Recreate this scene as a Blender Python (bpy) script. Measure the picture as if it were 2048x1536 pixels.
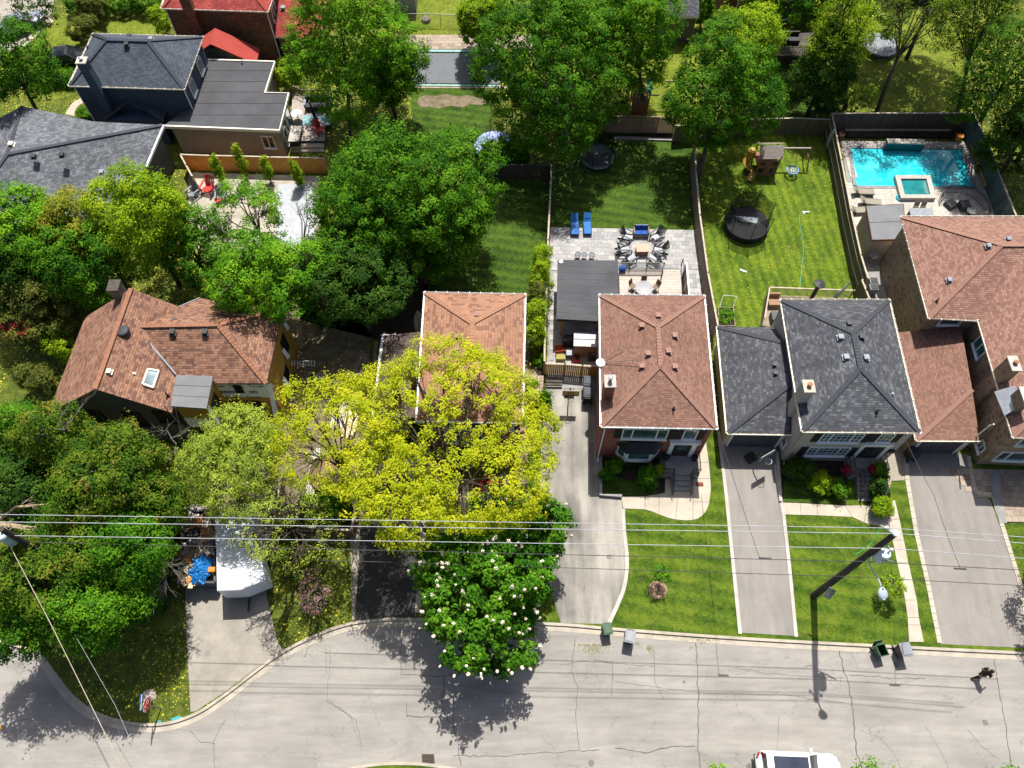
import bpy, bmesh, math, random
import numpy as np
from mathutils import Vector, Matrix
from mathutils.geometry import tessellate_polygon
for o in list(bpy.data.objects): bpy.data.objects.remove(o)
SC = bpy.context.scene
COL = SC.collection
R = math.radians
random.seed(7)
# ------------------------------------------------ camera, sky, sun, exposure
HC, FPX, ND = 50.0, 1560.0, 865.0
TH = math.atan(ND / FPX); CT, ST = math.cos(TH), math.sin(TH)
cam = bpy.data.cameras.new('camera'); camo = bpy.data.objects.new('camera', cam); COL.objects.link(camo)
camo.location = (0, 0, HC); camo.rotation_euler = (TH, 0, 0)
cam.sensor_width = 36; cam.lens = 36 * FPX / 2048; cam.clip_end = 2000; cam.clip_start = 1
SC.camera = camo
SUN_EL, SUN_AZ = R(62.5), R(81)          # azimuth of the sun counted from +X
wd = bpy.data.worlds.new('World'); SC.world = wd; wd.use_nodes = True
nt = wd.node_tree; bg = nt.nodes['Background']; sky = nt.nodes.new('ShaderNodeTexSky')
sky.sky_type = 'NISHITA'; sky.sun_disc = False; sky.dust_density = 3.5; sky.air_density = .8; sky.sun_elevation = SUN_EL; sky.sun_rotation = R(90) - SUN_AZ
nt.links.new(sky.outputs[0], bg.inputs[0]); bg.inputs[1].default_value = 0.088
sl = bpy.data.lights.new('sun', 'SUN'); sl.energy = 5.0; sl.angle = R(0.53); sl.color = (1, .96, .88)
so = bpy.data.objects.new('sun', sl); COL.objects.link(so)
so.rotation_euler = Vector((-math.cos(SUN_AZ) * math.cos(SUN_EL), -math.sin(SUN_AZ) * math.cos(SUN_EL), -math.sin(SUN_EL))).to_track_quat('-Z', 'Y').to_euler()
so.location = (10, 60, 90)
SC.view_settings.view_transform = 'Standard'; SC.view_settings.look = 'None'
SC.view_settings.exposure = 0.74; SC.view_settings.gamma = 1.0; SC.view_settings.use_curve_mapping = False
SC.cycles.max_bounces = 6; SC.cycles.transparent_max_bounces = 16

Z0 = 0.10      # level of the yards above the road
# a point of the photograph (2048 x 1536 px) at height z -> place in the world
def P(x, y, z=Z0):
    u = (x - 1024) / FPX; v = (y - 768) / FPX
    d = Vector((u, ST - v * CT, -CT - v * ST)); t = (HC - z) / -d.z
    return Vector((0, 0, HC)) + d * t
def PL(pts, z=Z0): return [P(x, y, z) for x, y in pts]
def SCL(y, z): return FPX * (CT + (y - 768) / FPX * ST) / (HC - z)      # px per metre

# ------------------------------------------------ materials
def newmat(name):
    m = bpy.data.materials.new(name); m.use_nodes = True
    t = m.node_tree; return m, t, t.nodes['Principled BSDF']
class NT:
    def __init__(s, t): s.t = t
    def n(s, typ, ins=None, **kw):
        nd = s.t.nodes.new(typ)
        for k, v in kw.items(): setattr(nd, k, v)
        for k, v in (ins or {}).items():
            if isinstance(v, bpy.types.NodeSocket): s.t.links.new(v, nd.inputs[k])
            else: nd.inputs[k].default_value = v
        return nd
    def math(s, op, a, b=0.0, c=0.0): return s.n('ShaderNodeMath', {0: a, 1: b, 2: c}, operation=op).outputs[0]
    def noise(s, vec, sc, det=3, rough=.55): return s.n('ShaderNodeTexNoise', {'Vector': vec, 'Scale': sc, 'Detail': det, 'Roughness': rough}).outputs[0]
    def ramp(s, fac, stops, interp='LINEAR'):
        r = s.n('ShaderNodeValToRGB', {0: fac}); cr = r.color_ramp; cr.interpolation = interp
        while len(cr.elements) < len(stops): cr.elements.new(.5)
        for e, (p, c) in zip(cr.elements, stops):
            e.position = p; e.color = (*c, 1) if len(c) == 3 else c
        return r.outputs[0]
    def mix(s, f, a, b, mode='MIX'):
        x = s.n('ShaderNodeMix', data_type='RGBA', blend_type=mode)
        for i, v in ((0, f), (6, a), (7, b)):
            if isinstance(v, bpy.types.NodeSocket): s.t.links.new(v, x.inputs[i])
            else: x.inputs[i].default_value = v if i == 0 else (*v, 1)[:4]
        return x.outputs[2]
    def pos(s, sc=(1, 1, 1)):
        g = s.n('ShaderNodeNewGeometry').outputs['Position']
        return s.n('ShaderNodeMapping', {0: g, 3: sc}).outputs[0]
    def uv(s, sc=(1, 1, 1)):
        g = s.n('ShaderNodeUVMap').outputs[0]
        return s.n('ShaderNodeMapping', {0: g, 3: sc}).outputs[0]
    def bump(s, h, st, dist, bs):
        b = s.n('ShaderNodeBump', {'Height': h, 'Strength': st, 'Distance': dist}); s.t.links.new(b.outputs[0], bs.inputs['Normal'])
def setc(t, bs, c): t.links.new(c, bs.inputs['Base Color'])
def sc3(c, k): return tuple(min(1, x * k) for x in c)
_mc = {}
def mat(name, c1, c2=None, rough=.8, ns=2.0, bump=0, bs=25, metal=0, spec=.3, st=(1, 1, 1), uvs=False, alpha=1, coat=0, fine=.25):
    if name in _mc: return _mc[name]
    m, t, b = newmat(name); k = NT(t); _mc[name] = m
    c2 = c2 or sc3(c1, .72)
    if max(c1) < .64: c1, c2 = sc3(c1, .74), sc3(c2, .74)
    v = k.uv(st) if uvs else k.pos(st)
    f = k.math('ADD', k.math('MULTIPLY', k.noise(v, ns, 4), 1 - fine), k.math('MULTIPLY', k.noise(v, ns * 13, 2), fine))
    setc(t, b, k.ramp(f, [(.36, c2), (.62, c1)]))
    b.inputs['Roughness'].default_value = rough; b.inputs['Metallic'].default_value = metal
    b.inputs['Specular IOR Level'].default_value = spec; b.inputs['Alpha'].default_value = alpha; b.inputs['Coat Weight'].default_value = coat
    if bump: k.bump(k.noise(v, bs, 3), bump, .03, b)
    return m
def shingle(name, tones, h=.145, w=.30, dark=.35, big=.16):
    h *= .86; w *= .78
    tones = [sc3(t_, .72) for t_ in tones]
    m, t, b = newmat(name); k = NT(t)
    s = k.n('ShaderNodeSeparateXYZ', {0: k.uv()}); u, v = s.outputs[0], s.outputs[1]
    vr = k.math('DIVIDE', v, h); row = k.math('FLOOR', vr); fr = k.math('FRACT', vr)
    ro = k.n('ShaderNodeTexWhiteNoise', {'W': row}, noise_dimensions='1D').outputs[0]
    ur = k.math('ADD', k.math('DIVIDE', u, w), k.math('MULTIPLY', ro, 7.0)); cl = k.math('FLOOR', ur); fu = k.math('FRACT', ur)
    wn = k.n('ShaderNodeTexWhiteNoise', {0: k.n('ShaderNodeCombineXYZ', {0: cl, 1: row}).outputs[0]}, noise_dimensions='2D').outputs[0]
    n = len(tones); c = k.ramp(wn, [(i / n, tt) for i, tt in enumerate(tones)], 'CONSTANT')
    c = k.mix(k.ramp(k.noise(k.uv(), 1.1, 4), [(.35, (0, 0, 0)), (.7, (1, 1, 1))]), c, sc3(tones[0], .9), 'MIX') if big > .5 else c
    sp = k.ramp(k.noise(k.pos(), 60, 2, .7), [(.3, (.78, .78, .78)), (.7, (1.22, 1.22, 1.22))])
    c = k.mix(1.0, c, sp, 'MULTIPLY')
    st_ = k.ramp(k.noise(k.pos((1, 1, 1)), .55, 5), [(.3, (1 - big, 1 - big, 1 - big)), (.7, (1 + big, 1 + big, 1 + big))])
    c = k.mix(1.0, c, st_, 'MULTIPLY')
    c = k.mix(1.0, c, k.ramp(k.noise(k.uv((1.6, .22, 1)), .9, 4), [(.32, (1 - big * .8,) * 3), (.68, (1 + big * .8,) * 3)]), 'MULTIPLY')
    gap = k.math('MAXIMUM', k.math('LESS_THAN', fr, .13), k.math('MULTIPLY', k.math('LESS_THAN', fu, .07), .7))
    c = k.mix(k.math('MULTIPLY', gap, dark), c, (0.01, 0.01, 0.012))  # dark course lines paint the shadow gap under each row into the colour
    setc(t, b, c); b.inputs['Roughness'].default_value = .92; b.inputs['Specular IOR Level'].default_value = .25
    hh = k.math('ADD', k.math('SUBTRACT', 1.0, fr), k.math('MULTIPLY', wn, .6))
    hh = k.math('MULTIPLY', hh, k.math('SUBTRACT', 1.0, gap)); k.bump(hh, .8, .02, b)
    return m
def brick(name, tones, mortar, w=.22, h=.08, dark=None):
    tones = [sc3(t_, .75) for t_ in tones]; mortar = sc3(mortar, .75)
    m, t, b = newmat(name); k = NT(t)
    s = k.n('ShaderNodeSeparateXYZ', {0: k.uv()}); u, v = s.outputs[0], s.outputs[1]
    vr = k.math('DIVIDE', v, h); row = k.math('FLOOR', vr); fr = k.math('FRACT', vr)
    ur = k.math('ADD', k.math('DIVIDE', u, w), k.math('MULTIPLY', row, .5)); cl = k.math('FLOOR', ur); fu = k.math('FRACT', ur)
    wn = k.n('ShaderNodeTexWhiteNoise', {0: k.n('ShaderNodeCombineXYZ', {0: cl, 1: row}).outputs[0]}, noise_dimensions='2D').outputs[0]
    c = k.ramp(wn, [(i / len(tones), tt) for i, tt in enumerate(tones)], 'CONSTANT')
    if dark:
        vr2 = k.math('FLOOR', k.math('DIVIDE', v, h * 2.2)); ur2 = k.math('FLOOR', k.math('ADD', k.math('DIVIDE', u, w * 1.1), k.math('MULTIPLY', vr2, .37)))
        w2 = k.n('ShaderNodeTexWhiteNoise', {0: k.n('ShaderNodeCombineXYZ', {0: ur2, 1: vr2}).outputs[0]}, noise_dimensions='2D').outputs[0]
        c = k.mix(k.math('MULTIPLY', k.math('LESS_THAN', w2, .11), .85), c, dark)
    g = k.math('MAXIMUM', k.math('LESS_THAN', fr, .14), k.math('LESS_THAN', fu, .055))
    c = k.mix(k.math('MULTIPLY', g, .6), c, mortar)
    c = k.mix(1.0, c, k.ramp(k.noise(k.pos(), .8, 5), [(.3, (.8, .8, .8)), (.7, (1.15, 1.15, 1.15))]), 'MULTIPLY')
    setc(t, b, c); b.inputs['Roughness'].default_value = .9; k.bump(k.math('SUBTRACT', 1.0, g), .6, .012, b)
    return m
def siding(name, c, h=.14, vert=False, gap=.5):
    m, t, b = newmat(name); k = NT(t)
    s = k.n('ShaderNodeSeparateXYZ', {0: k.uv()}); v = s.outputs[0 if vert else 1]
    fr = k.math('FRACT', k.math('DIVIDE', v, h)); g = k.math('LESS_THAN', fr, .1)
    cc = k.ramp(k.noise(k.pos(), 1.4, 5), [(.3, sc3(c, .82)), (.7, sc3(c, 1.1))])
    setc(t, b, k.mix(k.math('MULTIPLY', g, gap), cc, sc3(c, .3))); b.inputs['Roughness'].default_value = .7
    k.bump(k.math('MULTIPLY', fr, -1.0) if not vert else k.math('SUBTRACT', 1.0, g), .7, .02, b)
    return m
def grass(name, c1, c2, c3, stripe=None, dots=0, patch=.5, clover=0):
    c1, c2, c3 = sc3(c1, .62), sc3(c2, .78), sc3(c3, .92)
    m, t, b = newmat(name); k = NT(t); p = k.pos()
    big = k.noise(p, patch, 5, .6); mid = k.noise(p, 3.2, 4, .65); fin = k.noise(k.pos((1, .6, 1)), 17, 3, .7)
    f = k.math('ADD', k.math('ADD', k.math('MULTIPLY', big, .36), k.math('MULTIPLY', mid, .34)), k.math('MULTIPLY', fin, .42))
    if stripe:
        a, wd_ = stripe; s = k.n('ShaderNodeSeparateXYZ', {0: p}); q = k.math('ADD', k.math('MULTIPLY', s.outputs[0], math.cos(a)), k.math('MULTIPLY', s.outputs[1], math.sin(a)))
        q = k.math('ADD', q, k.math('MULTIPLY', mid, .25))
        f = k.math('ADD', f, k.math('MULTIPLY', k.math('SINE', k.math('MULTIPLY', q, 2 * math.pi / wd_)), .04))
    c = k.ramp(f, [(.41, c1), (.53, c2), (.65, c3)])
    c = k.mix(k.ramp(k.noise(p, .9, 6, .75), [(.57, (0, 0, 0)), (.68, (.55, .55, .55))]), c, sc3(c3, .95))
    c = k.mix(k.ramp(k.noise(k.pos((1.3, .8, 1)), 2.2, 5, .8), [(.60, (0, 0, 0)), (.68, (.6, .6, .6))]), c, sc3(c1, .9))
    if clover:
        c = k.mix(k.math('MULTIPLY', k.ramp(k.noise(p, 1.3, 5, .7), [(.56, (0, 0, 0)), (.66, (1, 1, 1))]), clover), c, (.11, .10, .04))
    if dots:
        vo = k.n('ShaderNodeTexVoronoi', {'Vector': p, 'Scale': 3.1, 'Randomness': 1.0}); 
        d = k.math('MULTIPLY', k.math('LESS_THAN', vo.outputs[0], .11 * dots), k.math('GREATER_THAN', k.noise(p, .35, 3), .46))
        c = k.mix(d, c, (.62, .52, .03))
        vo = k.n('ShaderNodeTexVoronoi', {'Vector': k.pos((1.13, .9, 1)), 'Scale': 5.7}); d = k.math('MULTIPLY', k.math('LESS_THAN', vo.outputs[0], .13 * dots), k.math('GREATER_THAN', k.noise(p, .5, 3), .5))
        c = k.mix(d, c, (.50, .47, .05))
    setc(t, b, c); b.inputs['Roughness'].default_value = .85; b.inputs['Specular IOR Level'].default_value = .15
    k.bump(k.math('ADD', fin, mid), 1.0, .12, b)
    return m
def asphalt(name, c1, c2, speck=.25, streak=None, stain=.5, crack=.6):
    c1, c2 = sc3(c1, .86), sc3(c2, .86)
    m, t, b = newmat(name); k = NT(t); p = k.pos()
    big = k.noise(p, .22, 6, .62); st = k.noise(k.pos(streak) if streak else p, .9, 4)
    fin = k.noise(p, 28, 2, .8)
    c = k.ramp(k.math('ADD', k.math('MULTIPLY', big, .5), k.math('MULTIPLY', st, .5)), [(.36, c2), (.60, c1)])
    c = k.mix(1.0, c, k.ramp(fin, [(.28, (1 - speck,) * 3), (.72, (1 + speck,) * 3)]), 'MULTIPLY')
    c = k.mix(1.0, c, k.ramp(k.noise(k.pos(streak or (1, 1, 1)), 2.6, 5, .7), [(.3, (.90, .90, .90)), (.7, (1.09, 1.09, 1.09))]), 'MULTIPLY')
    c = k.mix(k.ramp(k.noise(p, .75, 6, .7), [(.56, (0, 0, 0)), (.66, (.35, .35, .35))]), c, sc3(c1, .72))
    # oil spots
    vo = k.n('ShaderNodeTexVoronoi', {'Vector': p, 'Scale': .42, 'Randomness': 1.0}); 
    d = k.math('ADD', vo.outputs[0], k.math('MULTIPLY', k.noise(p, 6, 3), .07))
    c = k.mix(k.math('MULTIPLY', k.math('LESS_THAN', d, .115), stain), c, sc3(c1, .3))
    vo2 = k.n('ShaderNodeTexVoronoi', {'Vector': p, 'Scale': 2.3, 'Randomness': 1.0})
    c = k.mix(k.math('MULTIPLY', k.math('LESS_THAN', vo2.outputs[0], .065), stain), c, sc3(c1, .3))
    if crack:
        wp = k.n('ShaderNodeVectorMath', {0: p, 1: k.n('ShaderNodeVectorMath', {0: k.n('ShaderNodeTexNoise', {'Vector': p, 'Scale': 1.1, 'Detail': 5.0}).outputs[1], 'Scale': 1.6}, operation='SCALE').outputs[0]}, operation='ADD').outputs[0]
        vc = k.n('ShaderNodeTexVoronoi', {'Vector': wp, 'Scale': .33}, feature='DISTANCE_TO_EDGE')
        g = k.math('MULTIPLY', k.math('LESS_THAN', vc.outputs[0], .0055), k.math('GREATER_THAN', k.noise(p, .3, 2), .52))
        c = k.mix(k.math('MULTIPLY', g, crack * .6), c, (.06, .055, .05))
    setc(t, b, c); b.inputs['Roughness'].default_value = .93; b.inputs['Specular IOR Level'].default_value = .2
    k.bump(fin, .5, .012, b)
    return m
def leafmat(name, c1, c2, c3=None, tr=.24, seedm=0):
    m, t, b = newmat(name); k = NT(t)
    s = k.n('ShaderNodeSeparateXYZ', {0: k.n('ShaderNodeUVMap').outputs[0]})
    f = k.math('ADD', k.math('MULTIPLY', s.outputs[0], .62), k.math('MULTIPLY', s.outputs[1], .38))
    st = [(.22, c1), (.72, c2)] + ([(.95, c3)] if c3 else [])
    c = k.ramp(f, st); setc(t, b, c)
    b.inputs['Roughness'].default_value = .65; b.inputs['Specular IOR Level'].default_value = .06
    tl = k.n('ShaderNodeBsdfTranslucent'); t.links.new(k.mix(1.0, c, (1.25, 1.35, .55), 'MULTIPLY'), tl.inputs[0])
    mx = k.n('ShaderNodeMixShader', {0: tr}); t.links.new(b.outputs[0], mx.inputs[1]); t.links.new(tl.outputs[0], mx.inputs[2])
    t.links.new(mx.outputs[0], t.nodes['Material Output'].inputs[0]); return m
def objvar(name, c1, c2, rough=.85, bump=.3, bs=30):
    c1, c2 = sc3(c1, .72), sc3(c2, .72)
    m, t, b = newmat(name); k = NT(t); r = k.n('ShaderNodeObjectInfo').outputs['Random']
    c = k.mix(r, c1, c2); c = k.mix(1.0, c, k.ramp(k.noise(k.pos(), 5, 4), [(.3, (.82,) * 3), (.7, (1.15,) * 3)]), 'MULTIPLY')
    setc(t, b, c); b.inputs['Roughness'].default_value = rough; k.bump(k.noise(k.pos(), bs, 3), bump, .02, b); return m
def netmat(name, c, alpha):
    m, t, b = newmat(name); k = NT(t); s = k.n('ShaderNodeSeparateXYZ', {0: k.uv((1, 1, 1))})
    a = k.math('LESS_THAN', k.math('FRACT', k.math('MULTIPLY', s.outputs[0], 18)), alpha); e = k.math('LESS_THAN', k.math('FRACT', k.math('MULTIPLY', s.outputs[1], 18)), alpha)
    t.links.new(k.math('MAXIMUM', a, e), b.inputs['Alpha']); b.inputs['Base Color'].default_value = (*c, 1); b.inputs['Roughness'].default_value = .8
    return m
def glassy(name, c, rough=.06, c2=None):
    m, t, b = newmat(name); k = NT(t)
    setc(t, b, k.ramp(k.noise(k.pos(), 1.1, 2), [(.35, c2 or sc3(c, .5)), (.65, c)])); b.inputs['Roughness'].default_value = rough
    b.inputs['Specular IOR Level'].default_value = .8; b.inputs['Coat Weight'].default_value = .6; b.inputs['Coat Roughness'].default_value = .03
    return m

# ------------------------------------------------ mesh building
def wloc(o):
    v = Vector((0, 0, 0))
    while o is not None: v += o.location; o = o.parent
    return v
def rot2(a): return Matrix.Rotation(a, 3, 'Z')
class MB:
    def __init__(s): s.v = []; s.f = []
    def add(s, vs, fs):
        n = len(s.v); s.v += [Vector(p) for p in vs]; s.f += [tuple(i + n for i in f) for f in fs]; return s
    def box(s, c, d, rz=0, M=None):
        c = Vector(c); q = M or rot2(rz); h = [x / 2 for x in d]
        vs = [c + q @ Vector((a * h[0], b_ * h[1], e * h[2])) for e in (-1, 1) for a, b_ in ((-1, -1), (1, -1), (1, 1), (-1, 1))]
        return s.add(vs, [(3, 2, 1, 0), (4, 5, 6, 7), (0, 1, 5, 4), (1, 2, 6, 5), (2, 3, 7, 6), (3, 0, 4, 7)])
    def bar(s, a, b, w, h=None, up=(0, 0, 1)):
        a, b = Vector(a), Vector(b); d = b - a; L = d.length
        if L < 1e-5: return s
        x = d / L; u = Vector(up); y = u.cross(x)
        if y.length < 1e-3: y = Vector((1, 0, 0)).cross(x)
        y.normalize(); z = x.cross(y); M = Matrix((x, y, z)).transposed()
        return s.box((a + b) / 2, (L, w, h or w), M=M)
    def prism(s, pts, z0, z1):
        n = len(pts); p2 = [(p[0], p[1]) for p in pts]
        ar = sum(p2[i][0] * p2[(i + 1) % n][1] - p2[(i + 1) % n][0] * p2[i][1] for i in range(n))
        if ar < 0: p2 = p2[::-1]
        return s.add([(x, y, z0) for x, y in p2] + [(x, y, z1) for x, y in p2],
                     [tuple(range(n, 2 * n)), tuple(range(n - 1, -1, -1))] + [(i, (i + 1) % n, n + (i + 1) % n, n + i) for i in range(n)])
    def poly(s, pts, up=True):
        pts = [Vector(p) for p in pts]
        nrm = Vector((0, 0, 0))
        for i in range(len(pts)): nrm += pts[i].cross(pts[(i + 1) % len(pts)])
        if up and nrm.z < 0: pts = pts[::-1]
        return s.add(pts, [tuple(range(len(pts)))])
    def tube(s, pts, r, n=6, cap=True):
        pts = [Vector(p) for p in pts]; m = len(pts); rs = r if isinstance(r, (list, tuple)) else [r] * m
        vs = []; 
        for i, p in enumerate(pts):
            d = (pts[min(i + 1, m - 1)] - pts[max(i - 1, 0)]).normalized()
            a = d.cross(Vector((0, 0, 1)) if abs(d.z) < .93 else Vector((1, 0, 0))).normalized(); b = d.cross(a)
            vs += [p + (a * math.cos(2 * math.pi * j / n) + b * math.sin(2 * math.pi * j / n)) * rs[i] for j in range(n)]
        fs = [(i * n + j, (i + 1) * n + j, (i + 1) * n + (j + 1) % n, i * n + (j + 1) % n) for i in range(m - 1) for j in range(n)]
        if cap: fs += [tuple(range(n)), tuple(range(m * n - 1, (m - 1) * n - 1, -1))]
        return s.add(vs, fs)
    def lathe(s, prof, c=(0, 0, 0), n=16, sx=1, sy=1):
        c = Vector(c); m = len(prof)
        vs = [c + Vector((r * math.cos(2 * math.pi * j / n) * sx, r * math.sin(2 * math.pi * j / n) * sy, z)) for r, z in prof for j in range(n)]
        fs = [(i * n + j, i * n + (j + 1) % n, (i + 1) * n + (j + 1) % n, (i + 1) * n + j) for i in range(m - 1) for j in range(n)]
        if prof[0][0] > 1e-4: fs.append(tuple(range(n - 1, -1, -1)))
        if prof[-1][0] > 1e-4: fs.append(tuple(range((m - 1) * n, m * n)))
        return s.add(vs, fs)
    def ob(s, name, m, parent=None, loc=None, smooth=False, bevel=0, local=False, **tags):
        off = Vector((0, 0, 0)) if local else wloc(parent)
        loc = Vector(loc) if loc is not None else Vector((0, 0, 0))
        me = bpy.data.meshes.new(name)
        me.from_pydata([tuple(p - off - loc) for p in s.v], [], s.f)
        uvl = me.uv_layers.new(name='UVMap'); nv = len(me.loops); arr = np.empty(nv * 2, np.float32); k = 0
        for pl in me.polygons:
            nn = pl.normal
            if abs(nn.z) > .985: a = Vector((1, 0, 0)); b = Vector((0, 1, 0))
            else: a = Vector((0, 0, 1)).cross(nn).normalized(); b = nn.cross(a)
            for li in pl.loop_indices:
                p = me.vertices[me.loops[li].vertex_index].co + off + loc
                arr[2 * li] = p.dot(a); arr[2 * li + 1] = p.dot(b)
        uvl.data.foreach_set('uv', arr)
        if smooth: me.polygons.foreach_set('use_smooth', [True] * len(me.polygons))
        me.materials.append(m); o = bpy.data.objects.new(name, me); COL.objects.link(o); o.parent = parent; o.location = loc
        if bevel:
            bv = o.modifiers.new('bevel', 'BEVEL'); bv.width = bevel; bv.segments = 2; bv.limit_method = 'ANGLE'
        for a_, b_ in tags.items(): o[a_] = b_
        return o
def T(name, label, cat, loc=(0, 0, 0), rz=0, group=None):
    o = bpy.data.objects.new(name, None); COL.objects.link(o); o.location = loc; o.rotation_euler = (0, 0, rz); o.empty_display_size = .2
    o['label'] = label; o['category'] = cat
    if group: o['group'] = group
    return o
def dup(root, loc, rz=None, label=None, sc=None):
    kids = {}
    for o in bpy.data.objects:
        if o.parent: kids.setdefault(o.parent, []).append(o)
    def rec(o, par):
        c = o.copy(); COL.objects.link(c); c.parent = par
        for ch in kids.get(o, []): rec(ch, c)
        return c
    c = rec(root, None); c.location = loc
    if rz is not None: c.rotation_euler = (0, 0, rz)
    if label: c['label'] = label
    if sc: c.scale = (sc, sc, sc)
    return c
def sheet(name, px, m, k=1, parent=None, z=None, **tags):
    z = Z0 + .004 * k if z is None else z
    tags.setdefault('kind', 'structure')
    if parent: tags.pop('kind')
    return MB().poly(PL(px, z)).ob(name, m, parent, **tags)
def slab(name, px, m, h=.04, parent=None, z=Z0, gap=0, **tags):
    pts = PL(px, z + h)
    if gap: pts = inset(pts, gap)
    tags.setdefault('kind', 'structure')
    if parent: tags.pop('kind')
    return MB().prism(pts, z - .05, z + h).ob(name, m, parent, **tags)
def inset(pts, g):
    n = len(pts); p2 = [Vector((p[0], p[1])) for p in pts]
    ar = sum(p2[i].x * p2[(i + 1) % n].y - p2[(i + 1) % n].x * p2[i].y for i in range(n))
    if ar < 0: p2 = p2[::-1]
    out = []
    for i in range(n):
        a, b, c = p2[i - 1], p2[i], p2[(i + 1) % n]
        d1 = (b - a).normalized(); d2 = (c - b).normalized(); n1 = Vector((-d1.y, d1.x)); n2 = Vector((-d2.y, d2.x))
        k = max(.35, 1 + n1.dot(n2)); q = b + (n1 + n2) * (g / k); out.append(Vector((q.x, q.y, 0)))
    return out
def cutpoly(pts, a, b):
    """split a polygon of world points by the line a-b; returns the two sides"""
    d = Vector((b.x - a.x, b.y - a.y)); n = Vector((-d.y, d.x)); L, Rr = [], []
    for i in range(len(pts)):
        p, q = pts[i], pts[(i + 1) % len(pts)]
        sp = (p.x - a.x) * n.x + (p.y - a.y) * n.y; sq = (q.x - a.x) * n.x + (q.y - a.y) * n.y
        (L if sp >= 0 else Rr).append(p)
        if sp * sq < 0:
            c = p.lerp(q, sp / (sp - sq)); L.append(c); Rr.append(c)
    return L, Rr
def slabs(root, px, cuts, m, h=.04, gap=.012, name='slab'):
    polys = [PL(px, Z0 + h)]
    for (x0, y0), (x1, y1) in cuts:
        nw = []
        for p in polys:
            for q in cutpoly(p, P(x0, y0, Z0 + h), P(x1, y1, Z0 + h)):
                if len(q) > 2: nw.append(q)
        polys = nw
    for q in polys:
        q = [p for i, p in enumerate(q) if (p - q[i - 1]).length > .03]
        if len(q) < 3: continue
        MB().prism(inset(q, gap), Z0 - .05, Z0 + h).ob(name, m, root)
def smooth_line(pts, n=6):
    out = []; m = len(pts)
    for i in range(m - 1):
        p0, p1, p2, p3 = pts[max(i - 1, 0)], pts[i], pts[i + 1], pts[min(i + 2, m - 1)]
        for j in range(n):
            t = j / n; out.append(tuple(.5 * ((2 * p1[k]) + (-p0[k] + p2[k]) * t + (2 * p0[k] - 5 * p1[k] + 4 * p2[k] - p3[k]) * t * t + (-p0[k] + 3 * p1[k] - 3 * p2[k] + p3[k]) * t ** 3) for k in range(len(p1))))
    out.append(tuple(pts[-1])); return out
def strip(mb, line, w0, w1, z0, z1):
    """box-section strip along a world polyline, from offset w0 to w1 (left positive), z0..z1"""
    L = [Vector((p[0], p[1])) for p in line]; n = len(L); A = []; B = []
    for i in range(n):
        d = (L[min(i + 1, n - 1)] - L[max(i - 1, 0)]).normalized(); nn = Vector((-d.y, d.x))
        A.append(L[i] + nn * w0); B.append(L[i] + nn * w1)
    vs = []
    for i in range(n): vs += [(A[i].x, A[i].y, z0), (B[i].x, B[i].y, z0), (B[i].x, B[i].y, z1), (A[i].x, A[i].y, z1)]
    fs = []
    for i in range(n - 1):
        a, b = 4 * i, 4 * i + 4
        fs += [(a + 3, b + 3, b + 2, a + 2), (a, b, b + 3, a + 3), (a + 2, b + 2, b + 1, a + 1)]
    fs += [(0, 3, 2, 1), (4 * n - 4, 4 * n - 3, 4 * n - 2, 4 * n - 1)]
    flip = w1 < w0
    mb.add(vs, [f[::-1] for f in fs] if not flip else fs); return mb
def pave(root, o, ux, uy, nx, ny, w, h, m, th=.05, z=Z0, gap=.012, name='paving_stone', bond=.5, mask=None, lim=300):
    """paving stones laid from world point o along unit vectors ux, uy; stones share one mesh"""
    me = None; cnt = 0; rest = MB()
    for j in range(ny):
        for i in range(-1, nx + 1):
            cx = (i + .5 + (bond if j % 2 else 0)) * w; cy = (j + .5) * h
            if cx < w * .3 or cx > nx * w - w * .3: continue
            p = o + ux * cx + uy * cy
            if mask and not mask(p): continue
            if cnt < lim:
                if me is None:
                    b = MB().box((0, 0, 0), (w - gap, h - gap, th)); ob = b.ob(name, m, None, local=True); me = ob.data; COL.objects.unlink(ob); bpy.data.objects.remove(ob)
                q = bpy.data.objects.new(name, me); COL.objects.link(q); q.parent = root; q.location = Vector((p.x, p.y, z + th / 2 - .01 + random.uniform(0, .004))) - wloc(root)
                q.rotation_euler = (0, 0, math.atan2(ux.y, ux.x)); cnt += 1
            else: rest.box((p.x, p.y, z + th / 2 - .01), (w - gap, h - gap, th), math.atan2(ux.y, ux.x))
    if rest.v: rest.ob(name + '_field', m, root, kind='stuff')
def inpoly(pts):
    P2 = [(p[0], p[1]) for p in pts]
    def f(p):
        c = False
        for i in range(len(P2)):
            (x0, y0), (x1, y1) = P2[i - 1], P2[i]
            if (y0 > p.y) != (y1 > p.y) and p.x < (x1 - x0) * (p.y - y0) / (y1 - y0) + x0: c = not c
        return c
    return f
# ================================================================ GROUND
M_far = grass('rough_grass', (.02, .04, .008), (.05, .085, .012), (.10, .13, .02), dots=.8, clover=.5)
M_wild = grass('weedy_lawn', (.035, .06, .010), (.085, .125, .014), (.16, .18, .025), dots=1.7, patch=.9, clover=.45)
M_lawn = grass('front_lawn', (.030, .075, .006), (.070, .135, .009), (.135, .19, .016), stripe=(R(80), 1.0), clover=.25)
M_lush = grass('lush_lawn', (.022, .055, .007), (.045, .098, .009), (.08, .14, .014), stripe=(R(80), .9))
M_stripe = grass('striped_lawn', (.050, .100, .007), (.092, .165, .010), (.165, .225, .016), stripe=(R(6), .75), dots=1.0, clover=.3)
M_bright = grass('sunny_lawn', (.09, .14, .012), (.15, .20, .016), (.22, .26, .03), dots=1.0, clover=.25)
M_soil = mat('garden_soil', (.055, .042, .028), (.02, .015, .01), .95, 3, 1, 18)
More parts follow.
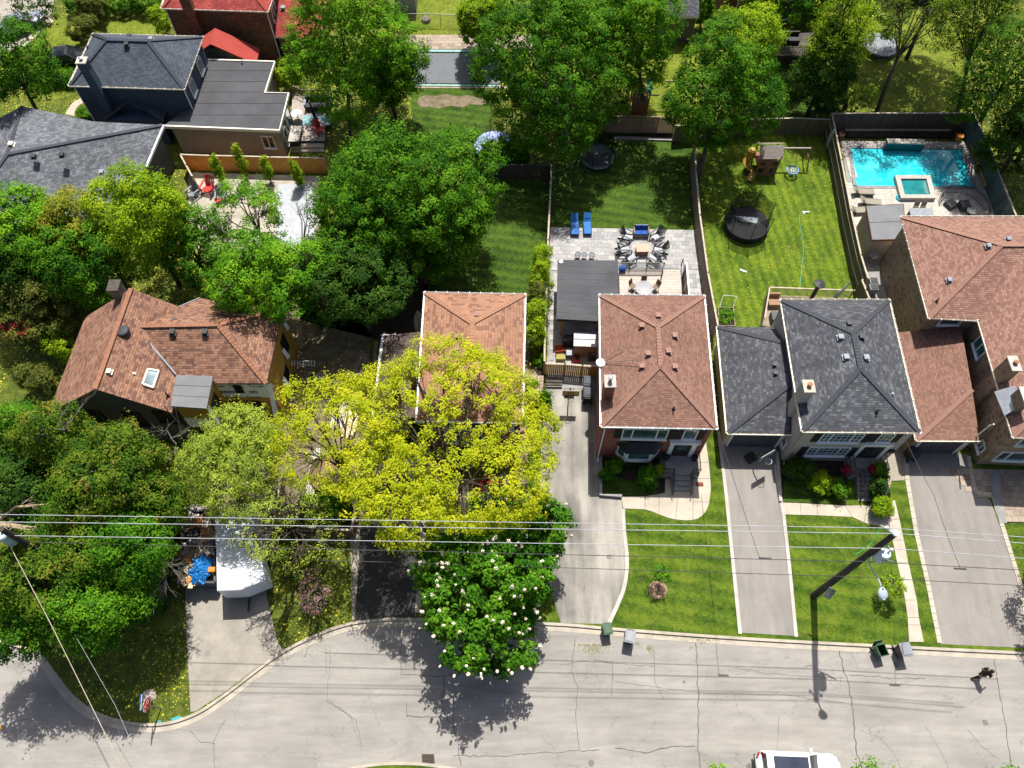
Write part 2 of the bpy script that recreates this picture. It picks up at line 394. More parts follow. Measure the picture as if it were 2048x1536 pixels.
M_dirt = mat('bare_dirt', (.25, .20, .13), (.12, .095, .06), .95, 2, .8, 18)
M_road = asphalt('old_asphalt', (.300, .284, .262), (.215, .203, .187), .30, streak=(.22, 1.4, 1), stain=.6, crack=.55)
M_dr1 = asphalt('pale_driveway', (.33, .30, .26), (.24, .22, .19), .22, stain=.3, crack=0)
M_dr3 = asphalt('worn_driveway', (.34, .32, .285), (.10, .095, .09), .28, streak=(1.1, .16, 1), stain=.5, crack=.35)
M_dr4 = asphalt('taupe_driveway', (.255, .236, .218), (.20, .185, .172), .2, stain=.45, crack=.25, streak=(1.0, .2, 1))
M_dr2 = asphalt('fresh_asphalt', (.055, .053, .052), (.035, .034, .034), .3, stain=0, crack=0)
M_kerb = mat('kerb_concrete', (.50, .45, .37), (.36, .32, .26), .9, 1.2, .4, 30)
M_conc = mat('pale_concrete', (.56, .49, .40), (.42, .37, .30), .88, 1.0, .3, 30)
M_conc2 = mat('white_concrete', (.55, .52, .47), (.42, .39, .35), .85, 1.2, .3, 30)
M_cgrey = mat('grey_concrete', (.34, .33, .32), (.24, .235, .23), .88, 1.4, .3, 30)
M_grav = mat('pale_gravel', (.50, .44, .36), (.22, .19, .15), .95, 16, 1, 30, fine=.5)
M_patio = objvar('patio_stone', (.30, .30, .31), (.47, .455, .44))
M_patiod = objvar('patio_border_stone', (.22, .22, .23), (.30, .30, .31))
M_pool_stone = objvar('pool_paver', (.44, .41, .37), (.54, .50, .45))
M_tan_stone = objvar('tan_paver', (.26, .20, .15), (.42, .34, .26))
M_brickpath = objvar('path_brick', (.26, .17, .12), (.38, .28, .21))

MB().poly([(-400, -300, -.06), (400, -300, -.06), (400, 500, -.06), (-400, 500, -.06)]).ob('ground', M_far, kind='structure')
KL = smooth_line([(-260, 1180), (-60, 1262), (40, 1290), (80, 1304), (110, 1343), (150, 1392), (200, 1426), (265, 1444), (330, 1444), (392, 1424), (450, 1386), (510, 1340), (560, 1304), (620, 1273), (690, 1247), (760, 1237), (835, 1236), (960, 1240), (1120, 1246), (1250, 1257), (1500, 1275), (1800, 1291), (2048, 1303), (2400, 1318)], 5)
KW = [P(x, y, .1) for x, y in KL]
MB().prism([(-90, -60, 0), (95, -60, 0), (95, 13.2, 0), (-90, 13.2, 0)], -.05, 0.0).ob('road', M_road, kind='structure')
MB().prism([(p.x, p.y) for p in KW] + [(140, KW[-1].y), (140, 190), (-150, 190), (-150, KW[0].y)], -.04, Z0).ob('yard_ground', M_wild, kind='structure')
kb = MB(); strip(kb, KW, 0.0, -.17, -.03, .125); kb.ob('kerb', M_kerb, kind='structure')
gt = MB(); strip(gt, KW[12:], -.17, -.50, -.02, .012); gt.ob('gutter', M_kerb, kind='structure')
# south side kerb with catch basin
sk = [P(x, y, 0) for x, y in smooth_line([(480, 1620), (640, 1560), (740, 1534), (830, 1531), (900, 1540), (1000, 1556), (1300, 1570), (1700, 1590), (2300, 1625)], 4)]
kb = MB(); strip(kb, sk, 0, .17, -.03, .12); kb.ob('kerb_south', M_kerb, kind='structure')
MB().prism([(p.x, p.y) for p in sk] + [(60, -60), (-40, -60)], -.04, .09).ob('verge', M_lawn, kind='structure')
d = T('catch_basin', 'rusty iron storm drain grate in the road by the bottom kerb', 'drain', P(856, 1517, .004))
MB().prism(PL([(843, 1508), (868, 1508), (870, 1527), (844, 1527)], .012), -.04, .010).ob('frame', mat('rusty_iron', (.16, .10, .06), (.07, .045, .03), .8, 8, .3), d)
MBs = MB()
for i in range(7): MBs.bar(P(845, 1510 + 2.5 * i, .018), P(867.5, 1510 + 2.5 * i, .018), .035, .02)
for i in range(3): MBs.bar(P(848 + 8 * i, 1509, .02), P(848.5 + 8 * i, 1526, .02), .03, .02)
MBs.ob('grate', mat('dark_iron', (.05, .045, .04), rough=.7), d)
# asphalt patches, cracks
M_patch = asphalt('asphalt_patch', (.27, .255, .235), (.23, .215, .20), .2, stain=.1, crack=0)
sheet('road_patch', [(800, 1255), (915, 1262), (918, 1352), (802, 1350)], M_patch, z=.0045)
sheet('road_patch', [(815, 1434), (850, 1462), (872, 1492), (868, 1507), (840, 1507), (780, 1520), (806, 1490)], M_patch, z=.0045)
ck = MB()
def ribbon(mb, pts, w, z):
    pts = [P(x, y, z) for x, y in pts]
    L = []; Rr = []
    for i, p in enumerate(pts):
        d = (pts[min(i + 1, len(pts) - 1)] - pts[max(i - 1, 0)]).normalized(); nn = Vector((-d.y, d.x, 0)) * w * random.uniform(.35, .65)
        L.append(p + nn); Rr.append(p - nn)
    for i in range(len(pts) - 1): mb.add([L[i], L[i + 1], Rr[i + 1], Rr[i]], [(0, 1, 2, 3)])
def crackline(mb, pts, w=.035, jit=2.0, z=.008, step=8):
    out = [pts[0]]
    for a, b in zip(pts, pts[1:]):
        n = max(1, int(math.hypot(b[0] - a[0], b[1] - a[1]) / step))
        for i in range(1, n + 1):
            t = i / n; out.append((a[0] + (b[0] - a[0]) * t + random.uniform(-jit, jit) * (t < 1), a[1] + (b[1] - a[1]) * t + random.uniform(-jit, jit) * (t < 1)))
    ribbon(mb, out, w, z)
random.seed(5)
for pts, w in (([(1391, 1285), (1395, 1340), (1397, 1400), (1396, 1480), (1400, 1540)], .05), ([(1677, 1285), (1684, 1330), (1698, 1370), (1706, 1430), (1712, 1500), (1725, 1545)], .055),
               ([(1985, 1310), (1998, 1380), (2012, 1450), (2022, 1530)], .045), ([(1308, 1300), (1310, 1365), (1330, 1400)], .03), ([(1226, 1320), (1222, 1392)], .03),
               ([(1698, 1350), (1740, 1352), (1790, 1356), (1850, 1358)], .035), ([(1390, 1492), (1340, 1494), (1290, 1506), (1230, 1496)], .05), ([(1150, 1275), (1143, 1340), (1155, 1370), (1152, 1440), (1158, 1500)], .035),
               ([(802, 1258), (802, 1350)], .04), ([(802, 1350), (915, 1352)], .045), ([(916, 1300), (918, 1352)], .04), ([(888, 1352), (886, 1420), (895, 1440), (910, 1456)], .05), ([(928, 1320), (912, 1362)], .04), ([(907, 1398), (905, 1450), (915, 1480), (922, 1530)], .04),
               ([(812, 1432), (870, 1434), (902, 1424)], .05), ([(812, 1405), (815, 1434)], .035), ([(1200, 1500), (1100, 1505), (1000, 1512), (905, 1512)], .035), ([(660, 1290), (655, 1400), (700, 1430), (715, 1480)], .02),
               ([(650, 1400), (690, 1425), (712, 1440), (724, 1500)], .025), ([(430, 1536), (428, 1480), (450, 1440)], .03), ([(380, 1462), (402, 1485), (430, 1488)], .03), ([(1190, 1322), (1250, 1328), (1310, 1332)], .025),
               ([(1470, 1335), (1540, 1348), (1600, 1352), (1690, 1356)], .02), ([(1230, 1362), (1400, 1385), (1560, 1390), (1690, 1405)], .018), ([(1720, 1460), (1760, 1475), (1790, 1510), (1805, 1540)], .02),
               ([(1850, 1450), (1880, 1500), (1900, 1540)], .02), ([(1935, 1460), (1960, 1490), (2000, 1520)], .02), ([(1557, 1430), (1556, 1500)], .02), ([(1520, 1320), (1500, 1340), (1470, 1350)], .015), ([(1120, 1330), (1190, 1318), (1225, 1325)], .02), ([(650, 1290), (652, 1350)], .02), ([(0, 1460), (40, 1440), (80, 1440)], .02)):
    crackline(ck, pts, w * .85)
ck.ob('road_cracks', mat('crack_tar', (.13, .12, .11), (.06, .055, .05), .9, 1.2), bpy.data.objects['road'], kind='stuff')
# painted marks by the corner kerb
pm = mat('turquoise_spray_paint', (.03, .42, .45), (.06, .3, .32), .7, 6)
for i, px in enumerate(([(315, 1441), (322, 1441), (322, 1446), (315, 1446)], [(342, 1437), (360, 1431), (362, 1436), (344, 1442)])):
    MB().poly(PL(px, .131)).ob('paint_mark', pm, bpy.data.objects['kerb'])
MB().poly(PL([(-14, 1448), (2, 1452), (6, 1459), (-10, 1458)], .008)).ob('paint_mark', mat('orange_road_paint', (.75, .38, .05)), bpy.data.objects['road'])
# grass clippings lying in the road
rn = np.random.RandomState(3); cb = MB()
for (cx, cy, sx, sy, n) in ((1185, 1288, 26, 20, 260), (1380, 1268, 60, 6, 330), (1410, 1272, 40, 14, 150), (1300, 1290, 10, 14, 60), (1270, 1285, 14, 8, 50), (1600, 1283, 70, 4, 100), (1840, 1296, 50, 4, 80), (640, 1300, 40, 10, 30)):
    for _ in range(n):
        p = P(cx + rn.normal() * sx * .6, cy + abs(rn.normal()) * sy * .6, .012); a = rn.uniform(0, 6.28); w = rn.uniform(.02, .06)
        cb.add([p + Vector((math.cos(a + k) * w * (1 if k % 2 else .4), math.sin(a + k) * w, rn.uniform(0, .015))) for k in (0, 1.5, 3.1)], [(0, 1, 2)])
cb.ob('grass_clippings', mat('clippings', (.16, .19, .035), (.22, .2, .08)), None, kind='stuff', label='grass clippings scattered on the road along the kerb', category='clippings')

# driveways
sheet('driveway_trailer', [(368, 1010), (548, 1005), (532, 1190), (556, 1285), (566, 1300), (510, 1338), (448, 1385), (392, 1422), (381, 1424), (372, 1250)], M_dr1, 2)
sheet('driveway_black', [(724, 900), (850, 900), (846, 1000), (830, 1235), (760, 1236), (711, 1241), (722, 1060)], M_dr2, 2)
slab('driveway_edging', [(738, 840), (747, 840), (742, 940), (720, 1060), (716, 1150), (709, 1240), (704, 1240), (700, 1060), (716, 930)], M_grav, .02)
slab('driveway_edging', [(852, 900), (862, 900), (857, 1000), (840, 1225), (830, 1225), (845, 1000)], M_conc, .05)
sheet('driveway_basketball', [(1092, 772), (1197, 772), (1199, 992), (1244, 993), (1246, 1060), (1251, 1120), (1246, 1170), (1233, 1207), (1214, 1248), (1122, 1246), (1092, 1150), (1074, 1060), (1082, 900)], M_dr3, 2)
sheet('driveway_hoop', [(1437, 880), (1552, 880), (1562, 990), (1571, 1060), (1591, 1272), (1478, 1265), (1462, 1100)], M_dr4, 2)
MB().poly([P(1100, 860, Z0 + .002)] + [Vector((p.x, p.y, Z0 + .002)) for p in KW if p.x > P(1125, 1246).x] + [P(2400, 860, Z0 + .002)]).ob('lawn_base', M_lawn, kind='structure')
sheet('driveway_wide', [(1815, 905), (1935, 908), (1950, 985), (1980, 1000), (2010, 1080), (2041, 1180), (2056, 1296), (1881, 1288), (1858, 1170), (1835, 1070), (1818, 960)], M_dr4, 2)
# grass next to driveways
sheet('lawn_strip', [(1062, 850), (1090, 845), (1084, 900), (1076, 1060), (1100, 1190), (1120, 1246), (1000, 1242), (1040, 1010)], M_lawn, 1)
sheet('lawn_front', [(850, 1000), (1000, 1000), (1000, 1242), (832, 1236)], M_wild, 3)
L3 = [(1250, 1020), (1290, 1022), (1330, 1038), (1365, 1043), (1400, 1038), (1420, 1012), (1424, 980), (1412, 862), (1436, 862), (1450, 980), (1478, 1264), (1222, 1253), (1240, 1207), (1252, 1172), (1257, 1120), (1252, 1060)]
sheet('lawn_brick_house', L3, M_lawn, 1)
sheet('lawn_pole', [(1568, 1030), (1705, 1034), (1740, 1050), (1780, 1057), (1785, 1090), (1812, 1210), (1818, 1288), (1593, 1277), (1574, 1060)], M_lawn, 1)
sheet('lawn_verge', [(1783, 962), (1812, 960), (1834, 1070), (1856, 1170), (1874, 1285), (1848, 1284), (1836, 1210), (1808, 1095), (1796, 1020)], M_lawn, 1)
sheet('lawn_right', [(2007, 1048), (2090, 1048), (2110, 1230), (2050, 1230), (2042, 1180), (2026, 1110)], M_lawn, 1)
# edging kerbs of the driveways
e = MB(); strip(e, PL(smooth_line([(1246, 1018), (1248, 1060), (1254, 1120), (1249, 1171), (1236, 1207), (1217, 1249)], 6), .1), -.12, .12, 0, Z0 + .05); e.ob('driveway_kerb', M_conc2, kind='structure')
for nm, ln in (('l', [(1437, 862), (1452, 990), (1470, 1170), (1480, 1268)]), ('r', [(1551, 930), (1559, 990), (1567, 1030), (1580, 1150), (1592, 1274)])):
    e = MB(); strip(e, PL(ln, .1), -.11, .11, 0, Z0 + .06); e.ob('driveway_kerb', M_conc2, kind='structure')
bs = T('stone_edging', 'pale stone border strip along the left of the wide driveway', 'edging', P(1850, 1100))
for ln in ([(1812, 915), (1814, 960), (1832, 1065), (1856, 1170), (1879, 1287)],):
    w = PL(ln, .1)
    for a, b in zip(w, w[1:]):
        n = max(1, int((b - a).length / .42))
        for i in range(n): MB().bar(a.lerp(b, i / n) + Vector((0, 0, .0)), a.lerp(b, (i + .95) / n), .28, .10).ob('stone', M_conc, bs)
bs = T('stone_edging', 'pale stone border strip along the right of the wide driveway', 'edging', P(2010, 1080))
for ln in ([(1936, 912), (1950, 985), (1985, 990), (2013, 1080), (2044, 1180), (2060, 1298)],):
    w = PL(ln, .1)
    for a, b in zip(w, w[1:]):
        n = max(1, int((b - a).length / .42))
        for i in range(n): MB().bar(a.lerp(b, i / n), a.lerp(b, (i + .95) / n), .28, .10).ob('stone', M_conc, bs)
# concrete walks in slabs
def struct(name, at):
    o = bpy.data.objects.new(name, None); COL.objects.link(o); o.location = at; o['kind'] = 'structure'; return o
def flag(root, polys):
    for q in polys: MB().prism(inset(PL(q, Z0 + .04), .012), Z0 - .05, Z0 + .04).ob('slab', M_conc, root)
w3 = struct('walkway', P(1330, 1010))
flag(w3, [[(1243, 993), (1290, 992), (1290, 1019), (1246, 1017)], [(1290, 992), (1318, 988), (1318, 1029), (1304, 1023), (1290, 1019)], [(1318, 988), (1330, 985), (1330, 957), (1362, 957), (1350, 1039), (1334, 1035), (1318, 1029)],
 [(1362, 957), (1386, 957), (1386, 1040), (1372, 1041), (1350, 1039)], [(1386, 957), (1421, 957), (1422, 978), (1419, 1004), (1386, 1004)], [(1386, 1004), (1419, 1004), (1416, 1014), (1411, 1024), (1404, 1032), (1395, 1038), (1386, 1040)],
 [(1388, 925), (1418, 925), (1421, 957), (1386, 957)], [(1397, 868), (1410, 868), (1418, 925), (1388, 925)]])
w4 = struct('walkway', P(1700, 1020))
flag(w4, [[(1566, 1005), (1600, 1006), (1603, 1030), (1568, 1029)], [(1600, 1006), (1633, 1008), (1636, 1031), (1603, 1030)], [(1633, 1008), (1690, 1011), (1705, 1034), (1636, 1031)], [(1690, 1011), (1735, 1010), (1728, 1045), (1705, 1034)],
 [(1735, 1010), (1790, 1000), (1799, 1037), (1779, 1041), (1778, 1056), (1740, 1049), (1728, 1045)], [(1779, 1041), (1799, 1037), (1808, 1080), (1785, 1080), (1779, 1056)], [(1785, 1080), (1808, 1080), (1817, 1125), (1794, 1125)],
 [(1794, 1125), (1817, 1125), (1825, 1160), (1802, 1160)], [(1802, 1160), (1825, 1160), (1834, 1200), (1810, 1200)], [(1810, 1200), (1834, 1200), (1838, 1235), (1815, 1235)], [(1815, 1235), (1838, 1235), (1841, 1250), (1816, 1250)], [(1816, 1250), (1841, 1250), (1848, 1284), (1818, 1284)]])
sheet('gravel_path', [(1790, 860), (1815, 870), (1814, 960), (1783, 964), (1770, 1000), (1790, 1004), (1740, 1010), (1760, 930)], M_grav, 1)
sheet('planting_bed_back', [(1562, 905), (1700, 905), (1692, 1010), (1565, 1004)], M_soil, 2)
sheet('planting_bed_back', [(1725, 905), (1775, 925), (1770, 1000), (1735, 1008)], M_soil, 2)
sheet('bed_lawn', [(1568, 960), (1690, 980), (1688, 1008), (1566, 1003)], M_lush, 3)
sheet('planting_bed_front', [(1203, 880), (1330, 880), (1330, 985), (1290, 992), (1203, 992)], M_soil, 2)
sheet('bed_lawn', [(1206, 950), (1240, 955), (1290, 968), (1318, 984), (1290, 990), (1206, 989)], M_lush, 3)
e = MB(); strip(e, PL([(1201, 900), (1201, 992), (1243, 994)], .1), -.1, .1, 0, Z0 + .28); e.ob('retaining_wall', M_cgrey, None, label='low grey concrete wall edging the planting bed beside the driveway', category='low wall')
e = MB(); strip(e, PL([(1553, 905), (1560, 1004)], .1), -.1, .1, 0, Z0 + .2); e.ob('retaining_wall', M_conc2, None, label='low white concrete edging wall left of the stucco house bed', category='low wall')
# interlocking pavers right
pv = struct('paved_area', P(1980, 1000)); sheet('paver_joint_sand', [(1905, 940), (2120, 940), (2125, 1046), (2000, 1046), (1984, 990), (1930, 988), (1918, 965)], M_soil, 1, pv)
o = P(2002, 1046); o2 = P(2125, 1048); ux = (o2 - o).normalized(); uy = Vector((-ux.y, ux.x, 0))
pave(pv, P(1900, 1042), ux, uy, 18, 10, .46, .42, M_tan_stone, mask=inpoly(PL([(1905, 941), (2120, 941), (2125, 1046), (2000, 1046), (1984, 992), (1930, 988), (1918, 965)])))
slab('stone_kerb', [(1985, 940), (2000, 940), (2003, 985), (2014, 1046), (1999, 1046), (1984, 985)], M_cgrey, .07)
# ---------------- back yards
sheet('lawn_back_middle', [(960, 335), (1100, 335), (1097, 500), (1080, 592), (845, 592), (860, 480)], M_lush, 1)
sheet('lawn_back_patio', [(1104, 335), (1215, 262), (1360, 262), (1392, 300), (1397, 462), (1100, 457)], M_lush, 2)
sheet('lawn_striped', [(1398, 262), (1660, 262), (1672, 330), (1700, 450), (1728, 600), (1738, 660), (1432, 660), (1412, 500)], M_stripe, 1)
sheet('lawn_behind', [(1230, 95), (1400, 95), (1400, 232), (1200, 232)], M_bright, 1)
sheet('lawn_behind', [(1520, 120), (1655, 120), (1662, 236), (1500, 236)], M_lush, 1)  # darker grass stands in for shade of the house and trees
sheet('lawn_behind', [(1690, 20), (1900, 20), (1950, 226), (1680, 226)], M_bright, 1)
sheet('lawn_behind', [(820, 0), (1060, -30), (1080, 82), (820, 82)], M_bright, 1)
sheet('lawn_behind', [(820, 178), (985, 178), (985, 330), (830, 330)], M_lush, 1)
sheet('bare_earth', [(838, 195), (850, 190), (872, 192), (890, 188), (915, 193), (935, 190), (958, 196), (978, 194), (985, 202), (962, 210), (940, 208), (925, 215), (900, 211), (878, 217), (856, 213), (842, 216), (834, 206)], M_dirt, 2)
sheet('lawn_corner', [(75, 60), (140, 28), (340, 20), (330, 130), (110, 200), (60, 200)], M_bright, 1)
sheet('side_street', [(-120, -60), (120, -60), (100, 40), (40, 90), (-90, 230)], M_dr1, 2)
slab('sidewalk_corner', [(40, 88), (100, 38), (108, 41), (48, 93)], M_conc, .03)
slab('garden_path', smooth_line([(85, 132), (120, 125), (165, 122), (165, 128), (120, 131), (88, 138)], 3), M_conc, .03)
slab('garden_path', smooth_line([(130, 228), (140, 212), (150, 202), (166, 197), (172, 203), (158, 210), (150, 222), (148, 232)], 3), M_conc, .03)
sheet('construction_dirt', [(560, 600), (740, 640), (740, 840), (715, 1060), (540, 1040), (430, 1010), (470, 880), (590, 760)], M_dirt, 1)
sheet('side_yard_shade', [(600, 480), (860, 480), (850, 700), (760, 680), (600, 640)], M_soil, 1)  # dark soil sheet stands in for the deep shade under the maples
sheet('patio_left', [(376, 345), (640, 352), (640, 505), (380, 500)], M_kerb, 2)
sheet('white_pad', [(556, 368), (628, 368), (628, 492), (552, 490)], mat('white_sheet', (.44, .46, .50), (.36, .385, .42), .6), 3)
sheet('mulch_bed', [(1212, 268), (1352, 268), (1352, 280), (1212, 275)], M_soil, 3)
slab('garden_edging', [(1228, 272), (1352, 276), (1352, 281), (1228, 277)], M_cgrey, .15)
sheet('brick_path_base', [(1052, 592), (1068, 592), (1092, 800), (1050, 850)], M_soil, 2)
bp = struct('brick_path', P(1065, 700)); a = P(1054, 596); b = P(1058, 850); uy = (a - b).normalized(); ux = Vector((uy.y, -uy.x, 0))
pave(bp, P(1040, 850), ux, uy, 8, 38, .22, .22, M_brickpath, mask=inpoly(PL([(1053, 594), (1066, 594), (1086, 720), (1068, 760), (1046, 850), (1040, 850)])))
bp = struct('entrance_path', P(940, 990)); sheet('path_base', [(885, 982), (1003, 982), (1003, 1003), (885, 1003)], M_conc, 4, bp)
sheet('side_walk', [(1036, 852), (1060, 852), (1052, 1010), (1034, 1010)], M_brickpath, 4)
# patio behind the brick house
pt = struct('patio', P(1250, 520)); base = [(1100, 455), (1396, 461), (1416, 600), (1416, 700), (1196, 776), (1093, 776)]
sheet('patio_base', base, M_cgrey, 3, pt)
ux = (P(1396, 461) - P(1100, 455)).normalized(); uy = Vector((ux.y, -ux.x, 0)); O = P(1100, 455)
pave(pt, O + uy * .0, ux, uy, 22, 13, .55, .40, M_patio, mask=inpoly(PL([(1101, 457), (1395, 462), (1404, 540), (1096, 540)])), th=.045, z=Z0 + .012)
pave(pt, O + uy * 4.2, ux, uy, 22, 20, .55, .45, M_patio, mask=inpoly(PL([(1096, 542), (1120, 542), (1118, 640), (1200, 660), (1196, 770), (1093, 772)])), th=.045, z=Z0 + .012, lim=200)
pave(pt, O + uy * 3.6, ux, uy, 22, 10, .55, .45, M_patio, mask=inpoly(PL([(1342, 540), (1405, 540), (1412, 610), (1342, 610)])), th=.045, z=Z0 + .012, lim=100)
# ================================================================ HOUSES
S_rust = shingle('rust_shingle', [(.30, .155, .10), (.24, .12, .08), (.35, .19, .125), (.17, .09, .07), (.31, .165, .11)], h=.19, w=.34, dark=.5)
S_tan = shingle('tan_shingle', [(.25, .135, .10), (.225, .12, .088), (.275, .155, .115), (.20, .105, .08)], h=.16, w=.30, dark=.35, big=.08)
S_big = shingle('blotchy_shingle', [(.36, .19, .12), (.39, .21, .135), (.34, .175, .115), (.24, .125, .085), (.37, .195, .125)], h=.26, w=.42, dark=.22, big=.12)
S_grey = shingle('grey_shingle', [(.074, .079, .093), (.060, .064, .076), (.096, .102, .116), (.13, .137, .15), (.068, .072, .085), (.085, .09, .104)], h=.17, w=.34, dark=.5)
S_slate = shingle('slate_shingle', [(.135, .145, .17), (.11, .12, .14), (.165, .175, .195), (.20, .21, .23)], h=.19, w=.34, dark=.45)
S_navy = shingle('navy_shingle', [(.075, .09, .12), (.06, .074, .10), (.09, .108, .135)], h=.16, w=.3, dark=.5)
S_pink = shingle('pinkbrown_shingle', [(.31, .17, .13), (.27, .145, .11), (.345, .20, .155), (.235, .125, .095)], h=.17, w=.32, dark=.5, big=.07)
S_red = shingle('red_shingle', [(.36, .06, .05), (.30, .05, .045), (.42, .08, .065)], h=.2, w=.4, dark=.45)
S_dkbr = shingle('darkbrown_shingle', [(.12, .085, .075), (.095, .07, .06), (.15, .11, .095)], h=.18, w=.32, dark=.4)
CAPM = {n: mat(n + '_cap', c, sc3(c, .8), .92, 5, .3, 30) for n, c in (('tan_shingle', (.31, .175, .13)), ('grey_shingle', (.065, .07, .085)), ('slate_shingle', (.07, .075, .09)), ('navy_shingle', (.055, .07, .095)), ('pinkbrown_shingle', (.34, .19, .145)), ('blotchy_shingle', (.38, .20, .125)), ('rust_shingle', (.38, .16, .09)), ('red_shingle', (.38, .07, .055)))}
B_red = brick('red_brick', [(.36, .10, .065), (.31, .085, .06), (.40, .12, .08), (.24, .075, .055)], (.30, .24, .21))
B_tan = brick('tan_brick', [(.38, .26, .16), (.34, .225, .14), (.42, .30, .19), (.36, .24, .145)], (.42, .36, .28), dark=(.10, .065, .05))
B_dark = brick('old_red_brick', [(.26, .10, .045), (.20, .075, .04), (.32, .13, .055), (.12, .05, .035)], (.25, .18, .12))
M_stucco = mat('grey_stucco', (.58, .53, .47), (.50, .455, .40), .9, 1.4, .5, 60)
M_stucco2 = mat('beige_stucco', (.40, .36, .31), (.33, .295, .25), .9, 1.4, .5, 60)
M_navys = siding('navy_siding', (.030, .050, .085), .16)
M_dks = siding('charcoal_siding', (.105, .095, .09), .16)
M_beiges = siding('cream_siding', (.50, .44, .33), .16)
M_trim = mat('cream_trim', (.72, .68, .58), (.6, .56, .47), .5, 3)
M_white = mat('white_trim', (.78, .79, .80), (.66, .67, .68), .45, 3)
M_wdk = mat('dark_shutter', (.035, .032, .03), rough=.6)
M_glass = glassy('window_glass', (.05, .13, .14), c2=(.02, .04, .05))
M_glassd = glassy('dark_glass', (.02, .025, .03))
M_black = mat('black_metal', (.025, .025, .028), (.018, .018, .02), .45, 4)
M_galv = mat('galvanised_metal', (.45, .48, .52), (.33, .36, .40), .35, 3, metal=.7)
M_vent_br = mat('brown_vent', (.30, .15, .10), (.24, .12, .085), .6, 4)
M_vent_gr = mat('grey_vent', (.30, .33, .37), (.2, .22, .25), .5, 4)
M_vent_bk = mat('black_vent', (.04, .045, .05), rough=.5)
M_osb = mat('osb_sheathing', (.63, .39, .07), (.44, .25, .04), .85, 6, .3, 30, st=(1, 1, .5))
M_wrap = mat('house_wrap', (.85, .87, .90), (.74, .77, .82), .5, 2, .4, 6)
M_ink = mat('wrap_ink', (.03, .06, .16), rough=.7)
M_flat = mat('flat_roof_membrane', (.075, .078, .088), (.045, .047, .055), .75, .45, .2, 8)
M_flatg = mat('grey_roof_membrane', (.20, .21, .225), (.16, .168, .18), .8, .8, .2, 12)
M_soffit = mat('soffit', (.5, .47, .4))
M_wood = mat('weathered_wood', (.36, .29, .21), (.22, .175, .13), .9, 3, .5, 30, st=(1, 1, .3))
M_cedar = mat('cedar_board', (.72, .34, .09), (.55, .24, .06), .8, 4, .4, 30, st=(2, 2, .4))
M_dkwood = mat('dark_fence_wood', (.115, .098, .085), (.06, .052, .046), .9, 3, .5, 30, st=(1, 1, .3))
M_olivew = mat('olive_fence_wood', (.17, .155, .085), (.10, .09, .05), .9, 3, .5, 30, st=(1, 1, .3))

def V2(p, z): return Vector((p[0], p[1], z))
def outward(A, B):
    d = Vector((B.x - A.x, B.y - A.y, 0)).normalized(); n = Vector((-d.y, d.x, 0))
    if n.dot(Vector((-A.x, -A.y, 0))) < 0: n = -n
    return d, n
def onwall(A, B, x, y):
    d, n = outward(A, B); q = P(x, y, 0); o = Vector((0, 0, HC)); r = q - o
    t = (A - o).dot(n) / r.dot(n); w = o + r * t; return (w - Vector((A.x, A.y, 0))).dot(d), w.z
def window(root, A, B, s0, s1, z0, z1, splits=(), shutters=0, grid=0, mf=None, mp=None, sill=True, n=None, fw=.07, label=None):
    mf = mf or M_white; mp = mp or M_glass; d, nn = outward(A, B); nn = n or nn
    def W(s, z, o): return Vector((A.x, A.y, 0)) + d * s + nn * o + Vector((0, 0, z))
    f = MB()
    for a, b, c, e in ((s0, z0, s1, z0), (s0, z1, s1, z1), (s0, z0, s0, z1), (s1, z0, s1, z1)): f.bar(W(a, b, .03), W(c, e, .03), .09 if b == e else fw, fw if b == e else .09, up=(0, 0, 1) if b == e else tuple(nn))
    for q in splits:
        s = s0 + (s1 - s0) * q; f.bar(W(s, z0, .03), W(s, z1, .03), fw, .08, up=tuple(nn))
    if sill: f.bar(W(s0 - .08, z0 - .06, .07), W(s1 + .08, z0 - .06, .07), .18, .06)
    fo = f.ob('window', mf, root)
    qs = [0] + list(splits) + [1]
    for a, b in zip(qs, qs[1:]):
        sa, sb = s0 + (s1 - s0) * a + fw * .5, s0 + (s1 - s0) * b - fw * .5
        MB().add([W(sa, z0 + fw * .5, .015), W(sb, z0 + fw * .5, .015), W(sb, z1 - fw * .5, .015), W(sa, z1 - fw * .5, .015)], [(0, 1, 2, 3)]).ob('pane', mp, fo)
    if grid:
        g = MB()
        for a, b in zip(qs, qs[1:]):
            sa, sb = s0 + (s1 - s0) * a, s0 + (s1 - s0) * b; k = max(1, round((sb - sa) / .35))
            for i in range(1, k): g.bar(W(sa + (sb - sa) * i / k, z0, .03), W(sa + (sb - sa) * i / k, z1, .03), .02)
            for i in range(1, 3): g.bar(W(sa, z0 + (z1 - z0) * i / 3, .03), W(sb, z0 + (z1 - z0) * i / 3, .03), .02)
        g.ob('glazing_bars', mf, fo)
    if shutters:
        for sa, sb in ((s0 - shutters - .04, s0 - .04), (s1 + .04, s1 + shutters + .04)):
            g = MB(); g.bar(W((sa + sb) / 2, z0, .03), W((sa + sb) / 2, z1, .03), sb - sa, .05, up=tuple(nn))
            k = int((z1 - z0) / .12)
            for i in range(k): g.bar(W(sa + .05, z0 + .06 + i * .12, .062), W(sb - .05, z0 + .06 + i * .12, .062), .02, .05)
            g.ob('shutter', M_wdk, root)
    return fo
def wallpx(A, B, x0, y0, x1, y1):
    a = onwall(A, B, x0, y0); b = onwall(A, B, x1, y1); return min(a[0], b[0]), max(a[0], b[0]), min(a[1], b[1]), max(a[1], b[1])
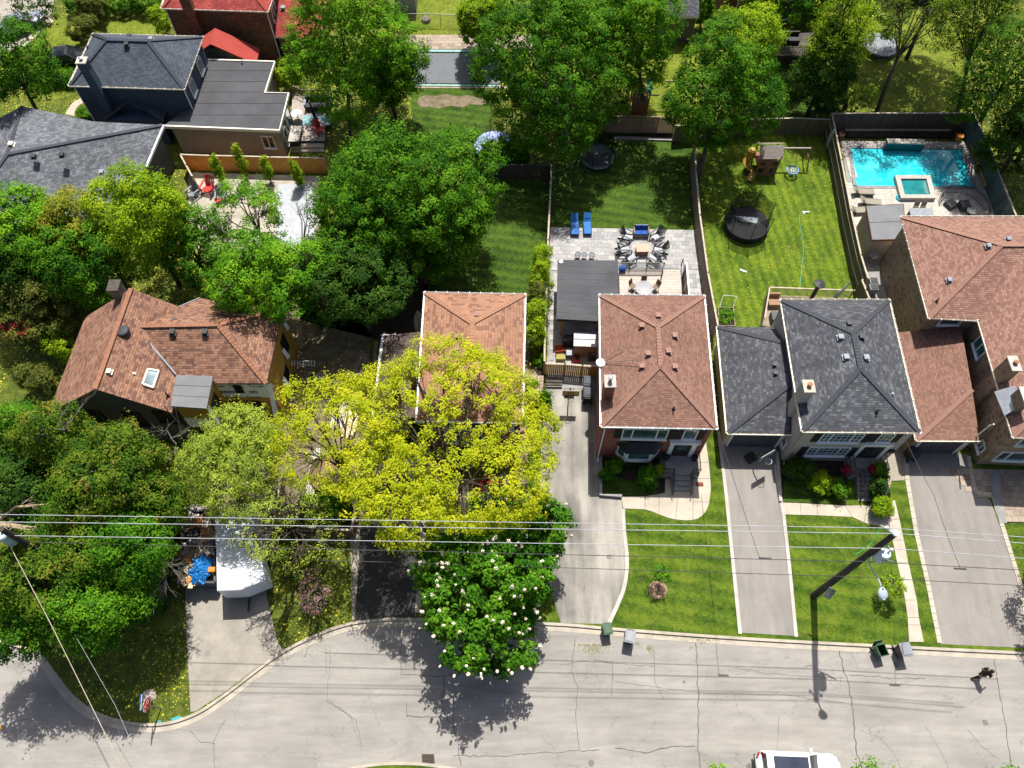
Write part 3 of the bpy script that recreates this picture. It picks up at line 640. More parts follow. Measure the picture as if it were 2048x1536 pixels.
def walls(root, pts, z0, z1, m, name='wall', th=.2):
    """one mesh per wall, thickness inward, mitred: pts world xy polygon"""
    n = len(pts); q = [Vector((p[0], p[1])) for p in pts]
    ar = sum(q[i].x * q[(i + 1) % n].y - q[(i + 1) % n].x * q[i].y for i in range(n))
    if ar < 0: q = q[::-1]
    inn = inset([(p.x, p.y) for p in q], th)
    for i in range(n):
        j = (i + 1) % n
        MB().prism([q[i], q[j], (inn[j].x, inn[j].y), (inn[i].x, inn[i].y)], z0, z1).ob(name, m, root)
def gutter(root, line, mt, z, w=.10, name='gutter', hang=.75):
    """U-shaped gutter outside a world polyline (outside = right of travel)"""
    g = MB(); strip(g, line, 0.0, -w, z - .10, z - .08); strip(g, line, -w, -w - .018, z - .10, z + .015); 
    for a, b in zip(line, line[1:]):
        L = math.hypot(b[0] - a[0], b[1] - a[1]); k = max(1, int(L / hang)); dx, dy = (b[0] - a[0]) / L, (b[1] - a[1]) / L
        for i in range(k + 1):
            t = i / k; x, y = a[0] + (b[0] - a[0]) * t, a[1] + (b[1] - a[1]) * t
            g.bar((x, y, z - .0), (x + dy * (w + .035), y - dx * (w + .035), z + .005), .035, .02)
    g.ob(name, mt, root)
def slope(root, polys, m, mt, name='roof', fascia=True, th=.16, caps=None, capm=None):
    """roof planes as one mesh with skirts; polys = lists of 3D points; boundary edges get a fascia"""
    rb = MB(); cnt = {}
    key = lambda p: (round(p.x, 3), round(p.y, 3), round(p.z, 3))
    for p in polys:
        rb.poly(p)
        for i in range(len(p)):
            k = tuple(sorted((key(p[i - 1]), key(p[i])))); cnt.setdefault(k, []).append((p[i - 1], p[i]))
    ro = rb.ob(name, m, root)
    if fascia:
        f = MB()
        for k, e in cnt.items():
            if len(e) == 1:
                a, b = e[0]; f.add([a - Vector((0, 0, .012)), b - Vector((0, 0, .012)), b - Vector((0, 0, th)), a - Vector((0, 0, th))], [(0, 1, 2, 3)])
        f.ob('fascia', mt, root)
        s = MB()
        for p in polys: s.poly([q - Vector((0, 0, th)) for q in p])
        s.ob('soffit', M_soffit, root)
    if caps:
        c = MB()
        for a, b in caps:
            d = b - a; L = d.length; n = max(1, int(L / .24))
            for i in range(n):
                p, q = a.lerp(b, i / n), a.lerp(b, (i + 1) / n)
                c.bar(p + Vector((0, 0, .012)), q + Vector((0, 0, .035)), .30, .03)
        c.ob('ridge_caps', capm or CAPM.get(m.name, m), root, kind='stuff')
    return ro
def hip(root, C, z, rise, m, mt, along='y', inset_k=1.0, gut=None, capm=None, gm=None):
    """C = world corners back-left, back-right, front-right, front-left"""
    BL, BR, FR, FL = [V2(p, z) for p in C]
    if along == 'y':
        mb_, mf_ = (BL + BR) / 2, (FL + FR) / 2; wb = (BR - BL).length / 2 * inset_k; wf = (FR - FL).length / 2 * inset_k; ax = (mf_ - mb_).normalized()
        Rb, Rf = mb_ + ax * wb, mf_ - ax * wf; Rb.z = Rf.z = z + rise
        polys = [[BL, BR, Rb], [FR, FL, Rf], [BL, Rb, Rf, FL], [BR, FR, Rf, Rb]]; caps = [(BL, Rb), (BR, Rb), (Rb, Rf), (FL, Rf), (FR, Rf)]
    else:
        ml, mr = (BL + FL) / 2, (BR + FR) / 2; wl = (BL - FL).length / 2 * inset_k; wr = (BR - FR).length / 2 * inset_k; ax = (mr - ml).normalized()
        Rl, Rr = ml + ax * wl, mr - ax * wr; Rl.z = Rr.z = z + rise
        polys = [[BL, FL, Rl], [BR, FR, Rr], [FL, FR, Rr, Rl], [BL, Rl, Rr, BR]]; caps = [(BL, Rl), (FL, Rl), (Rl, Rr), (BR, Rr), (FR, Rr)]
    slope(root, polys, m, mt, caps=caps, capm=capm)
    if gut is not False:
        ln = [(p.x, p.y) for p in (FL, FR, BR, BL, FL)]
        gutter(root, ln, gm or mt, z + .02)
    return polys
def roofz(polys, x, y):
    best = None
    for p in polys:
        if inpoly(p)(Vector((x, y, 0))):
            n = (p[1] - p[0]).cross(p[2] - p[0]); zz = p[0].z - (n.x * (x - p[0].x) + n.y * (y - p[0].y)) / n.z
            best = zz if best is None else max(best, zz)
    return best
def onroof(polys, px, py, z=6.5):
    for _ in range(12):
        p = P(px, py, z); q = roofz(polys, p.x, p.y)
        if q is None: break
        z = q
    return P(px, py, z)
def vent(root, p, m, s=.34, h=.22, name='roof_vent'):
    b = MB(); b.box(p + Vector((0, 0, .02)), (s * 1.35, s * 1.35, .03)); b.box(p + Vector((0, 0, h / 2)), (s * .8, s * .8, h)); b.box(p + Vector((0, 0, h)), (s, s * 1.05, .06)); b.ob(name, m, root)
def pipe(root, p, m, h=.5, r=.05, name='vent_pipe', cap=False):
    b = MB(); b.tube([p - Vector((0, 0, .1)), p + Vector((0, 0, h))], r, 8)
    b.lathe([(r * 2.4, .02), (r * 1.2, .12)], p, 8)
    if cap: b.lathe([(r * 1.9, h), (r * 1.9, h + .06), (.001, h + .16)], p, 10)
    b.ob(name, m, root)
def chimney(root, c, w, d, z0, z1, m, pots=1, rz=0, flue_m=None, flue_h=.4, capm=None):
    MB().box((c.x, c.y, (z0 + z1) / 2), (w, d, z1 - z0), rz).ob('chimney', m, root); ch = [o for o in root.children if o.name.startswith('chimney')][-1]
    MB().box((c.x, c.y, z1 + .05), (w + .12, d + .12, .1), rz).ob('cap', capm or M_conc2, ch)
    for i in range(pots):
        q = c + rot2(rz) @ Vector(((i - (pots - 1) / 2) * .45, 0, 0)); MB().lathe([(.12, z1 + .1), (.12, z1 + .1 + flue_h), (.16, z1 + .1 + flue_h), (.16, z1 + .18 + flue_h), (.02, z1 + .22 + flue_h)], Vector((q.x, q.y, 0)), 10).ob('flue', flue_m or M_galv, ch)
def downspout(root, a, b, zt, m=None, name='downspout', r=.05):
    MB().tube([V2(a, zt), V2(((a[0] + b[0]) / 2, (a[1] + b[1]) / 2), zt - .35), V2(b, zt - .5), V2(b, .3), V2((b[0], b[1] - .3), .15)], r, 6).ob(name, m or M_white, root)
def hxy(px, z): return [P(x, y, z) for x, y in px]
def insetw(C, g): 
    r = inset([(p.x, p.y) for p in C], g); return r

# ---- red brick house (centre right) ------------------------------------------------
EZ = 5.3
C = hxy([(1200, 590), (1408, 592), (1433, 857), (1203, 852)], EZ)
h = T('brick_house', 'red brick two storey house with tan shingle hip roof and black bay window canopy', 'house', P(1310, 800))
rp = hip(h, C, EZ, 1.55, S_tan, M_white, gm=M_white)
W3 = insetw(C, .14); W3 = sorted(W3, key=lambda p: p.y); FLw, FRw = sorted(W3[:2], key=lambda p: p.x); BLw, BRw = sorted(W3[2:], key=lambda p: p.x)
walls(h, [FLw, FRw, BRw, BLw], 0, EZ - .1, B_red)
A, B = Vector((FLw.x, FLw.y, 0)), Vector((FRw.x, FRw.y, 0)); Lw = (B - A).length
window(h, A, B, 1.35, 4.25, 3.35, 4.75, (.22, .77), shutters=.5)
window(h, A, B, 5.3, 6.15, 3.45, 4.75, (), shutters=.5)
d_, n_ = outward(A, B)
def WF(s, z, o, A=A, d=d_, n=n_): return Vector((A.x, A.y, 0)) + d * s + n * o + Vector((0, 0, z))
# bay window
bay = MB(); pr = [WF(1.25, 0, 0), WF(1.85, 0, .62), WF(3.55, 0, .62), WF(4.15, 0, 0)]
bay.prism([(p.x, p.y) for p in pr], .75, 1.15).ob('bay_base', M_white, h)
bw = MB().prism([(p.x, p.y) for p in [WF(1.3, 0, 0), WF(1.88, 0, .56), WF(3.52, 0, .56), WF(4.1, 0, 0)]], 1.15, 2.45).ob('bay_window', M_white, h)
for a, b in zip([WF(1.25, 0, .0), WF(1.85, 0, .57), WF(3.55, 0, .57)], [WF(1.85, 0, .57), WF(3.55, 0, .57), WF(4.15, 0, .0)]):
    t = (b - a); L = t.length; t.normalize(); nn = Vector((t.y, -t.x, 0)); a2, b2 = a + t * .12 + nn * .03, b - t * .12 + nn * .03
    MB().add([a2 + Vector((0, 0, 1.25)), b2 + Vector((0, 0, 1.25)), b2 + Vector((0, 0, 2.35)), a2 + Vector((0, 0, 2.35))], [(0, 1, 2, 3)]).ob('pane', M_glass, bw)
    f = MB()
    for z in (1.25, 2.35): f.bar(a2 + Vector((0, 0, z)), b2 + Vector((0, 0, z)), .06)
    for q in (a2, b2): f.bar(q + Vector((0, 0, 1.25)), q + Vector((0, 0, 2.35)), .06)
    f.ob('frame', M_white, bw)
cn = MB(); lo = [WF(1.1, 2.45, 0), WF(1.75, 2.45, .78), WF(3.65, 2.45, .78), WF(4.3, 2.45, 0)]; hi = [WF(1.5, 3.0, .02), WF(1.95, 3.0, .2), WF(3.45, 3.0, .2), WF(3.9, 3.0, .02)]
cn.add(lo + hi, [(0, 1, 5, 4), (1, 2, 6, 5), (2, 3, 7, 6), (4, 5, 6, 7), (3, 2, 1, 0)]).ob('bay_canopy', M_black, h)
for i in range(9): 
    t = i / 8; 
    if i: MB().bar(lo[1].lerp(lo[2], t) + Vector((0, 0, .02)), hi[1].lerp(hi[2], t) + Vector((0, 0, .02)), .025).ob('canopy_rib', M_black, [o for o in h.children if o.name.startswith('bay_canopy')][0])
# door with portico surround
s0, s1 = 5.0, 6.2
fr = MB(); fr.bar(WF(s0 - .15, .75, .05), WF(s0 - .15, 2.95, .05), .3, .12, up=tuple(n_)); fr.bar(WF(s1 + .15, .75, .05), WF(s1 + .15, 2.95, .05), .3, .12, up=tuple(n_)); fr.bar(WF(s0 - .35, 3.02, .1), WF(s1 + .35, 3.02, .1), .25, .32); fr.bar(WF(s0 - .42, 3.2, .13), WF(s1 + .42, 3.2, .13), .32, .06)
dr = fr.ob('door_surround', M_white, h)
MB().bar(WF((s0 + s1) / 2, .75, .03), WF((s0 + s1) / 2, 2.85, .03), s1 - s0 - .1, .05, up=tuple(n_)).ob('door', M_wdk, h); do = [o for o in h.children if o.name.startswith('door') and not 'surround' in o.name][-1]
MB().bar(WF((s0 + s1) / 2, 1.7, .065), WF((s0 + s1) / 2, 2.6, .065), .6, .02, up=tuple(n_)).ob('door_pane', M_glass, do)
MB().box(WF(s1 - .25, 1.75, .09), (.05, .08, .14)).ob('handle', M_galv, do)
MB().lathe([(.17, 0), (.17, .05), (.12, .07)], (0, 0, 0), 12).ob('house_number_plate', M_white, h, loc=Vector((0, 0, 0))); npl = [o for o in h.children if o.name.startswith('house_number')][-1]; npl.location = WF(4.55, 2.4, .02) - h.location; npl.rotation_euler = (R(90), 0, 0); npl.scale = (1, .75, 1)
for x, y in ((1283, 649), (1316, 629), (1349, 669), (1296, 705), (1336, 700), (1283, 730), (1349, 731)): vent(h, onroof(rp, x, y + 4), M_vent_br)
pipe(h, onroof(rp, 1347, 818), M_black, .45, .05)
cp = P(1216, 790, 4.5); chimney(h, P(1217, 777, 6.0), .62, .8, 4.6, 6.9, B_red, capm=M_conc2)
downspout(h, (C[3].x + .25, C[3].y + .1), (A.x + .12, A.y - .07), EZ - .05)
# service mast with antenna wires
ms = T('service_mast', 'wooden service pole with round white cap at the left wall of the brick house', 'pole', P(1192, 812, .1))
pb, ptp = P(1192, 812, .1), P(1199, 730, 4.8); ptp = Vector((pb.x + .05, pb.y + .05, 6.4))
# top seen at px (1201,727)
for zz in [x * .1 for x in range(20, 120)]:
    q = P(1201, 727, zz)
    if abs(q.x - pb.x) < .25 and q.y - pb.y < .5: ptp = q; break
MB().tube([pb, ptp], .13, 8).ob('post', mat('pole_wood', (.20, .17, .13), (.12, .10, .08), .9, 3, .4, 30, st=(1, 1, .3)), ms)
MB().lathe([(.30, 0), (.32, .12), (.28, .16), (.02, .2)], ptp, 14).ob('cap', M_white, ms)
for q in ((1247, 697), (1281, 727)):
    MB().tube([ptp + Vector((0, 0, .05)), onroof(rp, *q) + Vector((0, 0, .5))], .022, 5).ob('stay_wire', M_galv, ms)
# steps and railing of the brick house
st = T('front_steps', 'grey concrete stoop and steps at the red brick house door', 'steps', P(1350, 930))
top = MB().prism([(p.x, p.y) for p in [WF(4.4, 0, 0), WF(6.9, 0, 0), WF(6.9, 0, 1.45), WF(4.4, 0, 1.45)]], 0, .72).ob('landing', M_cgrey, st)
for i in range(4):
    MB().prism([(p.x, p.y) for p in [WF(5.05, 0, 1.45 + .32 * i), WF(6.35, 0, 1.45 + .32 * i), WF(6.35, 0, 1.77 + .32 * i), WF(5.05, 0, 1.77 + .32 * i)]], 0, .72 - .15 * (i + 1) + .012).ob('step', M_cgrey, st)
def railing(root, pts, h, m, sp=.13, name='railing', bal=True, r=.022):
    """pts = world points at foot level"""
    o = MB()
    for p in pts: o.tube([p, p + Vector((0, 0, h))], r * 1.3, 6)
    for a, b in zip(pts, pts[1:]):
        o.bar(a + Vector((0, 0, h)), b + Vector((0, 0, h)), r * 2, r * 2); o.bar(a + Vector((0, 0, .12)), b + Vector((0, 0, .12)), r * 1.6, r * 1.6)
        if bal:
            n = int((b - a).length / sp)
            for i in range(1, n): q = a.lerp(b, i / n); o.bar(q + Vector((0, 0, .12)), q + Vector((0, 0, h)), r * .9)
    return o.ob(name, m, root)
railing(st, [WF(4.45, .72, .1), WF(4.45, .72, 1.4), WF(5.08, .72, 1.4), WF(5.08, .12, 2.7)], .85, M_black)
railing(st, [WF(6.85, .72, .1), WF(6.85, .72, 1.4), WF(6.32, .72, 1.4), WF(6.32, .12, 2.7)], .85, M_black)
for s, nm in ((4.72, 'black cube planter left of the red brick house door'), (6.62, 'black cube planter right of the red brick house door')):
    t = T('planter', nm, 'planter', WF(s, .74, .3), group='planters by the brick house door'); MB().lathe([(.16, .0), (.24, .42), (.2, .42), (.19, .36), (.01, .36)], WF(s, .73, .3), 10).ob('pot', M_black, t)
mt_ = MB().prism([(p.x, p.y) for p in [WF(6.75, 0, 1.75), WF(7.25, 0, 1.75), WF(7.25, 0, 2.0), WF(6.75, 0, 2.0)]], Z0 + .04, Z0 + .1).ob('door_mat', mat('rust_mat', (.22, .06, .04)), None, label='small dark red mat on the concrete right of the brick house steps', category='mat')

# ---- grey stucco house -------------------------------------------------------------
EZ4 = 5.1
C = hxy([(1562, 600), (1778, 600), (1840, 865), (1605, 862)], EZ4)
h = T('stucco_house', 'beige stucco two storey house with dark grey shingle hip roof', 'house', P(1700, 800))
rp = hip(h, C, EZ4, 1.6, S_grey, M_trim)
W4 = sorted(insetw(C, .16), key=lambda p: p.y); FLw, FRw = sorted(W4[:2], key=lambda p: p.x); BLw, BRw = sorted(W4[2:], key=lambda p: p.x)
walls(h, [FLw, FRw, BRw, BLw], 0, EZ4 - .1, M_stucco)
A, B = Vector((FLw.x, FLw.y, 0)), Vector((FRw.x, FRw.y, 0)); LA = Vector((BLw.x, BLw.y, 0))
window(h, A, B, 1.45, 4.1, 3.25, 4.55, (.24, .76), shutters=.48, grid=1)
window(h, A, B, 5.15, 6.05, 3.35, 4.55, (), shutters=.48, grid=1)
window(h, A, B, 1.25, 4.0, 1.05, 2.35, (.24, .76), shutters=.5, grid=1)
d_, n_ = outward(A, B)
def WF(s, z, o, A=A, d=d_, n=n_): return Vector((A.x, A.y, 0)) + d * s + n * o + Vector((0, 0, z))
s0, s1 = 4.75, 6.25
fr = MB(); fr.bar(WF(s0 - .1, .8, .05), WF(s0 - .1, 2.95, .05), .26, .12, up=tuple(n_)); fr.bar(WF(s1 + .1, .8, .05), WF(s1 + .1, 2.95, .05), .26, .12, up=tuple(n_)); fr.bar(WF(s0 - .25, 3.0, .09), WF(s1 + .25, 3.0, .09), .2, .26)
fr.ob('door_surround', M_white, h)
MB().bar(WF((s0 + s1) / 2, .8, .03), WF((s0 + s1) / 2, 2.87, .03), s1 - s0 - .06, .05, up=tuple(n_)).ob('door', M_wdk, h); do = [o for o in h.children if o.name.startswith('door') and 'surround' not in o.name][-1]
MB().bar(WF((s0 + s1) / 2, 1.2, .062), WF((s0 + s1) / 2, 2.6, .062), .7, .02, up=tuple(n_)).ob('door_pane', M_glassd, do)
MB().lathe([(.16, 0), (.16, .05), (.11, .07)], (0, 0, 0), 12).ob('house_number_plate', M_white, h); npl = [o for o in h.children if o.name.startswith('house_number')][-1]; npl.location = WF(4.4, 2.45, .02) - h.location; npl.rotation_euler = (R(90), 0, 0); npl.scale = (1, .75, 1)
MB().box(WF(6.75, 2.0, .1), (.5, .2, .28)).ob('mailbox', M_black, h)
# left wall small window, gas meter
window(h, A, LA, .55, 1.2, .9, 1.7, (), n=Vector((-1, 0.05, 0)).normalized(), fw=.06)
for x, y in ((1680, 672), (1691, 712), (1731, 713)): vent(h, onroof(rp, x, y + 4), M_vent_gr)
for x, y in ((1697, 645), (1722, 672)): vent(h, onroof(rp, x, y + 3), M_vent_bk)
vent(h, onroof(rp, 1784, 789), M_vent_gr, .14, .14)
pipe(h, onroof(rp, 1753, 824), M_black, .45, .05)
chimney(h, P(1616, 775, 6.6), .62, .8, 0.1, 6.7, M_stucco, capm=M_conc, flue_m=mat('orange_clay', (.45, .2, .1)), flue_h=.2)
ch = [o for o in h.children if o.name.startswith('chimney')][-1]
downspout(h, (C[3].x + .2, C[3].y + .1), (A.x + .12, A.y - .07), EZ4 - .05, M_stucco)
# attached garage
CG = hxy([(1435, 654), (1548, 654), (1580, 868), (1455, 866)], 2.75)
g = T('attached_garage', 'single garage with dark grey shingle roof between the brick and stucco houses', 'garage', P(1510, 800))
gx = lambda y: BLw.x + (FLw.x - BLw.x) * (BLw.y - y) / (BLw.y - FLw.y)
BL, FL = CG[0], CG[3]; BR = Vector((gx(BL.y) - .01, CG[1].y, 2.75)); FR = Vector((gx(FL.y) - .01, CG[2].y, 2.75)); wd_ = (BR.x - BL.x)
Rb = Vector((gx(BR.y - wd_) - .01, BR.y - wd_ * .55, 4.25)); Rf = Vector((gx(FR.y + wd_) - .01, FR.y + wd_ * .75, 4.25))
gp = [[BL, BR, Rb], [FR, FL, Rf], [BL, Rb, Rf, FL], [BR, FR, Rf, Rb][:0] or [BL, Rb, BR]]
slope(g, gp[:3], S_grey, M_trim, caps=[(BL, Rb), (FL, Rf)])
gutter(g, [(FL.x, FL.y), (FR.x, FR.y)], M_trim, 2.77); gutter(g, [(BL.x, BL.y), (FL.x, FL.y)], M_trim, 2.77)
WG = [(FL.x + .3, FL.y + .3), (FR.x - .02, FR.y + .3), (BR.x - .02, BR.y - .3), (BL.x + .3, BL.y - .3)]
walls(g, WG, 0, 2.65, M_beiges)
ga, gb = Vector((*WG[0], 0)), Vector((*WG[1], 0)); gd, gn = outward(ga, gb)
MB().bar(ga + gd * .35 + gn * .03 + Vector((0, 0, 1.2)), ga + gd * ((gb - ga).length - .35) + gn * .03 + Vector((0, 0, 1.2)), .06, 2.25).ob('garage_door', mat('dark_garage_door', (.10, .10, .11)), g)
gdo = [o for o in g.children if o.name.startswith('garage_door')][-1]
for i in range(4): MB().bar(ga + gd * .4 + gn * .065 + Vector((0, 0, .35 + .55 * i)), ga + gd * ((gb - ga).length - .4) + gn * .065 + Vector((0, 0, .35 + .55 * i)), .015, .46).ob('door_panel', mat('dark_garage_door', (.1, .1, .11)), gdo)
f = MB(); 
for s in (.28, (gb - ga).length - .28): f.bar(ga + gd * s + gn * .05 + Vector((0, 0, .1)), ga + gd * s + gn * .05 + Vector((0, 0, 2.4)), .12, .1, up=tuple(gn))
f.ob('door_trim', M_white, g)
for x, y in ((1548, 731), (1550, 748)): vent(g, onroof(gp[:3], x, y), M_vent_bk, .26)
# stoop of the stucco house
st = T('front_steps', 'grey stone stoop and five steps at the stucco house door', 'steps', P(1710, 960))
MB().prism([(p.x, p.y) for p in [WF(4.3, 0, 0), WF(6.6, 0, 0), WF(6.6, 0, 1.35), WF(4.3, 0, 1.35)]], 0, .8).ob('landing', M_cgrey, st)
for i in range(5): MB().prism([(p.x, p.y) for p in [WF(4.75, 0, 1.35 + .32 * i), WF(6.1, 0, 1.35 + .32 * i), WF(6.1, 0, 1.67 + .32 * i), WF(4.75, 0, 1.67 + .32 * i)]], 0, .8 - .13 * (i + 1) + .012).ob('step', M_cgrey, st)
railing(st, [WF(4.35, .8, .1), WF(4.35, .8, 1.3), WF(4.9, .8, 1.3), WF(4.9, .1, 2.9)], .9, M_black)
railing(st, [WF(6.55, .8, .1), WF(6.55, .8, 1.3), WF(6.0, .8, 1.3), WF(6.0, .1, 2.9)], .9, M_black)

# ---- big tan brick house on the right ----------------------------------------------
EZ5 = 5.2
h = T('tan_brick_house', 'large tan speckled brick house with pink brown shingle roof at the right edge', 'house', P(1950, 700))
def Q(x, y, z=EZ5): return P(x, y, z)
b_bl, b_fl = Q(1802, 434), Q(1858, 636); b_br = Q(2230, 434); v0 = Q(1957, 640)
rz5 = EZ5 + 2.3
ap = P(2003, 489, rz5); ap.y = (b_bl.y + b_fl.y) / 2; rr_ = Vector((b_br.x + 6, ap.y, rz5))
f_bl = Q(1957, 640); f_fl = Q(2026, 874); f_fr = Q(2290, 884); w5 = (f_fr - f_fl).length
fr_ = Vector(((f_fl.x + f_fr.x) / 2, f_fl.y + w5 / 2 * .9, EZ5 + 2.3)); fv = Vector((fr_.x, ap.y, rz5))
vt = P(2048, 573, EZ5 + 1.0)
bR = Vector((b_br.x + 6, b_bl.y, EZ5)); 
k = (fr_.x - f_bl.x)
mainp = [[b_bl, ap, rr_, bR], [b_bl, b_fl, ap], [b_fl, f_bl, fv, ap], ]
frp = [[f_bl, f_fl, fr_, fv], [f_fl, f_fr, fr_]]
f_br = Vector((f_fr.x, b_fl.y, EZ5)); frp2 = [[f_fr, f_br, fv, fr_]]
rp5 = mainp + frp + frp2
slope(h, rp5, S_pink, M_trim, caps=[(b_bl, ap), (b_fl, ap), (ap, rr_), (f_fl, fr_), (fr_, fv)])
gutter(h, [(f_bl.x, f_bl.y), (f_fl.x, f_fl.y), (f_fr.x, f_fr.y)], M_trim, EZ5 + .02); gutter(h, [(bR.x, bR.y), (b_bl.x, b_bl.y), (b_fl.x, b_fl.y), (f_bl.x - .1, f_bl.y)], M_trim, EZ5 + .02)
ov = .35
w_bl, w_fl = (b_bl.x + ov, b_bl.y - ov), (b_fl.x + ov, b_fl.y + ov); w_c = (f_bl.x + ov, b_fl.y + ov); w_ffl = (f_fl.x + ov, f_fl.y + ov); w_ffr = (f_fr.x - ov, f_fr.y + ov)
walls(h, [w_bl, w_fl, w_c, w_ffl, w_ffr, (w_ffr[0], bR.y - ov)], 0, EZ5 - .1, B_tan)
A, B = Vector((*w_fl, 0)), Vector((*w_c, 0)); window(h, A, B, *wallpx(A, B, 1884, 637, 1912, 653)[:2], 3.9, 4.9, ())
A, B = Vector((*w_c, 0)), Vector((*w_ffl, 0)); nl = Vector((-1, 0, 0))
a = onwall(A, B, 1944, 690)[0]; b = onwall(A, B, 1950, 712)[0]
window(h, A, B, min(a, b), min(a, b) + 1.3, 3.5, 4.7, (.5,), n=nl)
a = onwall(A, B, 1935, 905)[0]; window(h, A, B, (B - A).length - 1.1, (B - A).length - .4, .9, 1.7, (.5,), n=nl)
A, B = Vector((*w_ffl, 0)), Vector((*w_ffr, 0))
window(h, A, B, .75, 3.4, .95, 2.25, (.25, .75)); window(h, A, B, .9, 3.2, 3.4, 4.6, (.3, .7))
chimney(h, P(2028, 728, 6.9), .55, 1.0, .1, 6.9, B_tan, flue_m=mat('orange_clay', (.45, .2, .1)), flue_h=.15)
chimney(h, P(2052, 790, 6.9), .55, 1.0, .1, 6.9, B_tan, flue_m=M_galv, flue_h=.2)
fl_ = MB(); q = P(2030, 800, 5.9); fl_.add([q + Vector((-.9, .8, -.35)), q + Vector((.1, .9, .3)), q + Vector((.3, -.4, .25)), q + Vector((-.7, -.9, -.45))], [(0, 1, 2, 3)]); fl_.ob('chimney_flashing', M_galv, h)
for x, y in ((1975, 494), (2015, 480), (1897, 562)): vent(h, onroof(rp5, x, y), M_vent_gr, .3)
pipe(h, onroof(rp5, 1873, 603), M_black, .4, .045)
# garage between
g = T('attached_garage', 'double garage with tan shingle roof beside the tan brick house', 'garage', P(1880, 800))
wx = lambda y: w_c[0] + (w_ffl[0] - w_c[0]) * (w_c[1] - y) / (w_c[1] - w_ffl[1])
gFL = P(1833, 880, 2.75); gBL = P(1788, 690, 2.75); gFR = Vector((P(1960, 882, 2.75).x, gFL.y - .02, 2.75)); 
gBR = Vector((w_c[0] - .02, w_c[1] - .02, 2.75)); gBL.y = gBR.y
gR = Vector((P(1948, 790, 3.7).x, gFL.y + 3.3, 3.7)); gRb = Vector((P(1938, 700, 3.7).x, w_c[1] - .02, 3.7))
slope(g, [[gFL, gFR, gR], [gFL, gR, gRb, gBL]], S_tan, M_trim, caps=[(gFL, gR)])
gutter(g, [(gFL.x, gFL.y), (gFR.x, gFR.y)], M_trim, 2.77); gutter(g, [(gBL.x, gBL.y), (gFL.x, gFL.y)], M_trim, 2.77)
WG = [(gFL.x + .3, gFL.y + .3), (gFR.x - .02, gFR.y + .3), (gBR.x - .02, gBR.y - .02), (gBL.x + .3, gBL.y - .02)]
walls(g, WG, 0, 2.65, B_tan)
ga, gb = Vector((*WG[0], 0)), Vector((*WG[1], 0)); gd, gn = outward(ga, gb); L = (gb - ga).length
MB().bar(ga + gd * .5 + gn * .03 + Vector((0, 0, 1.2)), ga + gd * (L - .5) + gn * .03 + Vector((0, 0, 1.2)), .06, 2.2).ob('garage_door', mat('dark_garage_door', (.1, .1, .11)), g)
gdo = [o for o in g.children if o.name.startswith('garage_door')][-1]
for i in range(4): MB().bar(ga + gd * .55 + gn * .065 + Vector((0, 0, .35 + .54 * i)), ga + gd * (L - .55) + gn * .065 + Vector((0, 0, .35 + .54 * i)), .015, .45).ob('door_panel', mat('dark_garage_door', (.1, .1, .11)), gdo)
f = MB()
for s in (.42, L - .42): f.bar(ga + gd * s + gn * .05 + Vector((0, 0, .1)), ga + gd * s + gn * .05 + Vector((0, 0, 2.4)), .14, .1, up=tuple(gn))
f.ob('door_trim', M_white, g)
downspout(g, (gFR.x - .25, gFR.y + .1), (gFR.x - .2, gFR.y + .25), 5.0, M_trim)

# ---- centre bungalow under the yellow tree -----------------------------------------
EZ2 = 4.9
C = hxy([(850, 585), (1050, 589), (1044, 846), (834, 840)], EZ2)
h = T('brown_roof_house', 'house with blotchy light brown shingle hip roof under the yellow tree', 'house', P(940, 800))
rp = hip(h, C, EZ2, 1.55, S_big, M_white, gm=M_white)
Wc = sorted(insetw(C, .33), key=lambda p: p.y); FLw, FRw = sorted(Wc[:2], key=lambda p: p.x); BLw, BRw = sorted(Wc[2:], key=lambda p: p.x)
walls(h, [FLw, FRw, BRw, BLw], 0, EZ2 - .1, B_red)
A, B = Vector((FLw.x, FLw.y, 0)), Vector((FRw.x, FRw.y, 0))
window(h, A, B, 1.2, 3.8, 3.2, 4.4, (.3, .7), shutters=.4); window(h, A, B, 4.9, 5.9, 3.2, 4.4, (), shutters=.4); window(h, A, B, 1.2, 3.8, 1.0, 2.2, (.3, .7))
MB().bar(A + Vector((5.4, -.05, .5)), A + Vector((5.4, -.05, 2.6)), 1.0, .05, up=(0, 1, 0)).ob('door', M_wdk, h)
for x, y in ((953, 628), (914, 672), (914, 697), (956, 699)): vent(h, onroof(rp, x, y + 2), M_vent_br, .3, .14)
chimney(h, P(826, 742, 5.4), .6, .6, 2.6, 5.4, B_red, flue_m=M_galv)
CC = hxy([(768, 671), (842, 673), (838, 842), (747, 838)], 2.8)
g = T('carport', 'dark brown shingled carport with white gutters left of the light brown roof', 'carport', P(790, 760))
BL, BR, FR, FL = CC; BR.z = FR.z = 3.5; BR.x = C[0].x + .1 ; FR.x = C[3].x + .35
slope(g, [[BL, BR, FR, FL]], S_dkbr, M_white)
gutter(g, [(BR.x, BR.y), (BL.x, BL.y), (FL.x, FL.y), (FR.x, FR.y)], M_white, 2.82, w=.17)
for p in (BL, FL, FL.lerp(BL, .5)): MB().box((p.x + .3, p.y - .1 if p is BL else p.y + .2, 1.4), (.14, .14, 2.7)).ob('post', M_white, g)
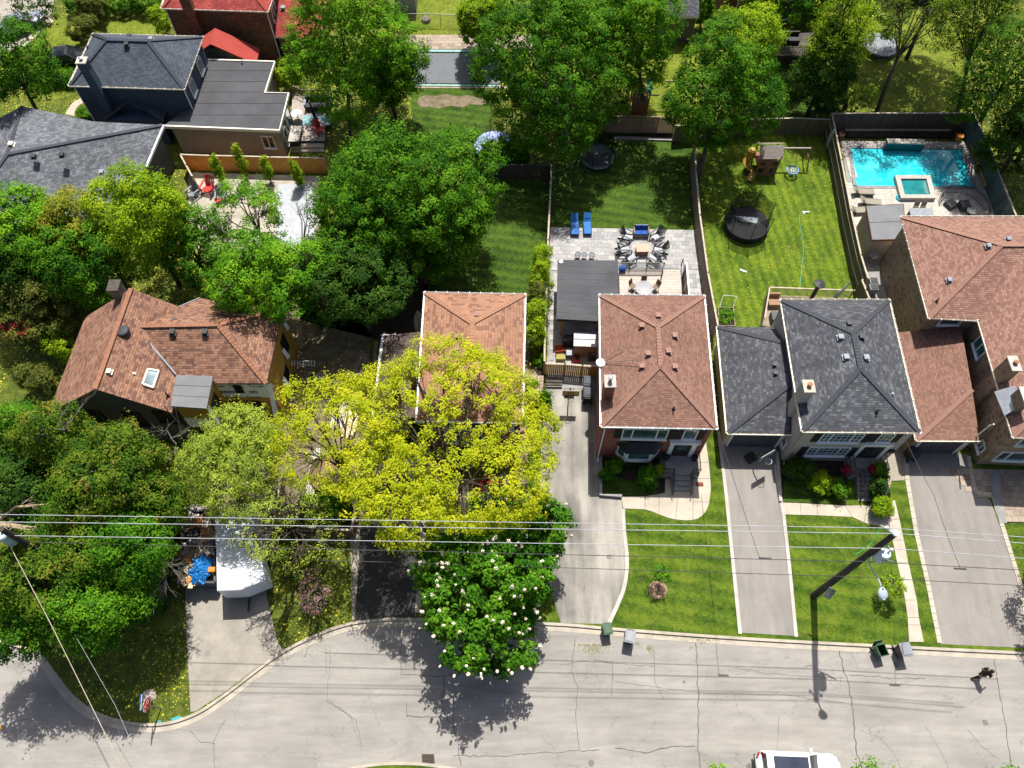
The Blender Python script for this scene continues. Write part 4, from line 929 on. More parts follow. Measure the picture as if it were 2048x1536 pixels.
# paddle board leaning on wall
pbd = T('surfboard', 'pale striped board standing against the back left wall of the light brown roofed house', 'board', P(835, 665))
b = MB(); qa, qb = P(838, 672, .2), P(832, 640, 1.2); n_ = 10; vs = []
for i in range(n_ + 1):
    t = i / n_; w = .34 * math.sin(math.pi * min(1, max(.02, t))) ** .6; p = qa.lerp(qa + Vector((.15, .5, 2.6)), t); vs += [p + Vector((-w, 0, 0)), p + Vector((w, 0, 0)), p + Vector((w, .06, 0)), p + Vector((-w, .06, 0))]
b.add(vs, [(4 * i + a, 4 * i + (a + 1) % 4, 4 * i + 4 + (a + 1) % 4, 4 * i + 4 + a) for i in range(n_) for a in range(4)]); b.ob('deck', mat('striped_board', (.6, .58, .5), (.25, .3, .32), .5, 1.5, st=(6, 1, .3)), pbd)

# ---- construction house on the left -------------------------------------------------
h = T('construction_house', 'brown shingled house under construction with yellow sheathing and white wrap', 'house', P(350, 780))
zr, ze = 8.0, 5.2
gp_f = P(190, 778, zr); gp_b = P(262, 577, zr)                       # main ridge
le_f = P(103, 809, 4.2); le_b = P(258, 568, 4.2); le_b = P(180, 590, 4.2)
re_f = P(346, 816, ze)
# make the plan square to the ridge
ax = (gp_b - gp_f); ax.z = 0; Lr = ax.length; ax.normalize(); px_ = Vector((ax.y, -ax.x, 0))
wR = (re_f - gp_f).dot(px_); wL = (le_f - gp_f).dot(px_)
re_f = gp_f + px_ * wR; re_f.z = ze; re_b = re_f + ax * Lr
le_f = gp_f + px_ * wL; le_f.z = 4.2; le_b = le_f + ax * Lr
# wing: ridge from main slope to the right
rw = P(270, 652, 7.2); rw2 = P(436, 649, 7.2); wd_ = (rw2 - rw); wd_.z = 0
c_fr = P(533, 767, ze); c_br = P(566, 618, ze)
wv_f = P(356, 752, 5.6); 
fe_l = P(352, 766, ze)      # front eave start of wing
be_l = P(400, 596, ze)
pl = [[le_f, gp_f, gp_b, le_b], [gp_f, re_f, re_b, gp_b], [rw, rw2, c_fr, fe_l], [rw2, c_br, c_fr], [rw, be_l, c_br, rw2]]
slope(h, [p[:] for p in pl], S_rust, mat('brown_fascia', (.25, .17, .13)), caps=[(gp_f, gp_b), (rw, rw2), (rw2, c_fr), (rw2, c_br)], capm=mat('ridge_shingle', (.36, .17, .10), (.24, .11, .07), .9, 6, .3, 30))
fl_ = MB(); q_ = onroof(pl, 353, 750, 6); fl_.bar(rw + Vector((0, 0, .06)), q_ + Vector((0, 0, .10)), .10, .10); fl_.bar(rw + Vector((0, 0, .03)), be_l + Vector((0, 0, .05)), .09, .03); fl_.ob('valley_flashing', M_galv, h)
# gable wall in dark siding
gb_ = []
for p in (le_f, gp_f, re_f): gb_.append(p + ax * .3 - Vector((0, 0, .12)))
a0, a1 = Vector((gb_[0].x, gb_[0].y, 0)) + px_ * .3, Vector((gb_[2].x, gb_[2].y, 0)) - px_ * .3
gz = lambda s, e: e.z
gL = gb_[0] + px_ * .3; gR_ = gb_[2] - px_ * .3; gL.z += .3; gR_.z += .25
th_ = ax * .2
MB().add([a0, a1, gR_, gb_[1], gL] + [q + th_ for q in (a0, a1, gR_, gb_[1], gL)], [(0, 1, 2, 3, 4), (9, 8, 7, 6, 5), (0, 5, 6, 1), (1, 6, 7, 2), (2, 7, 8, 3), (3, 8, 9, 4), (4, 9, 5, 0)]).ob('wall', M_dks, h)
A, B = a0, a1
for x0, y0, x1, y1 in ((166, 822, 196, 840), (245, 826, 282, 844), (306, 824, 338, 838)):
    s0, s1, z0, z1 = wallpx(A, B, x0, y0, x1, y1); window(h, A, B, s0, s0 + 1.15, z0 - .35, z1 + .25, (.5,), mf=M_wdk, mp=M_glassd)
bw_ = Vector((re_b.x, re_b.y, 0)); 
# body walls
lw = [(p.x, p.y) for p in (le_f + px_ * .3 + ax * .5, le_b + px_ * .3 - ax * .3)]
MB().bar(Vector((*lw[0], 2.1)), Vector((*lw[1], 2.1)), .2, 4.1).ob('wall', M_dks, h)
# wing walls: front (house wrap), right (OSB)
i_ = .12
wf0, wf1 = Vector((fe_l.x + .3, fe_l.y + i_, 0)), Vector((c_fr.x - i_, c_fr.y + i_, 0)); wr1 = Vector((c_br.x - i_, c_br.y - i_, 0))
d1 = (wf1 - wf0).normalized(); n1 = Vector((d1.y, -d1.x, 0))
MB().prism([wf0, wf1, wf1 - n1 * .2, wf0 - n1 * .2], 3.05, ze - .1).ob('wall_wrapped', M_wrap, h)
MB().prism([wf0, wf1, wf1 - n1 * .2, wf0 - n1 * .2], 0, 3.05).ob('wall', M_osb, h)
d2 = (wr1 - wf1).normalized(); n2 = Vector((d2.y, -d2.x, 0))
MB().prism([wf1 + d2 * .01, wr1, wr1 - n2 * .2, wf1 + d2 * .01 - n2 * .2], 0, ze - .1).ob('wall', M_osb, h)
# sheathing sheet joints on the right wall
L2 = (wr1 - wf1).length
for i in range(int(L2 / 1.22) + 1):
    for (z0, z1) in ((.02, 2.42), (2.44, 4.86)):
        a = wf1 + d2 * (.05 + i * 1.22); b = wf1 + d2 * min(L2 - .02, 1.25 + i * 1.22 - .02)
        if (b - a).length > .2: MB().bar(a + n2 * .012 + Vector((0, 0, (z0 + z1) / 2)), b + n2 * .012 + Vector((0, 0, (z0 + z1) / 2)), .02, z1 - z0).ob('sheathing_panel', M_osb, h)
M_hole = mat('dark_opening', (.012, .011, .01))
def hole(A, d, n, s0, s1, z0, z1):
    o = MB(); W = lambda s, z, o_: Vector((A.x, A.y, 0)) + d * s + n * o_ + Vector((0, 0, z))
    MB().bar(W(s0, (z0 + z1) / 2, .03), W(s1, (z0 + z1) / 2, .03), .03, z1 - z0).ob('window_opening', M_hole, h)
    f = MB()
    for a, b in (((s0, z0), (s1, z0)), ((s0, z1), (s1, z1)), ((s0, z0), (s0, z1)), ((s1, z0), (s1, z1))): f.bar(W(*a, .045), W(*b, .045), .05, .05)
    f.ob('window_frame', M_wdk, h)
s0, s1, z0, z1 = wallpx(wf0, wf1, 468, 774, 500, 792); hole(wf0, d1, n1, s0, s1 - .2, 3.75, 4.75)
hole(wf1, d2, n2, L2 - 2.0, L2 - 1.1, 2.3, 4.1); hole(wf1, d2, n2, L2 - 3.6, L2 - 2.6, .2, 2.2)
hole(wf0, d1, n1, 2.4, 4.4, .3, 2.5)
# wrap lettering
def text(s, size, m, name, parent, org, xd, zd, ext=.004):
    cu = bpy.data.curves.new(name, 'FONT'); cu.body = s; cu.size = size; cu.extrude = ext; cu.align_x = 'CENTER'; cu.align_y = 'CENTER'; cu.resolution_u = 2
    o = bpy.data.objects.new(name, cu); COL.objects.link(o); dg = bpy.context.evaluated_depsgraph_get(); me = bpy.data.meshes.new_from_object(o.evaluated_get(dg)); bpy.data.objects.remove(o)
    me.materials.clear(); me.materials.append(m); o = bpy.data.objects.new(name, me); COL.objects.link(o); o.parent = parent
    xd = xd.normalized(); zd = zd.normalized(); nd = xd.cross(zd); M_ = Matrix((xd, zd, nd)).transposed().to_4x4(); M_.translation = org - wloc(parent); o.matrix_local = M_; return o
UP = Vector((0, 0, 1))
def onW(px, py, off=.02):
    s, z = onwall(wf0, wf1, px, py); return Vector((wf0.x, wf0.y, 0)) + d1 * s + n1 * off + UP * z
for x, y in ((435, 772), (472, 773), (512, 772)): text('Tyvek', .42, M_ink, 'lettering', h, onW(x, y), d1, UP)
for x, y in ((466, 793), (507, 794)): text('Tyvek', .42, M_ink, 'lettering', h, onW(x, y), d1, UP)
M_blue = mat('blue_print', (.02, .07, .22), rough=.6)
for x in (458, 502):
    c = onW(x, 784, .012); 
    if x == 458: MB().bar(c - d1 * .55, c + d1 * .55, .012, .30).ob('printed_band', M_blue, h); text('RONA', .32, M_white, 'lettering', h, c + n1 * .012, d1, UP)
    else: MB().bar(c - d1 * .1, c + d1 * .45, .012, .30).ob('printed_band', M_blue, h); text('NA', .32, M_white, 'lettering', h, c + n1 * .012 + d1 * .2, d1, UP)
# loose wrap pieces and diagonal post
b = MB(); q = Vector((wf1.x, wf1.y, ze - .3))
b.add([q, q + n2 * .35 + d2 * .1, q + n1 * 1.9 + n2 * .5 - UP * 3.3, q + n1 * 1.5 - UP * 3.4, q + n1 * .2 - UP * .6], [(0, 1, 2, 3, 4)]); b.ob('loose_wrap', M_wrap, h)
for i in range(3):
    a = wf1 + d2 * (L2 - .7 - i * 1.6) + n2 * .05 + UP * (4.7 - i * 1.2); MB().add([a, a + d2 * .35 + n2 * .05, a + d2 * .3 - UP * 1.1 + n2 * .25, a - d2 * .1 - UP * .9 + n2 * .2], [(0, 1, 2, 3)]).ob('loose_wrap', M_wrap, h)
# grey flat dormer with OSB box
dc = hxy([(352, 750), (426, 752), (413, 817), (341, 812)], 5.7)
MB().prism(dc, 5.55, 5.7).ob('dormer_roof', M_flatg, h); dd = insetw(dc, .12); walls(h, dd, 2.6, 5.54, M_osb, 'dormer_wall', .1)
for t in (.33, .66): a = dc[0].lerp(dc[3], t); b = dc[1].lerp(dc[2], t); MB().bar(a + UP * .006, b + UP * .006, .03, .012).ob('membrane_seam', M_flat, h)
fdl = sorted(dd, key=lambda p: p.y)[:2]; fdl.sort(key=lambda p: p.x); hA, hB = Vector((fdl[0].x, fdl[0].y, 0)), Vector((fdl[1].x, fdl[1].y, 0)); dh, nh = outward(hA, hB)
MB().bar(hA + nh * .02 + UP * 3.2, hB + nh * .02 + UP * 3.2, .02, 1.3).ob('wrap_panel', M_wrap, h)
rdl = sorted(dd, key=lambda p: -p.x)[:2]; rdl.sort(key=lambda p: p.y); hA, hB = Vector((rdl[0].x, rdl[0].y, 0)), Vector((rdl[1].x, rdl[1].y, 0)); dh = (hB - hA).normalized(); nh = Vector((dh.y, -dh.x, 0)); hole(hA, dh, nh, .4, 1.5, 3.3, 4.9)
MB().bar(hA + nh * .03 + UP * 4.2, hA + dh * .35 + nh * .03 + UP * 4.2, .02, 2.4).ob('wrap_panel', M_wrap, h)
# skylight, vents
sk = [onroof(pl, x, y, 6) for x, y in ((298, 740), (319, 744), (308, 777), (287, 770))]
f = MB()
for i in range(4): f.bar(sk[i] + UP * .1, sk[(i + 1) % 4] + UP * .1, .12, .16)
sko = f.ob('skylight', M_trim, h); MB().add([q + UP * .13 for q in sk], [(0, 1, 2, 3)]).ob('pane', glassy('skylight_glass', (.32, .42, .45), .15), sko)
for x, y in ((346, 661), (411, 661)): vent(h, onroof(pl, x, y + 5, 7), M_vent_bk)
for x, y in ((350, 647), (414, 647)): vent(h, onroof(pl, x, y - 4, 7), M_vent_bk, .28, .12)
q = onroof(pl, 247, 664, 7); MB().lathe([(.42, 0), (.42, .16), (.36, .24), (.02, .27)], q, 18).ob('turbine_vent', M_vent_bk, h)
q = onroof(pl, 220, 745, 7); vent(h, q, M_trim, .28); q = onroof(pl, 269, 748, 7); vent(h, q, M_trim, .12, .12)
pipe(h, onroof(pl, 336, 792, 6), M_black, .5, .05)
q = P(228, 572, 8.2); chimney(h, q, .65, .8, 4.5, 8.2, mat('sooty_chimney', (.26, .21, .17)), 0, capm=M_dkwood)
sp = Vector((re_f.x - .2, re_f.y + .1, 0)); MB().tube([sp + UP * 3.0, sp + UP * 6.0, sp + UP * 6.15 + Vector((-.1, -.1, 0))], .04, 6).ob('service_mast', M_galv, h)

# ---- navy house and its beige flat-roofed addition -----------------------------------
EZ6 = 5.6
C = hxy([(186, 68), (405.7, 74), (368.4, 178), (138, 171)], EZ6)
h = T('navy_house', 'dark blue sided two storey house with slate blue hip roof at the upper left', 'house', P(280, 200))
rp = hip(h, C, EZ6, 2.0, S_navy, M_trim, along='x', inset_k=.95)
W6 = insetw(C, .25); W6 = sorted(W6, key=lambda p: p.y); FLw, FRw = sorted(W6[:2], key=lambda p: p.x); BLw, BRw = sorted(W6[2:], key=lambda p: p.x)
walls(h, [FLw, FRw, BRw, BLw], 0, EZ6 - .1, M_navys)
A, B = Vector((FRw.x, FRw.y, 0)), Vector((BRw.x, BRw.y, 0)); d_ = (B - A).normalized(); n_ = Vector((d_.y, -d_.x, 0))
for x0, y0, x1, y1 in ((374, 160, 388, 174), (393, 118, 402, 134)):
    s = (onwall(A, B, x0, y0)[0] + onwall(A, B, x1, y1)[0]) / 2; window(h, A, B, s - .5, s + .5, 3.6, 4.9, (), n=n_)
downspout(h, (C[3].x + .2, C[3].y + .2), (FLw.x + .0, FLw.y - .08), EZ6 - .1); downspout(h, (C[2].x - .1, C[2].y + .1), (FRw.x + .07, FRw.y - .05), EZ6 - .1)
chimney(h, P(164, 122, 8.2), .7, .7, 0.1, 8.2, M_navys, capm=M_conc2, flue_h=.15)
for x, y, m_, s in ((254, 91, M_vent_bk, .34), (303, 80, M_vent_gr, .34)): vent(h, onroof(rp, x, y), m_, s)
vent(h, onroof(rp, 258, 72), M_vent_bk, .3, .1); pipe(h, onroof(rp, 176, 97), M_black, .5, .05)
# small navy lean roof below
q0, q1, q2 = P(257, 200, 4.2), P(205, 243, 2.9), P(326, 243, 2.9); q3 = Vector((q2.x, q0.y + 1, 2.9)); q4 = Vector((q1.x, q0.y + 1, 2.9)); q0b = Vector((q0.x, q0.y + 1.2, 4.2))
slope(h, [[q1, q0, q0b, q4], [q0, q2, q3, q0b]], S_navy, M_navys, name='porch_roof')
MB().prism([(q1.x + .3, q1.y + .2), (q2.x - .3, q2.y + .2), (q2.x - .3, FLw.y - .02), (q1.x + .3, FLw.y - .02)], 0, 2.85).ob('porch_wall', M_navys, h)
AZ = 3.3
pts = [(417, 120), (549.5, 124), (530, 186), (577.6, 187), (559, 261), (326, 252), (385, 211)]
Aw = hxy(pts, AZ)
a = T('beige_addition', 'beige stucco single storey extension with black flat roof behind the navy house', 'extension', P(460, 240))
MB().prism([(p.x, p.y) for p in Aw], AZ - .2, AZ).ob('roof', M_flat, a)
# membrane seams
sm = MB()
for t in (.16, .33, .5, .66, .83):
    y = Aw[5].y + (Aw[0].y - Aw[5].y) * t; xs = []
    for i in range(len(Aw)):
        p, q = Aw[i], Aw[(i + 1) % len(Aw)]
        if (p.y - y) * (q.y - y) < 0: xs.append(p.x + (q.x - p.x) * (y - p.y) / (q.y - p.y))
    if len(xs) >= 2: sm.bar((min(xs) + .1, y, AZ + .006), (max(xs) - .1, y, AZ + .006), .05, .012)
sm.ob('membrane_seams', mat('seam', (.03, .03, .035)), a, kind='stuff')
e = MB(); strip(e, [(p.x, p.y) for p in (Aw[5], Aw[4], Aw[3], Aw[2], Aw[1], Aw[0])], -.08, .06, AZ - .2, AZ + .08); e.ob('gutter', M_trim, a)
iw = inset([(p.x, p.y) for p in Aw], .25); walls(a, iw, 0, AZ - .22, M_stucco2)
srt = sorted(iw, key=lambda p: p.y)[:2]; srt.sort(key=lambda p: p.x); A, B = Vector((srt[0].x, srt[0].y, 0)), Vector((srt[1].x, srt[1].y, 0))
s0, s1, z0, z1 = wallpx(A, B, 521, 270, 551, 290); window(a, A, B, s0, s1, 1.1, 2.4, (.5,), mp=glassy('warm_glass', (.30, .22, .10), c2=(.03, .03, .03)))
Cn = max(iw, key=lambda p: p.x); cand = sorted(iw, key=lambda p: -p.x)[:2]; cand.sort(key=lambda p: p.y); A, B = Vector((cand[0].x, cand[0].y, 0)), Vector((cand[1].x, cand[1].y, 0)); d_ = (B - A).normalized(); n_ = Vector((d_.y, -d_.x, 0))
window(a, A, B, .9, 2.3, .5, 2.6, (), n=n_); window(a, A, B, 2.5, 3.7, .5, 2.6, (), n=n_)
pipe(a, P(485, 127, AZ), M_galv, .35, .06)
# grey-shingled house left
h = T('slate_house', 'low house with large slate grey shingle roof at the left edge', 'house', P(120, 330))
v1, v2, v3, v5, v6, v7, v8 = P(44, 212, 4.9), P(-120, 300, 3.2), P(325, 250, 4.6), P(15, 308, 5.0), P(290, 333, 3.4), P(-80, 440, 3.2), P(215, 455, 3.2)
vb = P(187, 243, 4.5)
pl7 = [[v1, v5, v3, vb], [v5, v7, v8, v6, v3], [v1, v2, v7, v5]]
slope(h, pl7, S_slate, M_trim, caps=[(v1, v5), (v5, v3), (v5, v7)])
MB().bar(v3 + Vector((.12, 0, -.05)), v6 + Vector((.12, 0, -.05)), .16, .2).ob('rake_board', M_white, h)
wA, wB = Vector((v6.x - .5, v6.y + .4, 0)), Vector((v3.x - .5, v3.y - .2, 0))
MB().add([wA, wB, wB + UP * 4.3, wA + UP * 3.2, wA + Vector((-.2, 0, 0)), wB + Vector((-.2, 0, 0)), wB + Vector((-.2, 0, 4.3)), wA + Vector((-.2, 0, 3.2))], [(0, 1, 2, 3), (7, 6, 5, 4), (3, 2, 6, 7), (0, 3, 7, 4), (1, 5, 6, 2)]).ob('wall', M_dks, h)
MB().prism([(p.x, p.y) for p in (Vector((v7.x, v7.y + .4, 0)), Vector((v8.x - .4, v8.y + .4, 0)), wA - Vector((.25, 0, 0)), wB - Vector((.25, .3, 0)), Vector((v1.x, v1.y - .6, 0)), Vector((v2.x, v2.y - .4, 0)))], 0, 2.8).ob('wall', M_dks, h)
for x, y, m_ in ((24, 290, M_trim), (69, 315, M_vent_bk), (125, 312, M_vent_bk), (205, 346, M_vent_gr), (4, 331, M_trim)): vent(h, onroof(pl7, x, y), m_, .36)
# ---- red-roofed house at the top ------------------------------------------------------
EZ8 = 5.6
h = T('red_roof_house', 'old brick house with bright red shingle roofs at the top edge', 'house', P(440, 30))
FL, FR = P(323, 16, EZ8), P(535.5, 23, EZ8); BR = FR + Vector((.6, 8.5, 0)); BL = FL + Vector((-.2, 8.5, 0))
rp = hip(h, [BL, BR, FR, FL], EZ8, 2.4, S_red, M_trim, along='x')
W8 = sorted(insetw([BL, BR, FR, FL], .25), key=lambda p: p.y); FLw, FRw = sorted(W8[:2], key=lambda p: p.x); BLw, BRw = sorted(W8[2:], key=lambda p: p.x)
walls(h, [FLw, FRw, BRw, BLw], 0, EZ8 - .1, B_dark)
downspout(h, (FL.x + .2, FL.y + .1), (FLw.x, FLw.y - .06), EZ8 - .1); downspout(h, (FR.x - .1, FR.y + .1), (FRw.x + .05, FRw.y - .06), EZ8 - .1)
q = FLw.lerp(FRw, .25); chimney(h, Vector((q.x, q.y - .3, 0)), .9, .6, .1, 9, B_dark, 0)
A, B = Vector((FRw.x, FRw.y, 0)), Vector((BRw.x, BRw.y, 0)); window(h, A, B, 1.0, 2.2, 3.6, 4.9, (.5,), n=Vector((1, 0, 0)))
# wing to the right
a0, a1 = P(549, 73, 3.0), P(640, 78, 3.0); b1 = a1 + Vector((0, 7, 0)); b0 = a0 + Vector((.2, 7, 0)); rd0 = (a0 + b0) / 2 + UP * 1.7; rd1 = (a1 + b1) / 2 + UP * 1.7 + Vector((-2.5, 0, 0))
slope(h, [[a0, a1, rd1, rd0], [a0, rd0, b0], [rd0, rd1, b1, b0], [a1, b1, rd1]], S_red, M_trim, name='wing_roof')
MB().prism([(a0.x + .2, a0.y + .25), (a1.x - .2, a1.y + .25), (b1.x - .2, b1.y - .2), (b0.x + .2, b0.y - .2)], 0, 2.85).ob('wing_wall', B_dark, h)
for x, y in ((570, 5), (567, 18)): vent(h, P(x, y, 4.1), M_vent_gr, .4)
# red porch gable
pk, pr_, plf = P(431, 56, 4.6), P(513, 119, 2.6), P(398, 84, 2.6); pf = P(421, 88, 4.6)
y_b = pk.y; fy = pf.y
pk = Vector((pf.x, y_b, 4.6)); g1, g0 = Vector((pf.x + 3.4, fy, 2.5)), Vector((pf.x - 3.4, fy, 2.5)); g1b, g0b = Vector((g1.x, y_b, 2.5)), Vector((g0.x, y_b, 2.5))
t = T('red_gable_shed', 'small shed with bright red gable roof and dark plank gable wall', 'shed', (pf.x, fy + 1, 0))
slope(t, [[pf, g1, g1b, pk], [g0, pf, pk, g0b]], mat('red_felt', (.42, .06, .045), (.34, .045, .035), .85, 3, .4, 40), mat('rf', (.3, .05, .04)))
nb = 9
for i in range(nb):
    z0_ = 0.1 + 4.4 * i / nb; z1_ = 0.1 + 4.4 * (i + 1) / nb - .03; wdt = 3.1 if z1_ < 2.6 else 3.1 * (4.55 - z1_) / 2.0
    if wdt > .15: MB().box((pf.x, fy + .25, (z0_ + z1_) / 2), (2 * wdt, .06, z1_ - z0_)).ob('plank', mat('charred_plank', (.14, .12, .10), (.06, .05, .045), .9, 3, .4, 20, st=(.3, 1, 1)), t)
MB().prism([(g0.x + .3, fy + .3), (g1.x - .3, fy + .3), (g1.x - .3, y_b), (g0.x + .3, y_b)], 0, 2.4).ob('wall', M_dkwood, t)
# ---- further buildings at the top -----------------------------------------------------
a0, a1 = P(1330, 34, 3.0), P(1399, 34, 3.0)
t = T('back_garage', 'dark walled garage with grey shingle roof at the top between the trees', 'garage', P(1370, 70))
slope(t, [[a0, a1, a1 + Vector((0, 3.5, 1.6)), a0 + Vector((0, 3.5, 1.6))], [a0 + Vector((0, 3.5, 1.6)), a1 + Vector((0, 3.5, 1.6)), a1 + Vector((0, 7, 0)), a0 + Vector((0, 7, 0))]], S_grey, M_trim)
MB().prism([(a0.x + .2, a0.y + .3), (a1.x - .2, a1.y + .3), (a1.x - .2, a1.y + 6.8), (a0.x + .2, a0.y + 6.8)], 0, 2.9).ob('wall', M_dks, t)
t = T('dark_brick_house', 'dark brick house in the shade with a wooden deck at the top right', 'house', P(1480, 40))
a0, a1 = P(1436, 60, 0), P(1640, 48, 0); MB().prism([(a0.x, a0.y), (a1.x, a1.y), (a1.x, a1.y + 9), (a0.x, a0.y + 9)], 0, 5.4).ob('wall', B_dark, t)
e0, e1 = Vector((a0.x - .4, a0.y - .4, 5.4)), Vector((a1.x + .4, a1.y - .4, 5.4)); slope(t, [[e0, e1, e1 + Vector((-4, 5, 2.2)), e0 + Vector((4, 5, 2.2))], [e0, e0 + Vector((4, 5, 2.2)), e0 + Vector((0, 10, 0))], [e1, e1 + Vector((0, 10, 0)), e1 + Vector((-4, 5, 2.2))]], S_dkbr, M_trim)
A, B = Vector((a0.x, a0.y, 0)), Vector((a1.x, a1.y, 0)); window(t, A, B, 1.2, 2.6, 3.2, 4.5, (.5,)); window(t, A, B, 5, 7, .8, 2.8, (.5,))
downspout(t, (a0.x + 1.4, a0.y - .2), (a0.x + 1.2, a0.y - .07), 5.2)
t = T('grey_green_shed', 'pale grey green shed wall cut by the top edge', 'shed', P(815, 10))
a0, a1 = P(795, 26, 0), P(833, 26, 0); MB().prism([(a0.x, a0.y), (a1.x, a1.y), (a1.x, a1.y + 4), (a0.x, a0.y + 4)], 0, 2.3).ob('wall', mat('pale_green_paint', (.42, .45, .40)), t)
MB().prism([(a0.x - .2, a0.y - .2), (a1.x + .2, a1.y - .2), (a1.x + .2, a1.y + 4.2), (a0.x - .2, a0.y + 4.2)], 2.3, 2.45).ob('roof', M_flatg, t)
# ================================================================ TREES AND PLANTS
RN = np.random.RandomState(11)
L_green = leafmat('maple_leaves', (.012, .062, .004), (.080, .205, .008), (.15, .28, .012))
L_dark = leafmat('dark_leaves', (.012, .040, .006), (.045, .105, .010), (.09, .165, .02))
L_bright = leafmat('bright_leaves', (.03, .12, .005), (.135, .29, .010), (.22, .36, .014))
L_blue = leafmat('bluish_leaves', (.014, .050, .010), (.060, .135, .022), (.13, .22, .04))
L_yel = leafmat('yellow_leaves', (.27, .34, .010), (.47, .48, .018), (.58, .54, .03), tr=.42)
L_yg = leafmat('yellowgreen_leaves', (.09, .18, .006), (.25, .36, .010), (.34, .42, .016))
L_olive = leafmat('olive_leaves', (0.051, 0.073, 0.014), (0.145, 0.166, 0.026), (0.207, 0.166, 0.051))
L_willow = leafmat('greygreen_leaves', (.15, .22, .03), (.36, .44, .05), (.46, .50, .10), tr=.35)
L_mixed = leafmat('mixed_leaves', (.018, .058, .006), (.105, .175, .010), (.20, .12, .03))
L_orange = leafmat('orange_green_leaves', (0.104, 0.145, 0.014), (0.228, 0.249, 0.021), (0.373, 0.207, 0.036))
L_fine = leafmat('locust_leaves', (.030, .075, .006), (.12, .19, .010), (.24, .29, .016))
L_chest = leafmat('chestnut_leaves', (.020, .085, .005), (.085, .215, .010), (.16, .30, .015))
L_red = leafmat('red_leaves', (.20, .012, .02), (.38, .03, .05), (.45, .10, .10))
L_pink = leafmat('redbud_leaves', (.22, .12, .12), (.36, .22, .22), (.20, .22, .05))
M_flower = mat('chestnut_flower', (.80, .72, .58), (.62, .50, .40), .7, 12)
M_bark = mat('bark', (.13, .105, .08), (.05, .04, .032), .95, 5, .8, 25, st=(1, 1, .25))
M_barkg = mat('grey_bark', (.27, .24, .20), (.13, .115, .095), .95, 5, .8, 25, st=(1, 1, .25))
M_dead = mat('dead_wood', (.42, .34, .22), (.28, .22, .14), .95, 5, .5, 25)

def leafmesh(name, m, parent, pos, nrm, size, c1, aspect=.62, seed=0):
    """pos,nrm (n,3); size (n,); c1 (n,) clump value -> quads"""
    n = len(pos); rs = np.random.RandomState(seed)
    nrm = nrm / np.linalg.norm(nrm, axis=1, keepdims=True)
    t = rs.normal(size=(n, 3)); t -= (t * nrm).sum(1, keepdims=True) * nrm; t /= np.linalg.norm(t, axis=1, keepdims=True)
    b = np.cross(nrm, t); s = size[:, None]
    v = np.empty((n, 4, 3)); v[:, 0] = pos - t * s * .5; v[:, 1] = pos + b * s * aspect * .5 + t * s * .08 + nrm * s * .10; v[:, 2] = pos + t * s * .5; v[:, 3] = pos - b * s * aspect * .5 + t * s * .08 + nrm * s * .10
    off = np.array(wloc(parent)) if parent else np.zeros(3)
    me = bpy.data.meshes.new(name); me.vertices.add(n * 4); me.vertices.foreach_set('co', (v.reshape(-1, 3) - off).astype(np.float32).ravel())
    me.loops.add(n * 4); me.loops.foreach_set('vertex_index', np.arange(n * 4, dtype=np.int32)); me.polygons.add(n)
    me.polygons.foreach_set('loop_start', np.arange(0, n * 4, 4, dtype=np.int32)); me.polygons.foreach_set('loop_total', np.full(n, 4, np.int32))
    uv = me.uv_layers.new(name='UVMap'); a = np.empty((n, 4, 2), np.float32); a[:, :, 0] = c1[:, None]; a[:, :, 1] = rs.rand(n)[:, None]; uv.data.foreach_set('uv', a.ravel())
    me.update(calc_edges=True); me.materials.append(m); o = bpy.data.objects.new(name, me); COL.objects.link(o); o.parent = parent; return o

